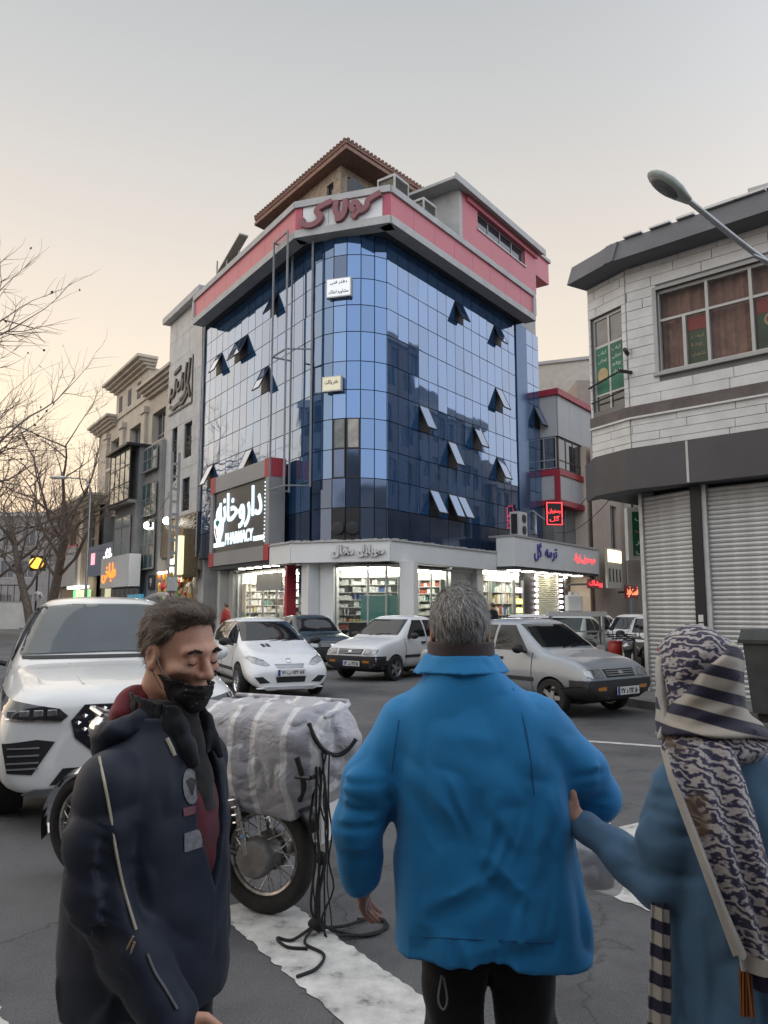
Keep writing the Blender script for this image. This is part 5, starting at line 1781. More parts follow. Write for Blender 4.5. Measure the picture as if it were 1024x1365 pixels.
        add('light_strip', [(.46, .797), (.82, .818), (.82, .826), (.46, .805)], 'x', m_chrome, .016, .01, both=True)
        add('air_intake', [(.50, .66), (.62, .68), (.84, .66), (.80, .46), (.64, .44)], 'x', m_black, .008, .02, step=.05, both=True)
        for z in (.62, .57, .52, .48):
            add('intake_fin', [(.60, z), (.80, z + .003), (.80, z + .012), (.60, z + .010)], 'x', m_steel, .02, .012, both=True)
        add('lower_grille', [(-.52, .36), (.52, .36), (.44, .47), (-.44, .47)], 'x', m_black, .008, .02)
        add('skid_plate', [(-.70, .30), (.70, .30), (.62, .345), (-.62, .345)], 'x', m_steel, .03, .04)
        add('bonnet_crease', [(1.15, .36), (2.05, .30), (2.05, .315), (1.15, .375)], 'z', col_m, .008, .012)
        add('bonnet_crease', [(1.15, -.375), (2.05, -.315), (2.05, -.30), (1.15, -.36)], 'z', col_m, .008, .012)
        for s in (1, -1):
            part('roof_rail', MB().tube(smooth_path([(.1, s * .60, 1.70), (.0, s * .62, 1.755), (-1.0, s * .64, 1.765), (-1.8, s * .62, 1.71)], 5), .022, 8), m_steel, c, M, smooth=True)
        add('screen_sensor', [(-.17, 1.53), (.17, 1.53), (.14, 1.63), (-.14, 1.63)], 'x', m_black, .007, .006)
        add('cowl', [(-.74, 1.165), (.74, 1.165), (.75, 1.19), (-.75, 1.19)], 'x', m_black, .008, .012)
    # door mirrors
    mx, mz, my = {'pride': (.72, .99, .80), '206': (.72, .99, .82), 'suv': (.62, 1.17, .94)}[kind]
    for s in (1, -1):
        mm = MB()
        mm.ball((mx, s * (my + .10), mz), (.07, .115, .075), 12, 8)
        mo = part('door_mirror', mm, m_black if kind != 'suv' else col_m, c, M, smooth=True)
        part('mirror_arm', MB().tube([(mx + .02, s * (my - .07), mz - .06), (mx, s * (my + .04), mz - .03)], .025, 6), m_black, mo, M)
    return c


def heading(x, y, fx, fy):
    """car matrix: front bumper centre at x, y; fx, fy the way it faces"""
    a = math.atan2(fy, fx)
    return a


def put(nose, f, L_):
    f = Vector(f).normalized()
    p = Vector(nose) - f * L_
    return T(p.x, p.y, 0, math.atan2(f.y, f.x))


m_wpaint = paint('white_car_paint', (.74, .75, .76))
m_wpaint2 = paint('old_white_car_paint', (.68, .69, .70), rough=.4)
m_spaint = paint('silver_car_paint', (.29, .32, .355), metal=.35, rough=.4)
m_dpaint = paint('dark_teal_car_paint', (.02, .035, .04), rough=.25)
m_suvp = paint('pearl_white_paint', (.76, .76, .74), rough=.25)

build_car('suv', 'white crossover with dark studded grille behind the parked motorcycle', 'suv', put((-1.90, 5.88), (.42, -.907), 2.34), m_suvp, '')
build_car('hatchback', 'white hatchback with body kit and bonnet vents facing the crossing', '206', put((-1.67, 14.1), (.42, -.91), 2.0), m_wpaint, '۷۶ ب ۸۴۲ ۵۵', rims=m_chrome)
pr = build_car('old_saloon', 'old white saloon with black bumper halfway across the junction', 'pride', put((-.78, 17.6), (-.62, -.78), 1.97), m_wpaint2, '۱۴ د ۴۲۵')
gp_ = build_car('old_saloon', 'old silver grey saloon with black bumper at the right of the junction', 'pride', put((3.56, 11.75), (.60, -.80), 1.97), m_spaint, '۲۷ د ۲۱۲ ۵۰')
dk = build_car('dark_saloon', 'dark teal saloon passing behind the white hatchback', 'pride', put((-1.35, 20.6), (.45, -.89), 1.97), m_dpaint, '۳۳ ب ۱۸۷')
copy_tree(pr, put((4.2, 20.4), (-.55, -.83), 1.97), 'white saloon parked beside the white shop fascia')
copy_tree(pr, put((6.9, 22.6), (-.50, -.86), 1.97), 'white saloon waiting in the side street before the neon signs')
copy_tree(pr, put((3.3, 22.4), (-.60, -.80), 1.97), 'white saloon parked under the downlights of the small shops')
copy_tree(pr, put((6.1, 25.6), (-.58, -.81), 1.97), 'white saloon far down the side street under the neon')
copy_tree(pr, put((6.5, 18.6), (-.35, -.94), 1.97), 'white saloon by the side wall of the shuttered house')
for o in [k for k in bpy.data.objects if k.parent is None and k.name.startswith('old_saloon') and k['label'].startswith('white saloon')]:
    o['group'] = 'white saloons in the side street'
# ================================================================== bare trees
def bare_tree(label, base, height, lean, seed, limbs, spread, spray=3, twig=.010, leafy=60, aim=None):
    rg = random.Random(seed)
    M = T(*base)
    tr = root('bare_tree', label, 'tree', M, 'bare trees along the left street')
    m_bark = mat('grey_bark', (.17, .135, .11), .9, var=.35, vscale=6, bump=.4, bscale=30)
    m_twig = mat('twig_bark', (.20, .15, .115), .9, var=.2)
    trunk = [Vector((0, 0, -.1))]
    d = Vector((lean[0], lean[1], 1)).normalized()
    n = 7
    for i in range(n):
        d = (d + Vector((rg.uniform(-.08, .08), rg.uniform(-.08, .08), .03))).normalized()
        trunk.append(trunk[-1] + d * height / n)
    r0 = height * .036
    part('trunk', MB().tube(trunk, [r0 * (1.15 - .62 * i / n) for i in range(n + 1)], 10), m_bark, tr, M, smooth=True)
    limb_mb, twig_mb, tips = MB(), MB(), []

    def grow(p, d, L, r, lvl):
        k = 5 if lvl < 2 else 3
        pts = [p]
        for i in range(k):
            d = (d + Vector((rg.gauss(0, .16), rg.gauss(0, .16), rg.gauss(.03, .12)))).normalized()
            pts.append(pts[-1] + d * L / k)
        (limb_mb if lvl < 2 else twig_mb).tube(pts, [r * (1 - .62 * i / k) for i in range(k + 1)], 7 if lvl < 1 else (5 if lvl < 2 else 3))
        if lvl >= spray:
            tips.append(pts[-1]); return
        m = (4, 4, 5, 3)[lvl]
        for j in range(m):
            t = rg.uniform(.3, 1.0)
            q = pts[min(k, int(t * k))].lerp(pts[min(k, int(t * k) + 1)], (t * k) % 1)
            a = d.cross(Vector((rg.gauss(0, 1), rg.gauss(0, 1), rg.gauss(0, 1)))).normalized()
            nd = (d * rg.uniform(.5, .9) + a * rg.uniform(.4, .9) + Vector((0, 0, .12))).normalized()
            grow(q, nd, L * rg.uniform(.42, .68), max(twig * .6, r * rg.uniform(.34, .5)), lvl + 1)
        grow(pts[-1], d, L * .6, max(twig * .6, r * .38), lvl + 1)

    for i in range(limbs):
        t = .45 + .55 * i / max(1, limbs - 1)
        p = trunk[min(n, int(t * n))]
        a = 2.4 * i + rg.uniform(0, .6)
        dv = Vector((math.cos(a) * spread, math.sin(a) * spread, rg.uniform(.45, 1.0)))
        if aim and i % 2 == 0:
            dv = Vector(aim) + Vector((rg.uniform(-.2, .2), rg.uniform(-.4, .4), rg.uniform(-.25, .35)))
        grow(p, dv.normalized(), height * rg.uniform(.45, .62), r0 * .36, 0)
    part('limb', limb_mb, m_bark, tr, M, smooth=True, fix=False, kind='stuff')
    part('twigs', twig_mb, m_twig, tr, M, fix=False, kind='stuff')
    lf = MB()
    for p in rg.sample(tips, min(leafy, len(tips))):
        u = Vector((rg.gauss(0, 1), rg.gauss(0, 1), rg.gauss(0, 1))).normalized() * rg.uniform(.03, .055)
        v = u.cross(Vector((rg.gauss(0, 1), rg.gauss(0, 1), rg.gauss(0, 1)))).normalized() * .035
        lf.quad(p - u, p + v, p + u, p - v)
    part('dry_leaves', lf, mat('dry_leaf', (.14, .08, .04), .8, var=.3), tr, M, kind='stuff', fix=False)
    return tr


bare_tree('near bare plane tree reaching long branches over the white crossover', (-11.2, 17.5, 0), 5.9, (.06, 0), 4, 10, .9, 3, .009, 120, aim=(.8, -.1, .50))
bare_tree('bare tree with leaning dark trunk in front of the distant houses', (-19.6, 43.5, 0), 6.4, (-.26, .05), 12, 10, .8, 3, .008, 160)
bare_tree('tall bare tree with upright trunk beside the low brown building', (-20.6, 47.5, 0), 8.4, (.02, 0), 23, 11, .75, 3, .008, 160)
bare_tree('bare tree at the left edge before the dun distant house', (-25.2, 50, 0), 8.0, (.05, 0), 31, 9, .8, 3, .008, 120)

# ================================================================== street lamps, poles, cables
ML_ = T(4.9, 7.4, 0)
SL = root('street_lamp', 'grey cobra-head street lamp on a bent arm before the white brick house', 'street lamp', T(5.6, 7.7, 0))
lh = Vector((2.93, 8, 6.40)); le = Vector((3.36, 8, 6.07)); ae = Vector((4.19, 8, 5.36))
part('pole', MB().tube([(5.6, 7.7, 0), (5.58, 7.7, 2.5), (5.5, 7.72, 4.0)], [.09, .08, .065], 12), m_steel, SL, Matrix(), smooth=True)
part('arm', MB().tube(smooth_path([(5.5, 7.72, 3.95), (5.2, 7.8, 4.5), tuple(ae), tuple(le + Vector((.02, 0, -.01)))], 6), .032, 10), m_steel, SL, Matrix(), smooth=True)
part('brace', MB().tube([(5.5, 7.72, 4.3), (4.6, 7.9, 5.1), tuple(ae.lerp(le, .18) - Vector((0, 0, .05)))], .022, 8), m_steel, SL, Matrix(), smooth=True)
ax = (lh - le).normalized()
a_ang = math.atan2(ax.z, -ax.x)
MHd = Matrix.Translation(le) @ Matrix.Rotation(math.pi, 4, 'Z') @ Matrix.Rotation(-a_ang, 4, 'Y')
hd = MB()
prof = [(-.02, .05), (.05, .075), (.15, .115), (.28, .135), (.40, .125), (.48, .095), (.53, .05), (.545, .01)]
vs, fs = [], []
for (x, w) in prof:
    for k in range(16):
        a = 2 * math.pi * k / 16
        zz_ = math.sin(a)
        vs.append((x, w * math.cos(a), (w * .75 * zz_ if zz_ > 0 else w * .42 * zz_)))
for i in range(len(prof) - 1):
    for k in range(16):
        fs.append((i * 16 + k, i * 16 + (k + 1) % 16, (i + 1) * 16 + (k + 1) % 16, (i + 1) * 16 + k))
fs += [tuple(range(15, -1, -1)), tuple(7 * 16 + k for k in range(16))]
hd.add(vs, fs)
part('lamp_head', hd, mat('lamp_grey_green', (.30, .33, .30), .45, var=.1), SL, MHd, smooth=True)
part('lamp_lens', MB().ball((.30, 0, -.035), (.19, .098, .045), 16, 8), mat('smoked_lens', (.12, .12, .13), .2, var=.2, spec=.6), SL, MHd, smooth=True)

px_ = Vector((-9.35, 34.0))
UPO = root('utility_pole', 'lattice concrete utility pole before the stone-clad building', 'pole', T(px_.x, px_.y, 0))
MP = T(px_.x, px_.y, 0, rad(30))
for s in (-1, 1):
    part('pole_leg', MB().prism([(s * .16 - .05, -.05), (s * .16 + .05, -.05), (s * .16 + .05, .05), (s * .16 - .05, .05)], 0, 8.6), m_conc, UPO, MP)
for k in range(14):
    part('rung', MB().box(-.12, .12, -.03, .03, .6 + k * .57, .72 + k * .57), m_conc, UPO, MP)
part('junction_box', MB().box(-.2, .2, -.2, -.06, 2.4, 3.0), m_alu, UPO, MP)
q0 = wpt(M_L, -21.5, -2.2)
SL2 = root('street_lamp', 'small street lamp arm in front of the grey bay-windowed house', 'street lamp', T(q0.x, q0.y, 0))
Mq = T(q0.x, q0.y, 0)
part('pole', MB().tube([(0, 0, 0), (0, 0, 8.6), (-.3, 0, 9.2)], [.1, .06, .05], 8), m_steel, SL2, Mq, smooth=True)
part('arm', MB().tube([(-.3, 0, 9.2), (-1.2, -.2, 9.25)], .04, 6), m_steel, SL2, Mq)
part('lamp_head', MB().ball((-1.75, -.3, 9.25), (.6, .18, .1), 14, 6), m_board, SL2, Mq, smooth=True)
q1 = (-21.0, 47)
AL = root('amber_signal', 'amber glowing signal lamp beside the bare trees', 'signal', T(-20.9, 46.5, 0))
part('post', MB().tube([(-20.9, 46.5, 0), (-20.9, 46.5, 4.2)], .06, 8), m_dark, AL, Matrix())
part('lamp', MB().ball((-20.9, 46.3, 4.35), (.42, .3, .34), 14, 10), emis('amber_glow', (1, .5, .06), 1.4), AL, Matrix(), smooth=True)
part('visor', MB().box(-21.35, -20.45, 46.45, 46.6, 3.9, 4.8), m_dark, AL, Matrix())

for k, (a, b, sag_) in enumerate((((8.3, 37.6, 6.0), (5.9, 16.8, 6.6), .9), ((8.6, 38.2, 5.4), (6.3, 17.5, 5.6), .7), ((-9.3, 34, 7.9), (-13.2, 46, 8.6), .5), ((-9.3, 34, 7.2), (-20, 58, 6.5), .9))):
    a, b = Vector(a), Vector(b)
    pts = [a.lerp(b, t / 14) - Vector((0, 0, sag_ * 4 * (t / 14) * (1 - t / 14))) for t in range(15)]
    o = part('overhead_cable', MB().tube(pts, .014, 5), m_black, None, Matrix())
    tag(o, ['overhead cable from the red neon sign to the shuttered house, upper one', 'overhead cable from the red trimmed house to the shuttered house, lower one', 'overhead cable from the lattice pole to the cream building', 'long overhead cable from the lattice pole down the left street'][k], 'cable', 'overhead cables')

# ================================================================== roof equipment of the corner building
def cooler(label, M, grp):
    r = root('evaporative_cooler', label, 'cooler', M, grp)
    mc = mat('cooler_sheet', (.40, .40, .38), .6, metal=.2, var=.15)
    part('base_tray', MB().box(-.48, .48, -.42, .42, 0, .08), mc, r, M)
    part('top_tray', MB().box(-.48, .48, -.42, .42, .92, 1.02), mc, r, M)
    for x in (-.45, .45):
        for y in (-.39, .39):
            part('corner_post', MB().box(x - .03, x + .03, y - .03, y + .03, .08, .92), mc, r, M)
    for k in range(9):
        part('louvre', MB().prism([(-.41, 0), (-.37, .05), (-.36, .05), (-.40, 0)], -.42, .42, 'x'), mc, r, M @ T(0, 0, .13 + k * .088))
        part('louvre', MB().prism([(-.47, 0), (-.43, .05), (-.42, .05), (-.46, 0)], -.36, .36, 'x'), mc, r, M @ T(0, 0, .13 + k * .088, math.pi / 2))
    part('inner_pad', MB().box(-.40, .40, -.34, .34, .08, .92), mat('wet_pad', (.16, .15, .12), .9, var=.3), r, M)
    return r


c1_ = cooler('louvred evaporative cooler on the pink parapet by the tiled eave', M_R @ T(1.25, .75, 17.28), 'coolers on the roof')
cooler('louvred evaporative cooler on the pink parapet next to the grey pier', M_R @ T(3.35, .8, 17.28), 'coolers on the roof')
AC = root('air_conditioner', 'white outdoor air conditioner unit on the white shop fascia', 'air conditioner', M_R @ T(8.6, .0, 4.76))
MA = M_R @ T(9.3, -.35, 4.76)
part('casing', MB().box(-.42, .42, -.22, .22, .04, 1.15), mat('ac_white', (.52, .52, .50), .5, var=.08), AC, MA)
for z in (.34, .86):
    part('fan_grille', MB().lathe([(.19, -.23), (.2, -.245), (.05, -.25)], 18, (.1, 0, z), 'y'), m_dark, AC, MA, smooth=True)
part('side_vent', MB().box(-.43, -.42, -.15, .15, .15, 1.05), m_dark, AC, MA)
part('foot', MB().box(-.4, .4, -.2, .2, 0, .04), m_dark, AC, MA)
PG = root('roof_pergola', 'rusty roof shelter of posts and slanting sheets at the left end of the pink parapet', 'shelter', M_L @ T(-8.5, .8, 17.28))
MPg = M_L @ T(0, .8, 17.2)
for x, h in ((-11.4, 1.1), (-10.2, 1.9), (-8.9, 1.5), (-7.4, 1.3), (-6.2, .8)):
    part('post', MB().box(x - .035, x + .035, -.035, .035, 0, h), m_steel, PG, MPg)
part('rail', MB().box(-11.4, -6.2, -.02, .02, .55, .6), m_steel, PG, MPg)
part('rail', MB().box(-8.9, -6.2, -.02, .02, 1.0, 1.04), m_steel, PG, MPg)
part('slanting_sheet', MB().prism([(-9.9, 1.15), (-7.2, 2.05), (-7.2, 2.12), (-9.9, 1.22)], -.1, .35, 'y'), mat('weathered_sheet', (.45, .42, .38), .7, var=.2), PG, MPg)
part('slanting_sheet', MB().prism([(-11.9, .35), (-10.2, .95), (-10.2, 1.0), (-11.9, .4)], -.1, .35, 'y'), MATS['weathered_sheet'], PG, MPg)
for k in range(8):
    part('fence_board', MB().box(-10.1 + k * .22, -9.92 + k * .22, -.06, -.03, .0, 1.15 - .03 * (k % 3)), mat('pale_wood', (.36, .27, .18), .8, var=.25), PG, MPg)

# ================================================================== parked motorcycle with its load
bk_r, bk_f = Vector((-.64, 4.32)), Vector((-1.78, 4.84))
bd = (bk_f - bk_r).normalized()
MBK = T(bk_r.x, bk_r.y, 0, math.atan2(bd.y, bd.x))
WBK = (bk_f - bk_r).length
MC = root('motorcycle', 'old motorcycle with spoked wheels carrying a striped bag on the crossing', 'motorcycle', MBK)
m_worn = mat('worn_tyre', (.02, .019, .018), .85, var=.35, vscale=12, bump=.3)
m_rust = mat('rusty_chrome', (.42, .40, .38), .35, metal=.85, var=.25, vscale=20, dirt=(.12, .08, .06))
m_engine = mat('engine_alloy', (.22, .21, .20), .5, metal=.7, var=.35, vscale=8)
m_mcblack = mat('motorcycle_black', (.015, .015, .017), .35, var=.2, coat=.3)


def bike_wheel(x, r, w):
    t = MB().tube([(x + (r - w / 2) * math.cos(2 * math.pi * k / 48), 0, r + (r - w / 2) * math.sin(2 * math.pi * k / 48)) for k in range(48)], w / 2, 10, closed=True)
    o = part('wheel', t, m_worn, MC, MBK, smooth=True)
    rr = r - w
    part('rim', MB().tube([(x + rr * math.cos(2 * math.pi * k / 48), 0, r + rr * math.sin(2 * math.pi * k / 48)) for k in range(48)], .017, 8, closed=True), m_rust, o, MBK, smooth=True)
    part('hub', MB().lathe([(.07, -.06), (.085, -.05), (.085, .05), (.07, .06)], 18, (x, 0, r), 'y'), m_engine, o, MBK, smooth=True)
    sp = MB()
    for k in range(36):
        a = 2 * math.pi * k / 36
        b = a + (.5 if k % 2 else -.5)
        s = .045 if (k // 2) % 2 else -.045
        sp.tube([(x + .08 * math.cos(b), s, r + .08 * math.sin(b)), (x + rr * math.cos(a), 0, r + rr * math.sin(a))], .0028, 4)
    part('spokes', sp, m_rust, o, MBK, kind='stuff')
    return o


RW = .305
bike_wheel(0, RW, .095)
bike_wheel(WBK, RW, .08)
fd = MB()
arcp = [(WBK + (RW + .03) * math.cos(rad(a)), (RW + .03) * math.sin(rad(a)) + RW) for a in range(-15, 166, 10)]
for i in range(len(arcp) - 1):
    a, b = arcp[i], arcp[i + 1]
    fd.add([(a[0], -.055, a[1] - .02), (a[0], 0, a[1] + .012), (a[0], .055, a[1] - .02), (b[0], -.055, b[1] - .02), (b[0], 0, b[1] + .012), (b[0], .055, b[1] - .02)], [(0, 1, 4, 3), (1, 2, 5, 4)])
part('front_mudguard', fd, m_chrome, MC, MBK, smooth=True, fix=False)
fk = MB()
for s in (-.09, .09):
    fk.tube([(WBK, s, RW), (WBK - .12, s, .70), (WBK - .20, s, .98)], [.022, .026, .024], 10)
part('front_fork', fk, m_rust, MC, MBK, smooth=True, kind='stuff')
part('handlebar', MB().tube(smooth_path([(WBK - .42, -.36, 1.02), (WBK - .28, -.30, 1.05), (WBK - .22, -.1, 1.0), (WBK - .22, .1, 1.0), (WBK - .28, .30, 1.05), (WBK - .42, .36, 1.02)], 5), .013, 8), m_chrome, MC, MBK, smooth=True)
part('headlamp', MB().ball((WBK - .08, 0, .88), (.09, .085, .085), 14, 10), m_chrome, MC, MBK, smooth=True)
part('fuel_tank', MB().ball((WBK - .52, 0, .78), (.27, .13, .12), 18, 12), m_mcblack, MC, MBK, smooth=True)
part('seat', MB().box(-.22, WBK - .72, -.13, .13, .70, .78), m_mcblack, MC, MBK, bevel=.03)
part('frame', MB().tube([(WBK - .2, 0, .92), (WBK - .42, 0, .38), (.42, 0, .32), (.2, 0, .68), (WBK - .25, 0, .82)], .02, 8), m_mcblack, MC, MBK, smooth=True)
part('engine', MB().lathe([(.10, -.1), (.14, -.08), (.14, .08), (.10, .1)], 16, (.62, 0, .38), 'y').box(.58, .74, -.09, .09, .42, .66), m_engine, MC, MBK)
for s in (-1, 1):
    part('swing_arm', MB().tube([(0, s * .10, RW), (.44, s * .09, .36)], .018, 8), m_mcblack, MC, MBK)
    part('shock_absorber', MB().tube([(.03, s * .125, RW + .02), (.13, s * .125, .66)], .016, 8), m_rust, MC, MBK)
    co_ = MB().tube([(.06 + .07 * t / 40 + .026 * math.cos(t * .95), s * .125 + .026 * math.sin(t * .95), RW + .10 + .22 * t / 40) for t in range(41)], .006, 5)
    part('spring', co_, m_chrome, MC, MBK, smooth=True)
part('brake_drum', MB().lathe([(.02, .135), (.09, .13), (.105, .10), (.105, .06)], 20, (0, 0, RW), 'y'), m_engine, MC, MBK, smooth=True)
part('brake_drum', MB().lathe([(.02, -.135), (.09, -.13), (.105, -.10), (.105, -.06)], 20, (0, 0, RW), 'y'), m_engine, MC, MBK, smooth=True)
part('silencer', MB().tube([(.7, -.15, .28), (.3, -.17, .27), (-.25, -.17, .31)], [.02, .04, .045], 12), m_rust, MC, MBK, smooth=True)
part('rear_mudguard', MB().tube([(-(RW + .05) * math.cos(rad(a)) , 0, RW + (RW + .05) * math.sin(rad(a))) for a in range(25, 150, 12)], .06, 8, flat=.35), m_mcblack, MC, MBK, smooth=True)
rk = MB()
for s in (-.18, .18):
    rk.tube([(-.38, s, .76), (.35, s, .76)], .012, 6)
for x in (-.38, -.14, .1, .35):
    rk.tube([(x, -.18, .76), (x, .18, .76)], .01, 6)
part('luggage_rack', rk, m_mcblack, MC, MBK)
part('number_plate', MB().box(-.40, -.39, -.10, .10, .42, .60), m_plate, MC, MBK)
part('stand', MB().tube([(.45, .1, .3), (.35, .26, 0)], .014, 6), m_mcblack, MC, MBK)

# rope hanging from the load
RP = root('rope_bundle', 'black elastic ropes hanging from the striped bag and coiled on the crossing', 'rope', T(-.35, 3.95, 0))
m_rope = mat('black_rope', (.012, .012, .012), .85, var=.3)
rr_ = random.Random(8)
bx_, by_ = -.335, 4.05
for k in range(9):
    x0, y0 = bx_ + rr_.uniform(-.05, .06), by_ + rr_.uniform(-.05, .05)
    pts = [(x0 + rr_.uniform(-.02, .02) * (1 if i else 0), y0, .88 - .78 * i / 6) for i in range(7)]
    pts = [(p[0] + rr_.uniform(-.015, .015), p[1] + rr_.uniform(-.015, .015), p[2]) for p in pts]
    pts.append((x0 + rr_.uniform(-.05, .05), y0 + rr_.uniform(-.04, .04), .012))
    part('strand', MB().tube(smooth_path(pts, 3), rr_.choice((.0035, .005, .007)), 6), m_rope, RP, Matrix(), smooth=True)
for path in ([(bx_, by_, .03), (-.20, 4.10, .02), (-.06, 4.22, .015), (.02, 4.12, .012), (-.08, 4.02, .012), (-.22, 3.98, .02)],
             [(bx_, by_, .05), (-.38, 3.92, .015), (-.28, 3.80, .012), (-.30, 3.66, .012), (-.38, 3.58, .012)],
             [(bx_, by_, .05), (-.44, 3.95, .015), (-.52, 3.98, .012), (-.46, 3.88, .012), (-.36, 3.86, .012)],
             [(bx_, by_, .06), (-.25, 4.05, .02), (-.12, 4.00, .014), (-.02, 4.05, .012), (.0, 4.2, .012), (-.14, 4.2, .014)]):
    part('strand', MB().tube(smooth_path(path, 6), .0075, 6), m_rope, RP, Matrix(), smooth=True)
part('knot', MB().ball((bx_, by_, .05), (.045, .04, .03), 10, 7).ball((bx_ + .02, by_, .36), (.028, .025, .035), 8, 6), m_rope, RP, Matrix(), smooth=True, kind='stuff')

# ================================================================== things in the side street
# glass food cart
CT = root('glass_cart', 'small glass display cart on wheels behind the silver saloon', 'cart', T(4.1, 16.6, 0, rad(-8)))
MCt = T(4.1, 16.6, 0, rad(-8))
part('cabinet', MB().box(-.55, .55, -.3, .3, .35, .85), mat('cart_white', (.5, .52, .52), .5, var=.15), CT, MCt)
part('top', MB().box(-.6, .6, -.35, .35, 1.45, 1.55), mat('cart_roof', (.55, .57, .58), .4, var=.1), CT, MCt)
for x in (-.53, .53):
    for y in (-.28, .28):
        part('corner_post', MB().box(x - .02, x + .02, y - .02, y + .02, .85, 1.45), m_alu, CT, MCt)
for a in ((-.51, .51, -.285, -.275), (-.51, .51, .275, .285)):
    part('pane', MB().box(a[0], a[1], a[2], a[3], .86, 1.44), m_shopglass, CT, MCt)
part('shelf', MB().box(-.5, .5, -.25, .25, 1.12, 1.14), m_alu, CT, MCt)
part('tray', MB().box(-.3, .3, -.2, .2, .86, .98), m_steel, CT, MCt)
for x in (-.4, .4):
    part('wheel', MB().lathe([(.16, -.02), (.17, 0), (.16, .02)], 18, (x, -.32, .17), 'y'), m_rubber, CT, MCt, smooth=True)
    part('wheel', MB().lathe([(.16, -.02), (.17, 0), (.16, .02)], 18, (x, .32, .17), 'y'), m_rubber, CT, MCt, smooth=True)
part('handle', MB().tube(smooth_path([(.55, -.25, .8), (.8, -.25, .85), (.95, -.2, .6), (.9, -.1, .4)], 5), .018, 6), m_alu, CT, MCt)
jb = root('white_canister', 'white plastic canister standing on the roof of the glass cart', 'canister', T(4.05, 16.6, 1.55))
part('body', MB().box(3.9, 4.22, 16.45, 16.75, 1.55, 1.9), m_board, jb, Matrix(), bevel=.03)
part('neck', MB().lathe([(.05, 1.9), (.05, 1.97)], 12, (4.0, 16.6, 0)), m_board, jb, Matrix())
part('handle', MB().tube([(4.05, 16.6, 1.9), (4.1, 16.6, 1.97), (4.18, 16.6, 1.9)], .015, 6), m_board, jb, Matrix())
rb_ = root('red_drum', 'red plastic drum at the end of the glass cart', 'drum', T(4.72, 15.9, 0))
part('body', MB().lathe([(.14, 0), (.155, .05), (.15, .25), (.16, .27), (.15, .45), (.13, .5)], 20, (4.72, 15.9, .42)), mat('red_plastic', (.34, .03, .02), .4, var=.15), rb_, Matrix(), smooth=True)
part('stand', MB().lathe([(.16, 0), (.15, .42)], 14, (4.72, 15.9, 0)), m_dark, rb_, Matrix())
part('lid', MB().lathe([(.14, .92), (.14, .96)], 20, (4.72, 15.9, 0)), m_red, rb_, Matrix())
# small motorbikes
def scooter(label, M, colm):
    r = root('motorbike', label, 'motorbike', M, 'motorbikes parked in the side street')
    for x in (0, 1.25):
        w = part('wheel', MB().tube([(x + .26 * math.cos(2 * math.pi * k / 28), 0, .30 + .26 * math.sin(2 * math.pi * k / 28)) for k in range(28)], .045, 8, closed=True), m_rubber, r, M, smooth=True)
        part('hub', MB().lathe([(.14, -.02), (.06, -.04), (.06, .04), (.14, .02)], 14, (x, 0, .3), 'y'), m_steel, w, M)
    part('fairing', MB().prism([(.85, .55), (1.15, .62), (1.12, .95), (.95, 1.05), (.80, .85)], -.12, .12, 'y'), colm, r, M, bevel=.04)
    part('tank', MB().ball((.70, 0, .78), (.26, .14, .12), 14, 10), colm, r, M, smooth=True)
    part('seat', MB().prism([(-.25, .80), (.5, .74), (.5, .82), (-.28, .92)], -.13, .13, 'y'), m_black, r, M, bevel=.03)
    part('tail', MB().prism([(-.38, .86), (-.1, .62), (.3, .60), (.2, .74), (-.25, .80)], -.1, .1, 'y'), colm, r, M, bevel=.03)
    part('engine', MB().box(.42, .85, -.12, .12, .28, .66), m_engine, r, M, bevel=.04)
    fk = MB().tube([(1.25, -.08, .3), (1.05, -.08, .98)], .022, 8)
    part('fork', fk, m_steel, r, M)
    part('fork', MB().tube([(1.25, .08, .3), (1.05, .08, .98)], .022, 8), m_steel, r, M)
    part('handlebar', MB().tube([(.92, -.34, 1.02), (1.03, 0, 1.04), (.92, .34, 1.02)], .014, 8), m_black, r, M)
    part('headlamp', MB().ball((1.17, 0, .88), (.07, .10, .08), 12, 8), m_lens, r, M, smooth=True)
    for s in (-.3, .3):
        part('mirror', MB().tube([(.95, s, 1.03), (.93, s * 1.1, 1.2)], .008, 5).ball((.93, s * 1.15, 1.22), (.02, .06, .04), 8, 6), m_black, r, M)
    return r


m_mwhite = paint('motorbike_white', (.45, .46, .48)); m_mdark = paint('motorbike_dark', (.02, .022, .03))
scooter('white faired motorbike by the wall of the shuttered house', T(5.35, 17.2, 0, rad(-110)), m_mwhite)
scooter('dark motorbike nearest the corner of the left shutter', T(5.25, 16.1, 0, rad(-118)), m_mdark)
scooter('dark motorbike standing behind the white faired one', T(5.75, 18.6, 0, rad(-112)), m_mdark)
# dumpster by the shutters
DM = T(5.55, 10.2, 0.13, rad(-43))
DP = root('dumpster', 'dark grey street dumpster against the wide shutter behind the woman', 'bin', DM)
part('tub', MB().prism([(-.62, 0.12), (.62, .12), (.70, 1.05), (-.70, 1.05)], -.38, .38, 'y'), mat('dumpster_grey', (.045, .05, .05), .6, metal=.2, var=.3, vscale=3), DP, DM)
part('lid', MB().prism([(-.42, 1.05), (.42, 1.05), (.3, 1.2), (-.3, 1.2)], -.74, .74, 'x'), MATS['dumpster_grey'], DP, DM)
part('rim', MB().box(-.75, .75, -.42, .42, 1.02, 1.07), MATS['dumpster_grey'], DP, DM)
for x in (-.5, .5):
    part('caster', MB().lathe([(.08, -.03), (.08, .03)], 14, (x, -.3, .08), 'y'), m_rubber, DP, DM)
    part('caster', MB().lathe([(.08, -.03), (.08, .03)], 14, (x, .3, .08), 'y'), m_rubber, DP, DM)
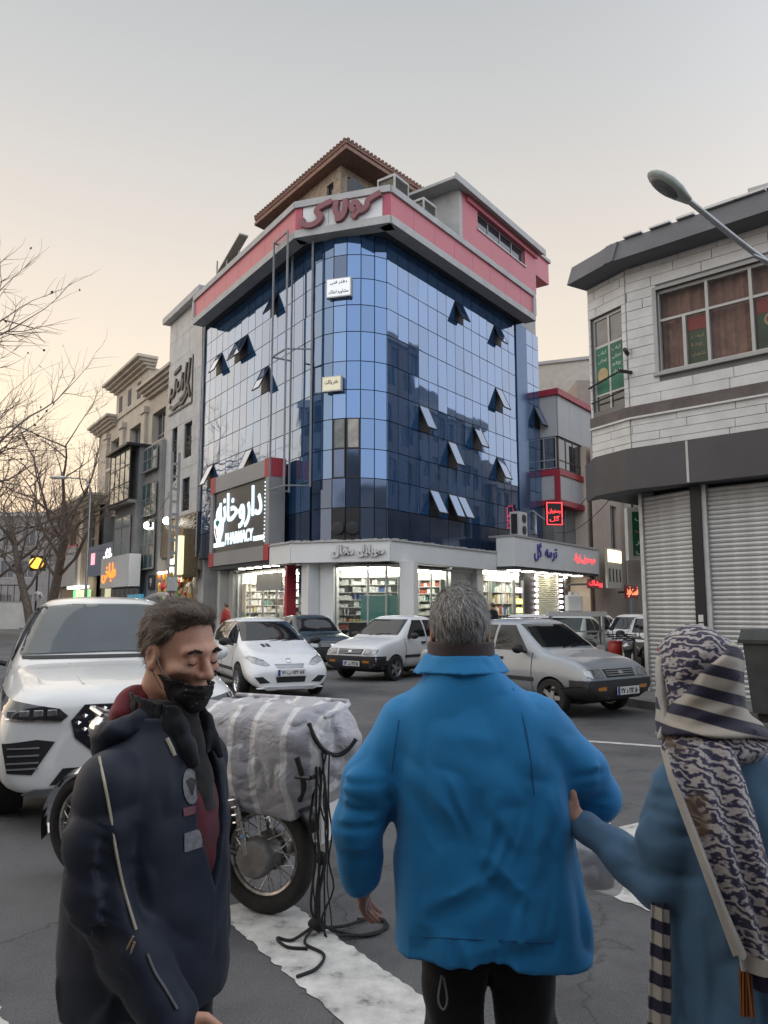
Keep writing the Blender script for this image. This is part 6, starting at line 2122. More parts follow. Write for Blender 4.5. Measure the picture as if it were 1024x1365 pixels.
# red hand trolley
HT = T(4.55, 12.3, 0, rad(20))
HR = root('hand_trolley', 'red two-wheeled hand trolley by the left shutter', 'trolley', HT)
m_redp = mat('red_tube_paint', (.4, .03, .03), .45, var=.2)
for s in (-.14, .14):
    part('rail', MB().tube([(s, 0, .1), (s, .18, 1.0)], .014, 8), m_redp, HR, HT)
part('toe_plate', MB().box(-.18, .18, -.22, 0, .05, .065), m_redp, HR, HT)
for z in (.35, .65, .95):
    part('cross_bar', MB().tube([(-.14, .2 * z - .02, z), (.14, .2 * z - .02, z)], .01, 6), m_redp, HR, HT)
for s in (-.2, .2):
    part('wheel', MB().lathe([(.12, -.025), (.13, 0), (.12, .025)], 18, (s, .05, .13), 'x'), m_rubber, HR, HT, smooth=True)
# scrap on the road
lt = MB().prism([(3.92, 10.62), (4.12, 10.58), (4.2, 10.66), (4.02, 10.72)], .005, .012)
tag(part('yellow_scrap', lt, mat('yellow_scrap', (.5, .5, .08), .6, var=.2), None, Matrix()), 'flat yellow scrap lying on the road before the silver saloon', 'litter')
# ================================================================== people: skins grown from distance fields
def _hash(i, j, k, s):
    n = (i * 374761393 + j * 668265263 + k * 2147483647 + s * 974711) & 0x7fffffff
    n = ((n ^ (n >> 13)) * 1274126177) & 0x7fffffff
    return ((n ^ (n >> 16)) & 0xffff) / 65535.0


def vnoise(P, s=0):
    I = np.floor(P).astype(np.int64); F = P - I
    F = F * F * (3 - 2 * F)
    r = 0
    for dx in (0, 1):
        for dy in (0, 1):
            for dz in (0, 1):
                w = (F[:, 0] if dx else 1 - F[:, 0]) * (F[:, 1] if dy else 1 - F[:, 1]) * (F[:, 2] if dz else 1 - F[:, 2])
                r = r + w * _hash(I[:, 0] + dx, I[:, 1] + dy, I[:, 2] + dz, s)
    return r * 2 - 1


def el(P, c, r):
    q = P - np.array(c, dtype=P.dtype); r = np.array(r, dtype=P.dtype) if np.ndim(r) else np.array([r] * 3, dtype=P.dtype)
    k0 = np.sqrt(((q / r) ** 2).sum(1)); k1 = np.sqrt(((q / (r * r)) ** 2).sum(1)) + 1e-9
    return k0 * (k0 - 1) / k1


def rc(P, a, b, ra, rb):
    a = np.array(a, dtype=P.dtype); b = np.array(b, dtype=P.dtype)
    d = b - a
    t = np.clip(((P - a) @ d) / (d @ d), 0, 1)
    return np.sqrt(((P - a - t[:, None] * d) ** 2).sum(1)) - (ra + t * (rb - ra))


def su(a, b, k):
    h = np.clip(.5 + .5 * (b - a) / k, 0, 1)
    return b + (a - b) * h - k * h * (1 - h)


def ss(a, b, k):           # a minus b
    return -su(-a, b, k)


def si(a, b, k):
    return -su(-a, -b, k)


_tabs = {}


def smooth_tab(tab):
    k = tuple(tab)
    if k not in _tabs:
        t = np.array(tab, float)
        z = np.linspace(t[0, 0], t[-1, 0], 60)
        out = [z]
        for i in range(1, 5):
            g = np.gradient(t[:, i], t[:, 0])
            j = np.clip(np.searchsorted(t[:, 0], z, 'right') - 1, 0, len(t) - 2)
            h = t[j + 1, 0] - t[j, 0]; u = (z - t[j, 0]) / h
            out.append((2 * u ** 3 - 3 * u ** 2 + 1) * t[j, i] + (u ** 3 - 2 * u ** 2 + u) * h * g[j] + (3 * u ** 2 - 2 * u ** 3) * t[j + 1, i] + (u ** 3 - u ** 2) * h * g[j + 1])
        _tabs[k] = np.stack(out, 1)
    return _tabs[k]


def creases(P, fl):
    """drag folds: each a ridge with a valley beside it, fading at both ends"""
    r = np.zeros(len(P))
    for a, b, w, h in fl:
        a = np.array(a); b = np.array(b); d = b - a
        t = ((P - a) @ d) / (d @ d)
        tt = np.clip(t, 0, 1)
        q = P - a - tt[:, None] * d
        s = q[:, 0] * d[2] - q[:, 2] * d[0]
        s = s / math.hypot(d[0], d[2])
        dist = np.sqrt((q ** 2).sum(1))
        m = dist < w * 3.5
        e = np.sin(np.pi * np.clip(t[m], 0, 1)) ** .6
        r[m] -= 1.25 * h * e * (np.exp(-dist[m] / w * 1.5) - .7 * np.exp(-((s[m] - 1.5 * w) / w) ** 2) * np.exp(-(q[m][:, 1] / (3 * w)) ** 2))
    return r


def loft(P, tab, p=2.5):
    z = P[:, 2]
    T_ = np.array(smooth_tab(tab))
    cx, cy, a, b = (np.interp(z, T_[:, 0], T_[:, i]) for i in (1, 2, 3, 4))
    u, v = np.abs((P[:, 0] - cx) / a), np.abs((P[:, 1] - cy) / b)
    g = (u ** p + v ** p) ** (1 / p)
    d = (g - 1) * np.minimum(a, b)
    return np.maximum(d, np.maximum(T_[0, 0] - z, z - T_[-1, 0]))


def chain(P, pts, rs, k=.02):
    d = None
    for i in range(len(pts) - 1):
        e = rc(P, pts[i], pts[i + 1], rs[i], rs[i + 1])
        d = e if d is None else su(d, e, k)
    return d


def sdf_mesh(f, lo, hi, h, name, coarse=5, relax=1):
    lo, hi = np.array(lo, float), np.array(hi, float)
    n = np.ceil((hi - lo) / (h * coarse)).astype(int) + 1
    ax = [lo[i] + np.arange(n[i]) * h * coarse + h * (coarse - 1) / 2 for i in range(3)]
    G = np.stack(np.meshgrid(*ax, indexing='ij'), -1).reshape(-1, 3)
    C = f(G).reshape(n)
    D = C
    for a in range(3):
        D = D.repeat(coarse, a)
    D = D.astype(np.float64)
    near = np.abs(D) < h * coarse * 2.0
    idx = np.argwhere(near)
    P = lo + idx * h
    V = np.empty(len(P))
    for s in range(0, len(P), 400000):
        V[s:s + 400000] = f(P[s:s + 400000])
    D[near] = V
    inside = D < 0
    c = [inside[a:a + D.shape[0] - 1 or None, b:b + D.shape[1] - 1 or None, e:e + D.shape[2] - 1 or None] for a in (0, 1) for b in (0, 1) for e in (0, 1)]
    c = [x[:D.shape[0] - 1, :D.shape[1] - 1, :D.shape[2] - 1] for x in c]
    cnt = sum(x.astype(np.int8) for x in c)
    act = (cnt > 0) & (cnt < 8)
    A = np.argwhere(act)
    vid = -np.ones(act.shape, np.int64)
    vid[act] = np.arange(len(A))
    corner = np.array([(a, b, e) for a in (0, 1) for b in (0, 1) for e in (0, 1)])
    val = np.stack([D[A[:, 0] + q[0], A[:, 1] + q[1], A[:, 2] + q[2]] for q in corner], 1)
    acc = np.zeros((len(A), 3)); num = np.zeros(len(A))
    for i in range(8):
        for j in range(i + 1, 8):
            if np.abs(corner[i] - corner[j]).sum() != 1:
                continue
            va, vb = val[:, i], val[:, j]
            m = (va < 0) != (vb < 0)
            t = np.where(m, va / np.where(m, va - vb, 1), 0)
            acc += np.where(m[:, None], corner[i] + t[:, None] * (corner[j] - corner[i]), 0)
            num += m
    V = lo + (A + acc / num[:, None]) * h
    quads = []
    for a in range(3):
        b, e = (a + 1) % 3, (a + 2) % 3
        sl0 = [slice(1, -1)] * 3; sl1 = [slice(1, -1)] * 3
        sl0[a] = slice(0, -1); sl1[a] = slice(1, None)
        s0, s1 = inside[tuple(sl0)], inside[tuple(sl1)]
        for flip, mk in ((False, s0 & ~s1), (True, ~s0 & s1)):
            E = np.argwhere(mk)
            off = np.ones(3, int); off[a] = 0
            E = E + off
            def g(db, de):
                q = E.copy(); q[:, b] += db; q[:, e] += de
                return vid[q[:, 0], q[:, 1], q[:, 2]]
            Q = np.stack([g(-1, -1), g(0, -1), g(0, 0), g(-1, 0)], 1)
            if flip:
                Q = Q[:, ::-1]
            quads.append(Q)
    Q = np.concatenate(quads)
    Q = Q[(Q >= 0).all(1)]
    for _ in range(relax):
        s = np.zeros_like(V); k = np.zeros(len(V))
        for i in range(4):
            for j in ((i + 1) % 4, (i + 3) % 4):
                np.add.at(s, Q[:, i], V[Q[:, j]]); np.add.at(k, Q[:, i], 1)
        V = V * .5 + .5 * s / np.maximum(k, 1)[:, None]
    me = bpy.data.meshes.new(name)
    me.vertices.add(len(V)); me.vertices.foreach_set('co', V.ravel())
    me.loops.add(len(Q) * 4); me.loops.foreach_set('vertex_index', Q.ravel().astype(np.int32))
    me.polygons.add(len(Q)); me.polygons.foreach_set('loop_start', np.arange(0, len(Q) * 4, 4, dtype=np.int32))
    me.polygons.foreach_set('use_smooth', np.ones(len(Q), bool))
    me.update(); me.validate()
    return me


def verts_of(me):
    a = np.empty(len(me.vertices) * 3); me.vertices.foreach_get('co', a)
    b = np.empty(len(me.vertices) * 3); me.vertices.foreach_get('normal', b)
    return a.reshape(-1, 3), b.reshape(-1, 3)


def bvh_of(me):
    return BVHTree.FromPolygons([v.co.copy() for v in me.vertices], [tuple(p.vertices) for p in me.polygons])


def strands(V, N_, n, flow, length, rad_, seed, lift=.25, seg=4):
    """thin hair ribbons rooted on a scalp"""
    rg = np.random.default_rng(seed)
    ids = rg.integers(0, len(V), n)
    mb = MB()
    for i in ids:
        p = Vector(V[i]); nn = Vector(N_[i])
        L_ = length * rg.uniform(.6, 1.15)
        d = Vector(flow(p)) + Vector(rg.normal(0, .22, 3))
        d = (d - nn * d.dot(nn)).normalized()
        d = (d + nn * lift * rg.uniform(.4, 1.6)).normalized()
        side = d.cross(nn).normalized() * rad_
        pts = []
        for k in range(seg + 1):
            pts.append(p.copy())
            p = p + d * L_ / seg
            d = (d - nn * .10 + Vector(rg.normal(0, .06, 3))).normalized()
        o = len(mb.v)
        for k, q in enumerate(pts):
            w = 1 - .8 * k / seg
            mb.v += [tuple(q + side * w), tuple(q - side * w)]
        for k in range(seg):
            mb.f.append((o + 2 * k, o + 2 * k + 1, o + 2 * k + 3, o + 2 * k + 2)); mb.mi.append(0)
    return mb


# ---- a head, eyes at the origin, looking along +y
def head_sdf(P, detail=True, neck=.075, mouth=True):
    d = el(P, (0, -.018, .032), (.075, .098, .086))
    d = su(d, el(P, (0, .022, -.035), (.060, .070, .078)), .03)
    d = su(d, el(P, (0, .038, -.085), (.040, .046, .030)), .035)
    d = su(d, rc(P, (0, -.035, -.06), (0, -.05, -.06 - neck), .052, .056), .03)
    if detail:
        S = P.copy(); S[:, 0] = np.abs(S[:, 0])
        d = su(d, rc(S, (.0, .089, .024), (.045, .074, .020), .011, .010), .018)
        d = ss(d, el(S, (.031, .102, -.001), (.021, .020, .014)), .012)
        d = su(d, el(S, (.031, .0745, .001), (.0165, .0155, .0135)), .004)
        d = su(d, rc(P, (0, .086, .012), (0, .1145, -.030), .0085, .0125), .012)
        d = su(d, el(S, (.0125, .100, -.034), (.010, .012, .009)), .006)
        d = su(d, el(S, (.047, .062, -.028), (.022, .026, .016)), .025)
        d = ss(d, el(S, (.050, .076, -.060), (.018, .022, .024)), .024)
        d = su(d, el(P, (0, .0885, -.062), (.024, .012, .0055)), .006)
        d = su(d, el(P, (0, .0875, -.074), (.021, .012, .0065)), .006)
        d = su(d, el(P, (0, .078, -.104), (.020, .016, .014)), .02)
    E = P.copy(); E[:, 0] = np.abs(E[:, 0])
    ear = el(E, (.079, -.008, -.006), (.0095, .021, .034))
    ear = ss(ear, el(E, (.088, -.003, -.004), (.007, .012, .020)), .006)
    ear = su(ear, el(E, (.080, .000, -.033), (.008, .010, .011)), .008)
    d = su(d, ear, .008)
    return d


def hand_sdf(P, w, fdir, side, thumb, curl=.5, s=1.0):
    """w wrist, fdir finger direction, side: unit across the palm towards the thumb, thumb: palm-facing unit"""
    w = np.array(w, float); f = np.array(fdir, float); f /= np.linalg.norm(f)
    c = np.array(side, float); c -= f * (c @ f); c /= np.linalg.norm(c)
    t = np.array(thumb, float); t -= f * (t @ f); t -= c * (t @ c); t /= np.linalg.norm(t)
    pal = w + f * .05 * s
    d = rc(P, w, pal, .026 * s, .030 * s)
    for u in (-.026, -.009, .009, .026):
        d = su(d, rc(P, w + f * .03 * s + c * u * .7 * s, w + f * .088 * s + c * u * s, .013 * s, .0115 * s), .012)
    for u, L in ((-.030, .060), (-.010, .075), (.010, .082), (.029, .072)):
        a = w + f * .088 * s + c * u * s
        d1 = f * math.cos(curl * .6) + t * math.sin(curl * .6)
        b = a + d1 * L * .45 * s
        d2 = f * math.cos(curl * 1.6) + t * math.sin(curl * 1.6)
        e = b + d2 * L * .32 * s
        d3 = f * math.cos(curl * 2.3) + t * math.sin(curl * 2.3)
        g_ = e + d3 * L * .25 * s
        q = np.minimum(np.minimum(rc(P, a, b, .0098 * s, .009 * s), rc(P, b, e, .009 * s, .0082 * s)), rc(P, e, g_, .0082 * s, .007 * s))
        d = su(d, q, .005)
    a = w + f * .025 * s + c * .024 * s
    b = a + (c * .75 + f * .65 + t * .25) * .042 * s
    e = b + (c * .25 + f * .95 + t * .35) * .034 * s
    d = su(d, np.minimum(rc(P, a, b, .014 * s, .0115 * s), rc(P, b, e, .011 * s, .008 * s)), .008)
    return d


def xf(P, M):
    """points into the frame of matrix M"""
    I = np.array(M.inverted())
    return P @ I[:3, :3].T + I[:3, 3]


def folds(P, s, f1=(5, 5, 3), f2=(13, 13, 9), a1=.010, a2=.004):
    n1 = vnoise(P * np.array(f1), s)
    n2 = vnoise(P * np.array(f2) + n1[:, None] * .8, s + 5)
    return a1 * (1 - np.abs(n1) * 2.2) * .6 + a2 * (1 - np.abs(n2) * 2)


def near_add(d, P, fn, lim=.05):
    m = np.abs(d) < lim
    if m.any():
        d = d.copy(); d[m] += fn(P[m])
    return d


def skin_mat(name, col, red=(.42, .14, .10)):
    m = mat(name, col, .5, var=.16, vscale=14, bump=.08, bscale=300, var2=(col[0] * 1.05, col[1] * .98, col[2] * .95), sheen=.1)
    b = m.node_tree.nodes['Principled BSDF']
    b.inputs['Subsurface Weight'].default_value = .12
    b.inputs['Subsurface Radius'].default_value = (.012, .004, .002)
    b.inputs['Subsurface Scale'].default_value = .6
    return m


def cloth_mat(name, col, rough=.75, var=.12, weave=500, bump=.15, big=0.0, sheen=.2, vscale=5, spec=.3):
    m = mat(name, col, rough, var=var, vscale=vscale, bump=bump, bscale=weave, sheen=sheen, spec=spec)
    if big:
        nt = m.node_tree
        b = nt.nodes['Principled BSDF']
        old = b.inputs['Normal'].links[0].from_socket
        t = nt.nodes.new('ShaderNodeTexCoord')
        n = nt.nodes.new('ShaderNodeTexNoise'); n.noise_type = 'RIDGED_MULTIFRACTAL'; n.inputs['Scale'].default_value = 5.5; n.inputs['Detail'].default_value = 4; n.inputs['Distortion'].default_value = .8
        nt.links.new(t.outputs['Object'], n.inputs['Vector'])
        bp = nt.nodes.new('ShaderNodeBump'); bp.inputs['Strength'].default_value = big; bp.inputs['Distance'].default_value = .02
        nt.links.new(n.outputs['Fac'], bp.inputs['Height']); nt.links.new(old, bp.inputs['Normal'])
        nt.links.new(bp.outputs[0], b.inputs['Normal'])
    return m


def surface_decal(bvh, o, d, up, outline, off=.003, step=.012):
    """flat badge sewn on cloth: outline pressed on along ray o+d"""
    h, nrm, *_ = bvh.ray_cast(Vector(o), Vector(d), 10)
    nrm = nrm.normalized()
    u = Vector(up).cross(nrm).normalized(); v = nrm.cross(u)
    bd = dense(outline, step)
    pts = list(bd)
    xs = [p.x for p in bd]; ys = [p.y for p in bd]
    x = min(xs) + step
    while x < max(xs):
        y = min(ys) + step
        while y < max(ys):
            c = False
            for i in range(len(bd)):
                a, b = bd[i], bd[i - 1]
                if (a.y > y) != (b.y > y) and x < (b.x - a.x) * (y - a.y) / (b.y - a.y) + a.x:
                    c = not c
            if c and min((p - Vector((x, y))).length for p in bd) > step * .45:
                pts.append(Vector((x, y)))
            y += step
        x += step
    co, _, tri, *_r = delaunay_2d_cdt(pts, [], [list(range(len(bd)))], 1, 1e-6)
    vs = []
    for p in co:
        q = h + u * p.x + v * p.y
        hh, nn, *_ = bvh.ray_cast(q + nrm * .08, -nrm, .2)
        vs.append((hh + nrm * off) if hh else q + nrm * off)
    me = bpy.data.meshes.new('badge')
    n = len(vs)
    fs = [tuple(t) for t in tri] + [tuple(i + n for i in reversed(t)) for t in tri]
    me.from_pydata([tuple(p) for p in vs] + [tuple(p - nrm * .004) for p in vs], [], fs)
    me.polygons.foreach_set('use_smooth', [True] * len(me.polygons))
    return me


def cam_ray(px, py, M):
    """ray from the viewpoint height of a passer-by through a photo direction, in the local frame of M"""
    a, v = (px - 512) / 1026, (682.5 - py) / 1026
    p = rad(7.2)
    d = Vector((a, math.cos(p) - math.sin(p) * v, math.cos(p) * v + math.sin(p)))
    I = M.inverted()
    return I @ Vector((0, 0, 1.6)), I.to_3x3() @ d


def shoe(parent, M, x, y, m):
    part('shoe', MB().ball((x, y + .06, .045), (.05, .14, .045), 14, 8), m, parent, M, smooth=True)


m_skin_l = skin_mat('weathered_skin', (.56, .32, .225))
m_skin_b = skin_mat('ruddy_skin', (.46, .24, .17))
m_skin_w = skin_mat('pale_skin', (.45, .26, .19))
m_shoe = mat('black_shoe', (.015, .015, .015), .5, var=.2)

# ------------------------------------------------------------------ man in the blue jacket, seen from behind
MB_ = T(.235, 2.25, 0)
HB_ = T(-.015, .01, 1.538, rad(-4), rad(-4))


def body_b(P):
    d = head_sdf(xf(P, HB_), detail=True)
    d = su(d, loft(P, [(.78, .05, .0, .15, .10), (1.0, .04, .0, .14, .10), (1.25, .01, 0, .17, .10), (1.36, 0, 0, .10, .07), (1.42, 0, 0, .05, .05)]), .03)
    d = su(d, chain(P, [(-.16, 0, 1.31), (-.295, -.015, 1.06), (-.30, .045, .865)], [.05, .034, .028]), .02)
    d = su(d, hand_sdf(P, (-.30, .045, .865), (.08, .25, -1), (.2, 1, .2), (1, -.1, 0), .45), .015)
    d = su(d, chain(P, [(.17, 0, 1.31), (.365, .03, 1.07), (.335, .26, .985)], [.05, .04, .028]), .02)
    d = su(d, hand_sdf(P, (.335, .26, .985), (-.1, .8, -.6), (-.9, .2, .3), (0, -.4, -1), 1.1), .015)
    for s in (-1, 1):
        d = su(d, chain(P, [(.05 + s * .09, 0, .82), (.04 + s * .10, .02, .45), (.04 + s * .10, 0, .08)], [.075, .05, .04]), .02)
    return d


MAN_B = part('person', sdf_mesh(body_b, (-.48, -.2, .03), (.52, .45, 1.70), .006, 'person'), m_skin_b, None, MB_)
tag(MAN_B, 'grey-haired man in a bright blue jacket walking away, arm held by the woman', 'person')
JB = [(.60, .070, .0, .280, .170), (.80, .058, -.005, .268, .165), (1.0, .045, -.01, .252, .160), (1.18, .032, -.015, .242, .152), (1.28, .02, -.01, .225, .136),
      (1.345, .008, -.005, .190, .126), (1.40, .0, -.008, .132, .112), (1.445, -.01, -.005, .104, .100), (1.465, -.012, .0, .096, .092)]
rgf = random.Random(77)
FB_ = [((-.19, -.16, 1.20), (-.02, -.18, 1.02), .026, .008), ((.27, -.15, 1.24), (.15, -.18, .92), .028, .010), ((.24, -.16, 1.10), (.22, -.18, .74), .024, .009), ((-.15, -.16, .82), (.06, -.18, .93), .026, .007),
       ((.06, -.17, 1.13), (.01, -.18, .86), .030, .009), ((.31, -.13, 1.02), (.34, -.16, .68), .026, .010), ((-.05, -.18, .72), (.24, -.18, .79), .024, .006), ((-.20, -.13, 1.22), (-.185, -.15, .86), .022, .009),
       ((.02, -.17, .98), (.16, -.18, .84), .026, .008), ((-.1, -.17, 1.28), (.1, -.16, 1.25), .03, .005), ((.10, -.17, .90), (.12, -.18, .68), .028, .008), ((-.08, -.17, .78), (-.1, -.18, .66), .03, .007)]
for k in range(26):
    x, z = rgf.uniform(-.20, .33), rgf.uniform(.72, 1.24)
    FB_.append(((x, -.165, z), (x + rgf.uniform(-.10, .10), -.175, z - rgf.uniform(.08, .2)), rgf.uniform(.009, .017), rgf.uniform(.003, .006)))
for side in (-1, 1):
    for k in range(6):
        z = 1.16 - .045 * k
        x = (-.31 if side < 0 else .36) + (0 if side < 0 else .01 * k)
        FB_.append(((x - .09, -.06, z + rgf.uniform(-.02, .02)), (x + .08, -.09, z + rgf.uniform(-.03, .03)), .012, .006))


def jacket_b(P):
    d = loft(P, JB, 2.5)
    armL = chain(P, [(-.175, -.005, 1.275), (-.275, -.02, 1.12), (-.308, -.01, 1.0), (-.305, .035, .855)], [.080, .075, .070, .060], .03)
    armR = chain(P, [(.20, -.005, 1.275), (.315, .0, 1.15), (.365, .03, 1.07), (.345, .24, .985)], [.082, .076, .070, .058], .03)
    d = su(d, armL, .035); d = su(d, armR, .04)
    hem = P[:, 2] - (.685 - .06 * P[:, 0] + .010 * np.sin(P[:, 0] * 17 + 1) + .004 * np.sin(P[:, 0] * 41))
    d = si(d, -hem, .005)
    return near_add(d, P, lambda Q: folds(Q, 3, (4.5, 4.5, 3), (12, 10, 9), .004, .004) + creases(Q, FB_), .06)


m_bluej = cloth_mat('bright_blue_jacket', (.022, .235, .53), .68, .08, 700, .10, big=.5, sheen=.15, vscale=2.5, spec=.25)
JBm = sdf_mesh(jacket_b, (-.45, -.26, .55), (.52, .36, 1.50), .0055, 'jacket', relax=0)
part('jacket', JBm, m_bluej, MAN_B, MB_)
JBb = bvh_of(JBm)


def collar_b(P):
    q = P - np.array((-.012, .002, 1.452))
    rr = np.sqrt((q[:, 0] / 1.10) ** 2 + (q[:, 1] / 1.02) ** 2)
    d = np.maximum(np.abs(rr - (.090 - q[:, 2] * .25)) - .007, np.abs(q[:, 2]) - .020)
    fall = np.maximum(np.abs(rr - (.104 - (q[:, 2] + .01) * .65)) - .010, np.abs(q[:, 2] + .008) - .024)
    d = su(d, fall, .012)
    return near_add(d, P, lambda Q: folds(Q, 9, (9, 9, 9), (20, 20, 20), .004, .002))


part('collar', sdf_mesh(collar_b, (-.19, -.19, 1.38), (.17, .19, 1.50), .005, 'collar'), m_bluej, MAN_B, MB_)


def inner_collar_b(P):
    q = P - np.array((-.013, .002, 1.478))
    rr = np.sqrt((q[:, 0] / 1.05) ** 2 + q[:, 1] ** 2)
    return np.maximum(np.abs(rr - .082) - .010, np.abs(q[:, 2]) - .030)


part('inner_collar', sdf_mesh(inner_collar_b, (-.13, -.12, 1.43), (.10, .12, 1.52), .005, 'inner_collar'), cloth_mat('grey_brown_fleece', (.085, .065, .065), .95, .2, 300, .3), MAN_B, MB_)


def trousers(P, cx, w=.105, top=.84):
    d = None
    for s in (-1, 1):
        e = chain(P, [(cx + s * .085, .0, top), (cx + s * .098, .015, .46), (cx + s * .098, .0, .09)], [w, .082, .070], .03)
        d = e if d is None else su(d, e, .03)
    return near_add(d, P, lambda Q: folds(Q, 21, (7, 7, 5), (16, 16, 10), .010, .004))


m_trous = cloth_mat('black_trousers', (.010, .010, .012), .85, .2, 500, .15)
part('trousers', sdf_mesh(lambda P: trousers(P, .055), (-.22, -.2, .04), (.32, .2, .94), .009, 'trousers'), m_trous, MAN_B, MB_)
for s in (-.045, .155):
    shoe(MAN_B, MB_, s, 0, m_shoe)
part('drawstring', MB().tube(smooth_path([(-.085, -.112, .655), (-.095, -.118, .60), (-.082, -.119, .575), (-.072, -.118, .60), (-.08, -.112, .65)], 5), .003, 5), mat('grey_cord', (.2, .2, .2), .8, var=.1), MAN_B, MB_, smooth=True)


def hair_shell(Ph, line, t, seed, rough=.006):
    d = el(Ph, (0, -.018, .034), (.077 + t, .100 + t, .087 + t))
    zl = np.interp(Ph[:, 1], line[0], line[1])
    d = si(d, zl - Ph[:, 2], .012)
    E = np.abs(Ph[:, 0])
    return near_add(d, Ph, lambda Q: .35 * rough * vnoise(Q * np.array((55, 55, 30)), seed) + rough * .3 * vnoise(Q * np.array((110, 110, 60)), seed + 1), .03)


LINE_B = ([-.13, -.06, -.03, -.012, .006, .03, .07, .09], [-.078, -.074, -.050, .015, .022, .03, .07, .09])
m_greyhair = mat('grey_hair', (.26, .25, .235), .6, var=.4, vscale=30, bump=.5, bscale=200, spec=.4)
hb = sdf_mesh(lambda P: hair_shell(xf(P, HB_), LINE_B, .008, 4), (-.14, -.17, 1.42), (.11, .15, 1.70), .0045, 'hair')
HAIRB = part('hair', hb, m_greyhair, MAN_B, MB_)
V_, N__ = verts_of(hb)
hc = HB_ @ Vector((0, 0, .05))


def flow_b(p):
    q = HB_.inverted() @ p
    return (q.x * 2.5 + .25, -.35 if q.z > .07 else -.1, -1.0 if q.z < .09 else -.35)


for k, (c_, nst) in enumerate((((.42, .41, .39), 2600), ((.14, .13, .125), 1500))):
    part('hair_strands', strands(V_, N__, nst, flow_b, .030, .0010, 40 + k, .28), mat('grey_strand_%d' % k, c_, .5, var=.2, vscale=40, spec=.5), HAIRB, MB_, fix=False, kind='stuff')

# ------------------------------------------------------------------ plastic carrier bag in his hand
MPB = T(.68, 2.60, 0)
CB_ = root('carrier_bag', 'white plastic carrier bag with a food tub hanging beside the blue jacket', 'bag', T(.68, 2.60, .70))


def bag_sdf(P):
    d = loft(P, [(.70, 0, 0, .07, .06), (.74, 0, 0, .095, .075), (.84, 0, 0, .095, .08), (.93, -.01, 0, .06, .05), (1.0, -.03, 0, .025, .02), (1.04, -.04, 0, .02, .015)], 2.3)
    return near_add(d, P, lambda Q: folds(Q, 33, (14, 14, 7), (30, 30, 18), .010, .005))


pm = bpy.data.materials.new('thin_white_plastic'); pm.use_nodes = True
b_ = pm.node_tree.nodes['Principled BSDF']
b_.inputs['Base Color'].default_value = (.72, .71, .69, 1); b_.inputs['Roughness'].default_value = .35; b_.inputs['Alpha'].default_value = .55
part('bag', sdf_mesh(bag_sdf, (-.14, -.12, .68), (.12, .12, 1.06), .006, 'bag'), pm, CB_, MPB)
part('food_tub', MB().lathe([(.055, .725), (.07, .80), (.072, .835)], 24), mat('caramel_food', (.34, .19, .10), .5, var=.3, vscale=20), CB_, MPB, smooth=True)
part('tub_lid', MB().lathe([(.075, .836), (.075, .846)], 24), m_board, CB_, MPB)

# ------------------------------------------------------------------ man with the lowered mask
ML = T(-.545, 1.93, 0, rad(-112))
HL = T(-.022, .035, 1.497, rad(-14), rad(-13), rad(2))
ARM_R = [(.170, .0, 1.215), (.195, .0, 1.10), (.20, .01, 1.0), (.18, .085, .88), (.150, .165, .755)]
ARM_L = [(-.165, .0, 1.215), (-.20, -.05, 1.10), (-.20, -.075, .99), (-.17, -.03, .88), (-.10, .03, .82)]


def body_l(P):
    d = head_sdf(xf(P, HL))
    d = su(d, loft(P, [(.70, 0, -.02, .14, .10), (1.0, 0, -.02, .14, .10), (1.2, 0, -.01, .15, .09), (1.29, 0, 0, .10, .07), (1.36, 0, 0, .05, .05)]), .03)
    for A, c in ((ARM_R, -1), (ARM_L, 1)):
        d = su(d, chain(P, [A[0], A[2], A[4]], [.045, .036, .026]), .02)
        d = su(d, hand_sdf(P, A[4], (0, .70, -.70), (c * .3, .7, .6), (c, 0, 0), .6), .012)
    for s in (-1, 1):
        d = su(d, chain(P, [(s * .09, -.02, .8), (s * .10, .0, .45), (s * .10, -.02, .08)], [.07, .05, .04]), .02)
    return d


MAN_L = part('person', sdf_mesh(body_l, (-.34, -.22, .03), (.34, .36, 1.66), .0042, 'person'), m_skin_l, None, ML)
tag(MAN_L, 'brown-haired man with a lowered black mask and dark navy padded jacket', 'person')
JL = [(.66, 0, -.01, .205, .172), (.84, 0, -.015, .212, .175), (1.02, 0, -.015, .212, .168), (1.14, 0, -.01, .205, .150), (1.215, 0, -.01, .195, .135), (1.27, 0, -.005, .150, .110), (1.315, 0, .0, .100, .092), (1.35, 0, .005, .086, .084)]
rgf = random.Random(31)
FL_ = []
for k in range(16):                     # padded rolls of the near sleeve
    t = k / 15
    z = 1.16 - .40 * t
    y0 = np.interp(z, [.755, .88, 1.0, 1.2], [.165, .085, .01, 0])
    FL_.append(((.26, y0 - .085, z + rgf.uniform(-.012, .012)), (.26, y0 + .085, z - .05 + rgf.uniform(-.03, .03)), .014, rgf.uniform(.004, .008)))
for k in range(14):
    y, z = rgf.uniform(-.2, .15), rgf.uniform(.74, 1.15)
    FL_.append(((.2, y, z), (.2, y + rgf.uniform(-.06, .06), z - rgf.uniform(.06, .16)), .018, rgf.uniform(.004, .008)))


def jacket_l(P):
    d = loft(P, JL, 2.3)
    for A in (ARM_R, ARM_L):
        d = su(d, chain(P, A, [.076, .074, .070, .066, .056], .03), .016)
    d = si(d, .715 - P[:, 2] + .008 * np.sin(P[:, 1] * 25), .012)
    z = P[:, 2]
    wedge = np.maximum(np.abs(P[:, 0] + .03) - np.interp(z, [.94, 1.06, 1.18, 1.30], [-.01, .045, .06, .04]), .04 - P[:, 1])
    d = ss(d, wedge, .012)
    return near_add(d, P, lambda Q: folds(Q, 51, (5, 5, 5), (13, 12, 12), .004, .004) + creases(Q, FL_), .05)


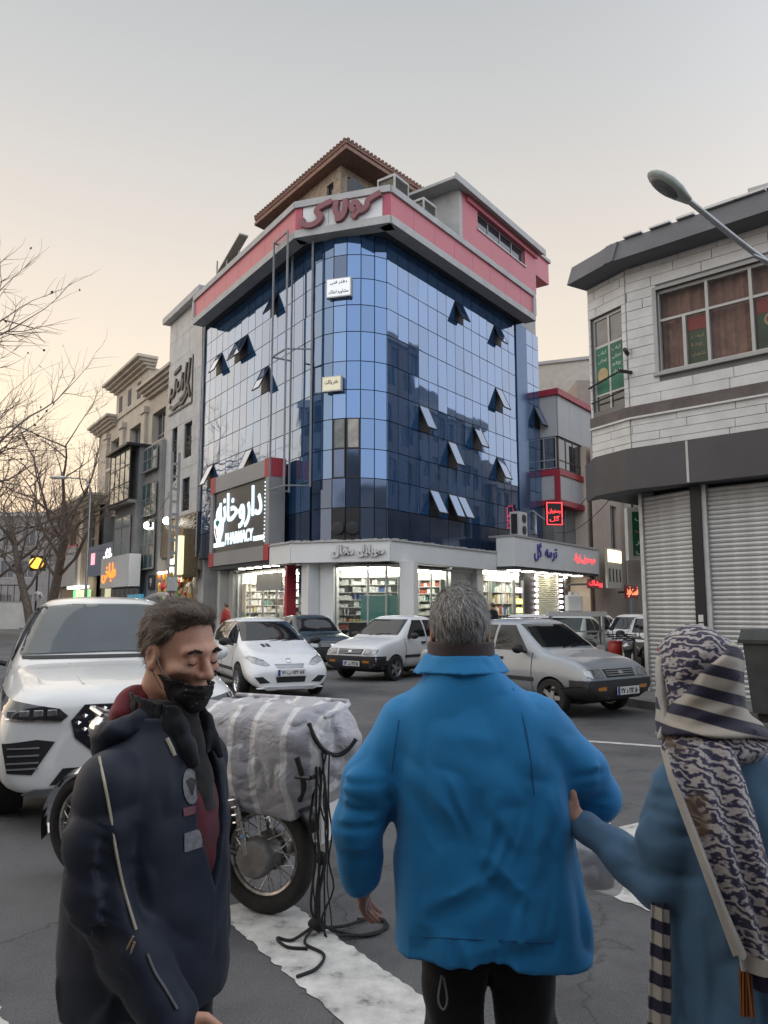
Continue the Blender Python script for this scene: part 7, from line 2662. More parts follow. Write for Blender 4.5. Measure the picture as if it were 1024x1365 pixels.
m_navyj = cloth_mat('dark_navy_padded_shell', (.016, .021, .036), .58, .25, 600, .08, big=.5, sheen=.05, vscale=4, spec=.3)
JLm = sdf_mesh(jacket_l, (-.34, -.27, .66), (.34, .27, 1.37), .005, 'jacket')
JLo = part('jacket', JLm, m_navyj, MAN_L, ML)
JLb = bvh_of(JLm)


def lining_l(P):
    d = loft(P, [(.90, -.02, -.03, .17, .165), (1.05, -.02, -.03, .165, .165), (1.14, -.01, -.02, .16, .150), (1.21, 0, -.01, .13, .12), (1.27, 0, 0, .08, .08)], 2.2)
    return near_add(d, P, lambda Q: folds(Q, 61, (8, 8, 5), (18, 18, 14), .008, .004))


part('wine_red_lining', sdf_mesh(lining_l, (-.24, -.22, .86), (.22, .18, 1.30), .008, 'lining'), cloth_mat('wine_lining', (.10, .010, .018), .6, .3, 400, .1), MAN_L, ML)


def hood_l(P):
    c = np.array((0, -.055, 1.305))
    q = P - c
    # tilted ring
    ca, sa = math.cos(.55), math.sin(.55)
    y = q[:, 1] * ca + q[:, 2] * sa; z = -q[:, 1] * sa + q[:, 2] * ca
    rr = np.sqrt((q[:, 0] / 1.25) ** 2 + (y / .95) ** 2)
    d = np.sqrt((rr - .088) ** 2 + (z / 1.3) ** 2) - .030
    return near_add(d, P, lambda Q: folds(Q, 71, (9, 9, 9), (22, 22, 22), .010, .005))


part('hood', sdf_mesh(hood_l, (-.22, -.26, 1.14), (.22, .10, 1.47), .0055, 'hood'), m_navyj, MAN_L, ML)


def hoodlin_l(P):
    d = el(P, (0, -.072, 1.34), (.086, .060, .075))
    return near_add(d, P, lambda Q: folds(Q, 81, (12, 12, 12), (26, 26, 26), .010, .004))


part('hood_lining', sdf_mesh(hoodlin_l, (-.14, -.18, 1.23), (.14, .02, 1.44), .0055, 'hood_lining'), cloth_mat('red_hood_lining', (.17, .012, .022), .7, .3, 300, .2), MAN_L, ML)


def collar_l(P):
    q = P - np.array((-.01, .012, 1.335))
    rr = np.sqrt((q[:, 0] / 1.0) ** 2 + (q[:, 1] / 1.12) ** 2)
    d = np.maximum(np.abs(rr - (.086 - q[:, 2] * .02)) - .0065, np.maximum(q[:, 2] - .058 + q[:, 1] * .22, -.085 - q[:, 2]))
    gap = np.maximum(np.abs(q[:, 0] + .005) - (.018 + np.clip(q[:, 2] + .09, 0, 1) * .30), -q[:, 1])
    d = ss(d, gap, .008)
    for s_ in (1, -1):
        wing = rc(P, (s_ * .062 - .012, .090, 1.335), (s_ * .052 - .018, .125, 1.245), .010, .010)
        d = su(d, wing, .018)
    return near_add(d, P, lambda Q: folds(Q, 91, (9, 9, 7), (22, 22, 20), .006, .004))


def shirt_l(P):
    d = loft(P, [(1.12, -.03, .10, .05, .035), (1.20, -.02, .085, .06, .045), (1.28, -.012, .05, .062, .055), (1.36, -.01, .022, .064, .064), (1.385, -.01, .018, .062, .064)], 2.2)
    return near_add(d, P, lambda Q: folds(Q, 95, (10, 10, 14), (24, 24, 30), .006, .004))


part('shirt', sdf_mesh(shirt_l, (-.12, -.08, 1.09), (.10, .16, 1.42), .005, 'shirt'), cloth_mat('black_shirt', (.018, .016, .016), .9, .3, 400, .2), MAN_L, ML)
part('collar', sdf_mesh(collar_l, (-.17, -.12, 1.08), (.15, .20, 1.44), .005, 'collar'), cloth_mat('black_collar_cloth', (.010, .012, .016), .8, .3, 400, .2), MAN_L, ML)
part('trousers', sdf_mesh(lambda P: trousers(P, 0, .10, .78), (-.24, -.2, .04), (.24, .2, .93), .010, 'trousers'), m_trous, MAN_L, ML)
for s in (-.1, .1):
    shoe(MAN_L, ML, s, 0, m_shoe)


def mask_l(P):
    Q = xf(P, HL)
    d = np.abs(head_sdf(Q, True) - .008) - .0042
    topz = np.interp(np.abs(Q[:, 0]), [0, .03, .055, .075], [-.055, -.053, -.047, -.046])
    reg = np.maximum(np.maximum(Q[:, 2] - topz, -.128 - Q[:, 2]), .030 - Q[:, 1] - .35 * (Q[:, 2] + .06))
    d = np.maximum(d, reg)
    return near_add(d, P, lambda R: .004 * vnoise(R * 38, 7), .02)


m_mask = mat('black_mask_cloth', (.010, .009, .009), .8, var=.2, vscale=30, bump=.2)
nt = m_mask.node_tree
vr = nt.nodes.new('ShaderNodeTexVoronoi'); vr.inputs['Scale'].default_value = 85
tcm = nt.nodes.new('ShaderNodeTexCoord'); nt.links.new(tcm.outputs['Object'], vr.inputs['Vector'])
rpm = ramp_node(nt.nodes, [(.0, (.42, .36, .30)), (.14, (.22, .18, .15)), (.2, (.016, .014, .014))])
nt.links.new(vr.outputs['Distance'], rpm.inputs[0]); nt.links.new(rpm.outputs[0], nt.nodes['Principled BSDF'].inputs['Base Color'])
part('mask', sdf_mesh(mask_l, (-.10, -.06, 1.33), (.10, .20, 1.49), .0034, 'mask'), m_mask, MAN_L, ML)
for s in (1, -1):
    pts = [HL @ Vector(p) for p in ((s * .060, .052, -.052), (s * .073, .025, -.030), (s * .083, -.004, .018), (s * .084, -.022, .012), (s * .082, -.018, -.02), (s * .066, .03, -.08))]
    part('mask_loop', MB().tube(smooth_path([tuple(p) for p in pts], 5), .0017, 6), mat('pale_elastic', (.3, .27, .24), .7, var=.1) if s > 0 else m_mask, MAN_L, ML, smooth=True)

LINE_L = ([-.13, -.06, -.035, -.018, .004, .02, .045, .062, .085], [-.075, -.070, -.050, -.010, .022, .034, .066, .088, .104])
m_brownhair = mat('brown_hair', (.085, .060, .043), .6, var=.4, vscale=30, bump=.5, bscale=220, spec=.4)
hl_ = sdf_mesh(lambda P: su(hair_shell(xf(P, HL), LINE_L, .006, 14, .010), el(xf(P, HL), (.005, .035, .104), (.056, .046, .018)), .02), (-.13, -.16, 1.38), (.12, .18, 1.67), .004, 'hair')
HAIRL = part('hair', hl_, m_brownhair, MAN_L, ML)
V_, N__ = verts_of(hl_)


def flow_l(p):
    q = HL.inverted() @ p
    return (0.1, -.55 if q.z > .08 else -.9, .25 if q.z > .08 else -.8)


for k, (c_, nst) in enumerate((((.105, .076, .055), 3600), ((.20, .15, .11), 1800))):
    part('hair_strands', strands(V_, N__, nst, flow_l, .028, .0008, 60 + k, .28), mat('brown_strand_%d' % k, c_, .5, var=.2, vscale=40, spec=.5), HAIRL, ML, fix=False, kind='stuff')
# eyebrows, lashes
BLm = bvh_of(MAN_L.data)
for s in (1, -1):
    for nm, arc_, n_, L_ in (('eyebrow', [(s * .014, .0215), (s * .030, .0265), (s * .048, .0185)], 110, .011), ('eyelashes', [(s * .018, -.0035), (s * .031, -.0075), (s * .044, -.0035)], 40, .006)):
        rg = random.Random(5)
        mb = MB()
        for k in range(n_):
            t = k / n_ * (len(arc_) - 1)
            i = min(int(t), len(arc_) - 2)
            x = arc_[i][0] + (arc_[i + 1][0] - arc_[i][0]) * (t - i); z = arc_[i][1] + (arc_[i + 1][1] - arc_[i][1]) * (t - i) + (rg.uniform(-.003, .003) if nm == 'eyebrow' else 0)
            o_ = HL @ Vector((x, .25, z)); d_ = HL.to_3x3() @ Vector((0, -1, 0))
            h, n2, *_ = BLm.ray_cast(o_, d_, .4)
            if h is None:
                continue
            d2 = (HL.to_3x3() @ Vector((s * rg.uniform(.5, 1), .35, rg.uniform(-.1, .5) if nm == 'eyebrow' else -.9))).normalized()
            sd = d2.cross(n2).normalized() * .0008
            e = h + d2 * L_
            mb.add([tuple(h + sd), tuple(h - sd), tuple(e)], [(0, 1, 2)])
        part(nm, mb, mat('dark_brow', (.025, .018, .014), .7, var=.2), MAN_L, ML, fix=False, kind='stuff')
# badges on the chest
m_badge = mat('grey_badge', (.17, .17, .18), .6, var=.35, vscale=60)
m_badge2 = mat('faded_red_badge', (.16, .06, .07), .6, var=.25, vscale=40)
oval = [(.024 * math.cos(a * .35), .033 * math.sin(a * .35) if math.sin(a * .35) > 0 else -.033) for a in range(0, 18)]
oval = [(.023 * math.cos(t), .040 * math.sin(t)) for t in [i * math.pi / 8 for i in range(16)]]
o_, d_ = cam_ray(255, 1048, ML)
bo = part('badge', surface_decal(JLb, o_, d_, (0, 0, 1), oval), m_badge, MAN_L, ML, label='grey oval badge')
part('badge_mark', surface_decal(JLb, o_, d_, (0, 0, 1), [(-.014, .014), (.0, .020), (.014, .012), (.006, -.004), (.0, -.022), (-.007, -.004)], .0045, .006), m_black, bo, ML)
o_, d_ = cam_ray(255, 1080, ML)
part('badge', surface_decal(JLb, o_, d_, (0, 0, 1), [(-.024, -.009), (.024, -.009), (.024, .009), (-.024, .009)]), m_badge2, MAN_L, ML)
o_, d_ = cam_ray(257, 1120, ML)
part('badge', surface_decal(JLb, o_, d_, (0, 0, 1), [(-.026, -.020), (.026, -.020), (.026, .020), (-.026, .020)]), m_badge, MAN_L, ML)


def on_cloth(bvh, pts, M, r, name, m, parent, off=.003, flat=.6):
    out = []
    for (px, py) in pts:
        o_, d_ = cam_ray(px, py, M)
        h, nn, *_ = bvh.ray_cast(o_, d_.normalized(), 12)
        if h is not None:
            out.append(h + nn * off)
    if len(out) > 2:
        part(name, MB().tube(smooth_path([tuple(p) for p in out], 4), r, 6), m, parent, M, smooth=True)


m_pipe = mat('cream_piping', (.42, .39, .30), .6, var=.15, vscale=20)
on_cloth(JLb, [(133, 1010), (140, 1045), (147, 1085), (154, 1130), (162, 1175), (170, 1205), (181, 1240)], ML, .0032, 'sleeve_piping', m_pipe, MAN_L)
on_cloth(JLb, [(196, 1272), (206, 1296), (222, 1322), (236, 1345)], ML, .003, 'sleeve_piping', mat('grey_piping', (.15, .15, .15), .6, var=.1), MAN_L)
on_cloth(JLb, [(222, 985), (228, 998), (232, 1008)], ML, .005, 'toggle', m_pipe, MAN_L)
o_, d_ = cam_ray(183, 1245, ML)
h, *_ = JLb.ray_cast(o_, d_.normalized(), 12)
if h:
    part('zip_cord', MB().tube(smooth_path([tuple(h + Vector((.012, 0, 0))), tuple(h + Vector((.018, -.012, -.03))), tuple(h + Vector((.018, -.02, -.062))), tuple(h + Vector((.018, -.006, -.045))), tuple(h + Vector((.012, .004, -.01)))], 5), .0026, 6), mat('tan_cord', (.28, .2, .14), .7, var=.2), MAN_L, ML, smooth=True)

m_seam_shade_b = cloth_mat('dark_blue_seam_shade', (.010, .10, .26), .8, .1, 400, .1)  # dark tone for the hem stitching and for painted shade at the armholes
on_cloth(JBb, [(540, 918), (532, 960), (525, 1010), (520, 1060), (516, 1110)], MB_, .0022, 'armhole_seam_shade', m_seam_shade_b, MAN_B, .0)  # dark line along the seam painting the shade between arm and torso
on_cloth(JBb, [(684, 918), (698, 960), (707, 1010), (712, 1060)], MB_, .0022, 'armhole_seam_shade', m_seam_shade_b, MAN_B, .0)  # painted crease shade and seam of the right arm
on_cloth(JBb, [(522 + 24 * i, 1247 + 1.1 * i) for i in range(10)], MB_, .0016, 'hem_stitching', m_seam_shade_b, MAN_B, .0)

# ------------------------------------------------------------------ woman in the patterned headscarf
MW = T(.828, 2.0, 0)
HW = T(-.03, .02, 1.428, rad(10), rad(-6))


def body_w(P):
    d = head_sdf(xf(P, HW))
    d = su(d, loft(P, [(.70, .08, 0, .16, .11), (1.0, .06, 0, .14, .10), (1.15, .04, 0, .15, .09), (1.22, .02, 0, .10, .07), (1.30, -.01, 0, .05, .05)]), .03)
    d = su(d, chain(P, [(-.09, 0, 1.17), (-.13, .0, .93), (-.30, .165, 1.035)], [.042, .034, .024]), .02)
    d = su(d, hand_sdf(P, (-.30, .165, 1.035), (-.62, .45, .42), (.2, -.35, .9), (-.3, .9, 0), .55, .92), .012)
    d = su(d, chain(P, [(.18, 0, 1.17), (.24, .02, .93), (.2, .2, .85)], [.042, .034, .024]), .02)
    d = su(d, hand_sdf(P, (.2, .2, .85), (-.1, .9, -.3), (-.9, 0, .3), (0, -.3, -1), .6, .92), .012)
    for s in (-1, 1):
        d = su(d, chain(P, [(.08 + s * .08, 0, .8), (.08 + s * .09, .02, .42), (.08 + s * .09, 0, .08)], [.07, .045, .036]), .02)
    return d


WOM = part('person', sdf_mesh(body_w, (-.46, -.16, .03), (.36, .34, 1.58), .0055, 'person'), m_skin_w, None, MW)
tag(WOM, 'woman in a teal coat and patterned headscarf holding the man by the arm', 'person')
JW = [(.30, .12, .0, .27, .17), (.60, .10, .0, .25, .165), (.85, .085, .0, .225, .155), (1.02, .07, -.005, .205, .145), (1.13, .06, -.005, .200, .13), (1.20, .045, 0, .165, .11), (1.25, .02, 0, .10, .085), (1.28, .0, .01, .07, .07)]


rgf = random.Random(13)
WF = []
for k in range(8):
    t = k / 7
    x, z = -.135 - .15 * t, .94 + .08 * t
    WF.append(((x - .02, -.02 + .15 * t, z + .06), (x + .03, -.02 + .15 * t, z - .06), .011, rgf.uniform(.004, .009)))
for k in range(7):
    z = 1.16 - .03 * k
    WF.append(((-.20, -.02, z), (-.05, -.07, z + rgf.uniform(-.04, .03)), .014, rgf.uniform(.004, .008)))
for k in range(14):
    x, z = rgf.uniform(-.08, .25), rgf.uniform(.5, 1.1)
    WF.append(((x, -.14, z), (x + rgf.uniform(-.05, .05), -.15, z - rgf.uniform(.12, .3)), rgf.uniform(.014, .026), rgf.uniform(.005, .010)))


def coat_w(P):
    d = loft(P, JW, 2.3)
    a = chain(P, [(-.085, .0, 1.155), (-.125, -.01, 1.03), (-.135, .0, .935), (-.205, .07, .965), (-.285, .155, 1.02)], [.078, .076, .070, .058, .043], .03)
    d = su(d, a, .025)
    b = chain(P, [(.21, .0, 1.155), (.27, .0, .95), (.23, .17, .87)], [.08, .072, .05], .03)
    d = su(d, b, .025)
    d = near_add(d, P, lambda Q: folds(Q, 101, (5, 5, 2.6), (14, 12, 9), .010, .006) + creases(Q, WF))
    for p0, p1, r_ in (((.02, -.15, .80), (.04, -.16, .45), .018), ((.16, -.15, .9), (.2, -.16, .45), .018)):
        d = ss(d, rc(P, p0, p1, r_ * .5, r_), .03)
    return d


m_coat = cloth_mat('teal_blue_coat', (.075, .155, .25), .8, .14, 600, .12, big=.2, sheen=.2)
WCm = sdf_mesh(coat_w, (-.36, -.24, .27), (.46, .28, 1.30), .0065, 'coat')
part('coat', WCm, m_coat, WOM, MW)
WCb = bvh_of(WCm)
part('trousers', sdf_mesh(lambda P: trousers(P, .1, .085, .7), (-.12, -.2, .04), (.34, .2, .8), .011, 'trousers'), m_trous, WOM, MW)
for s in (0, .19):
    shoe(WOM, MW, s, 0, m_shoe)


def scarf_mat(name, kind):
    m = bpy.data.materials.new(name); m.use_nodes = True
    nt = m.node_tree; b = nt.nodes['Principled BSDF']
    b.inputs['Roughness'].default_value = .8; b.inputs['Sheen Weight'].default_value = .2
    t = nt.nodes.new('ShaderNodeTexCoord')
    nz = nt.nodes.new('ShaderNodeTexNoise'); nz.inputs['Scale'].default_value = 9
    nt.links.new(t.outputs['Object'], nz.inputs['Vector'])
    if kind == 'leopard':
        mp = nt.nodes.new('ShaderNodeMapping'); mp.inputs['Scale'].default_value = (1, 1, 1.7)
        nt.links.new(t.outputs['Object'], mp.inputs[0])
        w = nt.nodes.new('ShaderNodeTexWave'); w.wave_type = 'BANDS'; w.bands_direction = 'DIAGONAL'
        w.inputs['Scale'].default_value = 14; w.inputs['Distortion'].default_value = 9; w.inputs['Detail'].default_value = 2; w.inputs['Detail Scale'].default_value = 2.2
        nt.links.new(mp.outputs[0], w.inputs['Vector'])
        r = ramp_node(nt.nodes, [(.22, (.03, .027, .065)), (.42, (.12, .105, .14)), (.66, (.33, .30, .32)), (.92, (.48, .44, .42))])
        nt.links.new(w.outputs['Fac'], r.inputs[0])
        r2 = ramp_node(nt.nodes, [(.60, (0, 0, 0)), (.70, (1, 1, 1))])
        nt.links.new(nz.outputs['Fac'], r2.inputs[0])
        mx = nt.nodes.new('ShaderNodeMixRGB'); mx.blend_type = 'MIX'; mx.inputs[2].default_value = (.16, .10, .045, 1)
        nt.links.new(r2.outputs[0], mx.inputs[0]); nt.links.new(r.outputs[0], mx.inputs[1])
        nt.links.new(mx.outputs[0], b.inputs['Base Color'])
    else:
        mp = nt.nodes.new('ShaderNodeMapping'); mp.inputs['Rotation'].default_value = (0, rad(-14), 0)
        nt.links.new(t.outputs['Object'], mp.inputs[0])
        w = nt.nodes.new('ShaderNodeTexWave'); w.wave_type = 'BANDS'; w.bands_direction = 'Z'
        w.inputs['Scale'].default_value = 5.6; w.inputs['Distortion'].default_value = .7; w.inputs['Detail'].default_value = 1
        nt.links.new(mp.outputs[0], w.inputs['Vector'])
        r = ramp_node(nt.nodes, [(.42, (.014, .012, .035)), (.54, (.42, .38, .33))])
        nt.links.new(w.outputs['Fac'], r.inputs[0])
        nt.links.new(r.outputs[0], b.inputs['Base Color'])
    n2 = nt.nodes.new('ShaderNodeTexNoise'); n2.inputs['Scale'].default_value = 350
    nt.links.new(t.outputs['Object'], n2.inputs['Vector'])
    bp = nt.nodes.new('ShaderNodeBump'); bp.inputs['Strength'].default_value = .2; bp.inputs['Distance'].default_value = .01
    nt.links.new(n2.outputs['Fac'], bp.inputs['Height']); nt.links.new(bp.outputs[0], b.inputs['Normal'])
    return m


m_leo = scarf_mat('patterned_scarf', 'leopard')
m_str = scarf_mat('striped_scarf', 'stripe')
m_creamc = cloth_mat('cream_scarf_edge', (.46, .43, .39), .85, .12, 400, .15)
m_navyc = cloth_mat('navy_scarf_edge', (.018, .015, .05), .85, .2, 400, .15)


def scarf_base(Q):
    d = el(Q, (0, -.018, .028), (.092, .118, .106))
    d = su(d, el(Q, (0, -.012, -.07), (.088, .104, .10)), .05)
    return su(d, el(Q, (.015, -.035, -.170), (.135, .115, .062)), .06)


WRAP = [((-.11, -.1, 1.33), (.10, -.13, 1.40), .018, .006), ((-.11, -.1, 1.37), (.09, -.12, 1.47), .018, .006), ((-.10, -.1, 1.27), (.10, -.13, 1.33), .018, .007), ((-.12, -.05, 1.42), (-.02, -.12, 1.53), .02, .005), ((-.08, -.12, 1.22), (.11, -.13, 1.28), .016, .007)]


def scarf_head(P):
    Q = xf(P, HW)
    d = scarf_base(Q)
    d = ss(d, el(Q, (0, .115, -.03), (.062, .06, .10)), .02)
    return near_add(d, P, lambda R: folds(R, 111, (7, 7, 10), (15, 15, 24), .006, .004) + creases(R, WRAP), .05)


part('headscarf', sdf_mesh(scarf_head, (-.18, -.18, 1.17), (.15, .18, 1.58), .005, 'headscarf'), m_leo, WOM, MW)


def scarf_fold(P):
    """striped end wrapped over the lower back of the head"""
    Q = xf(P, HW)
    d = scarf_base(Q) - .014
    top = .085 - np.abs(Q[:, 0] - .05) * .70
    bot = -.150 + Q[:, 0] * -.05
    d = si(d, np.maximum(np.maximum(Q[:, 2] - top, bot - Q[:, 2]), -.080 - Q[:, 0] + .45 * (Q[:, 2] + .05)), .008)
    return near_add(d, P, lambda R: folds(R, 121, (7, 7, 10), (14, 14, 26), .006, .003) + creases(R, WRAP), .03)


part('scarf_fold', sdf_mesh(scarf_fold, (-.18, -.20, 1.20), (.15, .18, 1.56), .0045, 'scarf_fold'), m_str, WOM, MW)


def scarf_front(P):
    Q = xf(P, HW)
    d = scarf_base(Q) - .007
    d = si(d, np.maximum(np.maximum(Q[:, 0] + .058, -.012 - Q[:, 1]), np.maximum(Q[:, 1] - .045, np.maximum(-.15 - Q[:, 2], Q[:, 2] - .06))), .006)
    return near_add(d, P, lambda R: folds(R, 141, (7, 7, 5), (18, 18, 9), .006, .004), .03)


part('scarf_front_band', sdf_mesh(scarf_front, (-.17, -.06, 1.22), (-.05, .12, 1.54), .0045, 'scarf_front_band'), m_creamc, WOM, MW)


def ribbon_cloth(path, widths, thick, fold, seed, name, m, parent, M, n=26, z_amp=.006):
    """hanging cloth strip: centre path, half-width vectors along x with soft pleats"""
    pp = smooth_path(path, 6)
    W = np.interp(np.linspace(0, 1, len(pp)), np.linspace(0, 1, len(widths)), widths)
    vs, fs = [], []
    rg = random.Random(seed)
    ph = rg.uniform(0, 6)
    for i, p in enumerate(pp):
        for k in range(n):
            u = k / (n - 1) * 2 - 1
            y = -fold * (.5 + .5 * math.cos(u * 7 + ph + i * .05)) - .012 * (1 - u * u)
            vs.append((p.x + u * W[i], p.y + y, p.z + z_amp * math.sin(u * 5 + i * .2)))
    m_ = len(vs)
    for v in list(vs):
        vs.append((v[0], v[1] + thick, v[2]))
    for i in range(len(pp) - 1):
        for k in range(n - 1):
            a = i * n + k
            fs.append((a, a + 1, a + n + 1, a + n)); fs.append((a + m_, a + n + m_, a + n + 1 + m_, a + 1 + m_))
    for i in range(len(pp) - 1):
        for k in (0, n - 1):
            a, b = i * n + k, (i + 1) * n + k
            fs.append((a, b, b + m_, a + m_))
    for k in range(n - 1):
        for i in (0, len(pp) - 1):
            a = i * n + k
            fs.append((a, a + 1, a + 1 + m_, a + m_))
    mb = MB(); mb.add(vs, fs)
    return part(name, mb, m, parent, M, smooth=True)


ribbon_cloth([(-.085, -.125, 1.285), (-.078, -.155, 1.21), (-.050, -.185, 1.07), (-.012, -.19, .94), (.025, -.185, .84)], [.080, .084, .076, .070, .070], .006, .022, 3, 'scarf_tail', m_leo, WOM, MW)
ribbon_cloth([(.023, -.190, .85), (.03, -.187, .81)], [.074, .074], .008, .022, 3, 'scarf_tail_border', m_creamc, WOM, MW)
ribbon_cloth([(.028, -.182, .815), (.035, -.180, .77)], [.060, .055], .006, .015, 3, 'scarf_tail_hem', m_navyc, WOM, MW)
ribbon_cloth([(-.165, -.125, 1.27), (-.160, -.165, 1.20), (-.125, -.20, 1.07), (-.082, -.208, .94), (-.045, -.203, .845)], [.009, .010, .009, .010, .016], .004, .0, 5, 'scarf_edge', m_creamc, WOM, MW, n=6)
ts = MB()
rg = random.Random(2)
for k in range(46):
    a = rg.uniform(0, 6.28); r_ = rg.uniform(0, .014)
    x, y = -.03 + r_ * math.cos(a), -.185 + r_ * math.sin(a)
    ts.tube([(-.03, -.185, .84), (x, y, .80), (x + rg.uniform(-.006, .006), y, .715)], .0022, 4)
part('tassel', ts, mat('rust_tassel', (.22, .075, .018), .8, var=.25), WOM, MW, fix=False, kind='stuff')
ribbon_cloth([(-.165, -.05, .90), (-.175, -.06, .75), (-.185, -.06, .58), (-.185, -.06, .50)], [.022, .026, .03, .03], .008, .008, 8, 'front_scarf_end', m_str, WOM, MW, n=8)

# ------------------------------------------------------------------ striped bag on the motorcycle rack
BGM = MBK @ T(.0, 0, 0)
LBm = MBK @ T(.02, .0, 0)


rgf = random.Random(9)
BGF = []
for k in range(26):
    x, z = rgf.uniform(-.45, .28), rgf.uniform(.6, 1.05)
    BGF.append(((x, -.24, z), (x + rgf.uniform(-.2, .2), -.25, z + rgf.uniform(-.18, .18)), rgf.uniform(.012, .028), rgf.uniform(.006, .016)))


def load_bag(P):
    d = loft(P, [(.50, .02, -.08, .24, .15), (.60, -.01, -.07, .33, .22), (.78, -.05, -.03, .41, .25), (.95, -.06, .0, .425, .25), (1.05, -.06, .0, .41, .22), (1.09, -.05, 0, .39, .18), (1.11, -.05, 0, .36, .14)], 4.2)
    d = near_add(d, P, lambda Q: folds(Q, 131, (4, 4, 4), (11, 11, 11), .022, .014) + creases(Q, BGF), .1)
    flap = rc(P, (-.42, -.08, 1.05), (-.47, -.06, .92), .05, .09)
    d = su(d, flap, .06)
    for a, b in (((-.42, -.18, 1.10), (.32, -.20, 1.10)), ((-.42, -.2, 1.08), (-.47, .16, 1.06))):
        d = su(d, rc(P, a, b, .014, .014), .012)
    d = ss(d, rc(P, (-.30, 0, 1.13), (.30, 0, 1.13), .05, .06), .05)
    return d


lbm = sdf_mesh(load_bag, (-.62, -.36, .46), (.44, .34, 1.18), .008, 'load_bag')
m_bag = bpy.data.materials.new('striped_woven_plastic'); m_bag.use_nodes = True
nt = m_bag.node_tree; b_ = nt.nodes['Principled BSDF']; b_.inputs['Roughness'].default_value = .42; b_.inputs['Specular IOR Level'].default_value = .5
t_ = nt.nodes.new('ShaderNodeTexCoord')
mp_ = nt.nodes.new('ShaderNodeMapping'); mp_.inputs['Rotation'].default_value = (0, rad(8), 0)
nt.links.new(t_.outputs['Object'], mp_.inputs[0])
w_ = nt.nodes.new('ShaderNodeTexWave'); w_.bands_direction = 'X'; w_.inputs['Scale'].default_value = .95; w_.inputs['Distortion'].default_value = .5; w_.inputs['Detail'].default_value = 1; w_.inputs['Phase Offset'].default_value = 1.0
nt.links.new(mp_.outputs[0], w_.inputs['Vector'])
r_ = ramp_node(nt.nodes, [(.0, (.46, .455, .48)), (.42, (.50, .495, .52)), (.50, (.76, .75, .73)), (.72, (.70, .70, .70)), (.80, (.38, .38, .42))])
nt.links.new(w_.outputs['Fac'], r_.inputs[0]); nt.links.new(r_.outputs[0], b_.inputs['Base Color'])
ch_ = nt.nodes.new('ShaderNodeTexChecker'); ch_.inputs['Scale'].default_value = 220
nt.links.new(t_.outputs['Object'], ch_.inputs['Vector'])
bp_ = nt.nodes.new('ShaderNodeBump'); bp_.inputs['Strength'].default_value = .15; bp_.inputs['Distance'].default_value = .004
nt.links.new(ch_.outputs['Fac'], bp_.inputs['Height'])
nz_ = nt.nodes.new('ShaderNodeTexNoise'); nz_.inputs['Scale'].default_value = 12; nz_.inputs['Detail'].default_value = 5; nz_.inputs['Distortion'].default_value = 1.5
nt.links.new(t_.outputs['Object'], nz_.inputs['Vector'])
bp2 = nt.nodes.new('ShaderNodeBump'); bp2.inputs['Strength'].default_value = .6; bp2.inputs['Distance'].default_value = .03
nt.links.new(nz_.outputs['Fac'], bp2.inputs['Height']); nt.links.new(bp_.outputs[0], bp2.inputs['Normal']); nt.links.new(bp2.outputs[0], b_.inputs['Normal'])
LB_ = root('woven_bag', 'bulging grey and white striped woven bag strapped on the motorcycle', 'bag', LBm)
part('bag', lbm, m_bag, LB_, LBm)
lbb = bvh_of(lbm)
m_strap = mat('black_strap', (.012, .012, .013), .7, var=.2)
on_cloth(lbb, [(412, 965), (420, 985), (432, 1000), (448, 1006), (462, 1000), (474, 985), (478, 968)], LBm, .012, 'strap', m_strap, LB_, .004)
on_cloth(lbb, [(396, 1010), (402, 1030), (405, 1050), (400, 1066)], LBm, .014, 'strap', m_strap, LB_, .004)

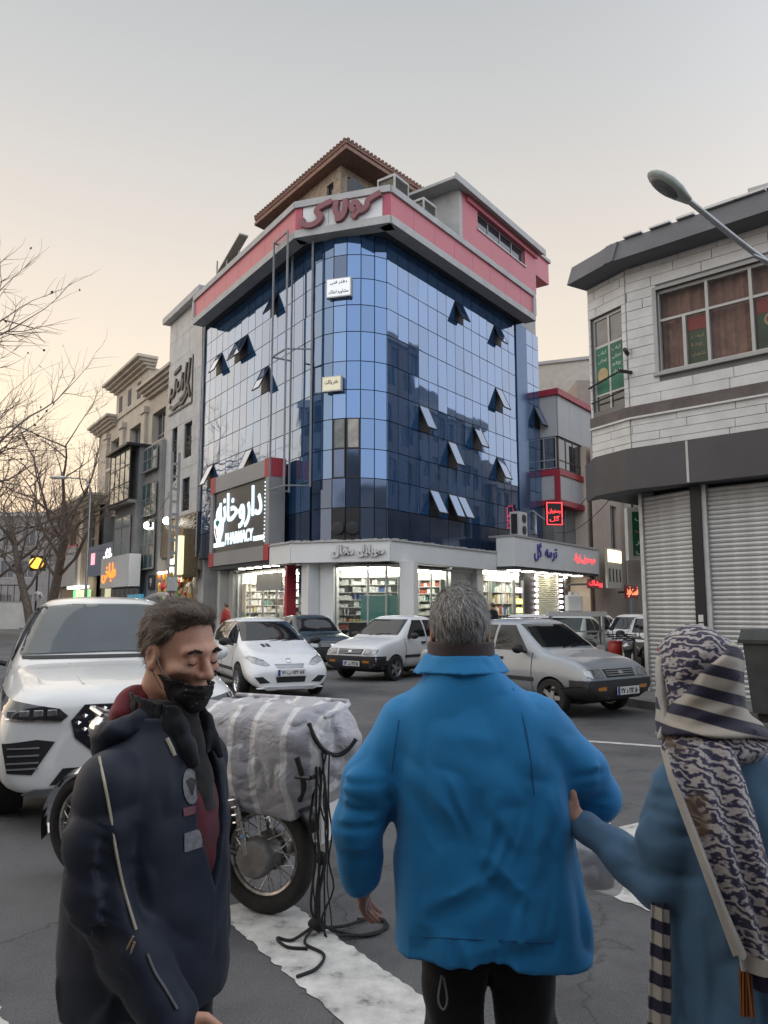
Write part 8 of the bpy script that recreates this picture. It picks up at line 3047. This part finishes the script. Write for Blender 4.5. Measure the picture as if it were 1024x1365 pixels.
# ------------------------------------------------------------------ passers-by across the junction
def passer(label, M, coat, legs, hairc, h=1.0):
    A = [(.15, 0, 1.36), (.21, .0, 1.10), (.20, .08, .90)]
    Bn = [(-.15, 0, 1.36), (-.21, .0, 1.10), (-.20, .08, .90)]
    Hd = T(0, .02, 1.60)

    def body(P):
        d = head_sdf(xf(P, Hd))
        d = su(d, loft(P, [(.85, 0, 0, .14, .10), (1.2, 0, 0, .16, .10), (1.40, 0, 0, .12, .08), (1.48, 0, 0, .05, .05)]), .03)
        for Q in (A, Bn):
            d = su(d, chain(P, Q, [.05, .04, .03]), .02)
            d = su(d, hand_sdf(P, Q[2], (0, .2, -1), (0, 1, .2), (1 if Q is Bn else -1, 0, 0), .5), .015)
        for s_ in (-1, 1):
            d = su(d, chain(P, [(s_ * .09, 0, .85), (s_ * .1, .02, .45), (s_ * .1, 0, .06)], [.08, .055, .045]), .02)
        return d

    p = part('person', sdf_mesh(body, (-.3, -.2, .02), (.3, .25, 1.76), .012, 'person'), m_skin_b, None, M)
    tag(p, label, 'person')

    def ct(P):
        d = loft(P, [(.70, 0, 0, .21, .15), (1.0, 0, 0, .20, .14), (1.3, 0, 0, .20, .13), (1.42, 0, 0, .14, .10), (1.50, 0, 0, .07, .07)])
        for Q in (A, Bn):
            d = su(d, chain(P, Q, [.075, .07, .055]), .02)
        return near_add(d, P, lambda R: folds(R, 7))

    part('coat', sdf_mesh(ct, (-.34, -.22, .66), (.34, .22, 1.54), .012, 'coat'), coat, p, M)
    part('trousers', sdf_mesh(lambda P: trousers(P, 0, .09, .80), (-.24, -.16, .02), (.24, .16, .92), .014, 'trousers'), legs, p, M)
    part('hair', sdf_mesh(lambda P: hair_shell(xf(P, Hd), LINE_B, .010, 4), (-.12, -.15, 1.48), (.12, .14, 1.76), .01, 'hair'), hairc, p, M)
    for s_ in (-.1, .1):
        shoe(p, M, s_, 0, m_shoe)


passer('dark clad passer-by standing at the shutter of the corner shop', T(4.15, 29.6, .12, rad(30)), m_trous, m_trous, m_brownhair)
passer('passer-by in a red top at the sweet shop by the pharmacy sign', T(-6.55, 32.2, .12, rad(60)), cloth_mat('red_top', (.30, .03, .03), .8), m_trous, m_brownhair)
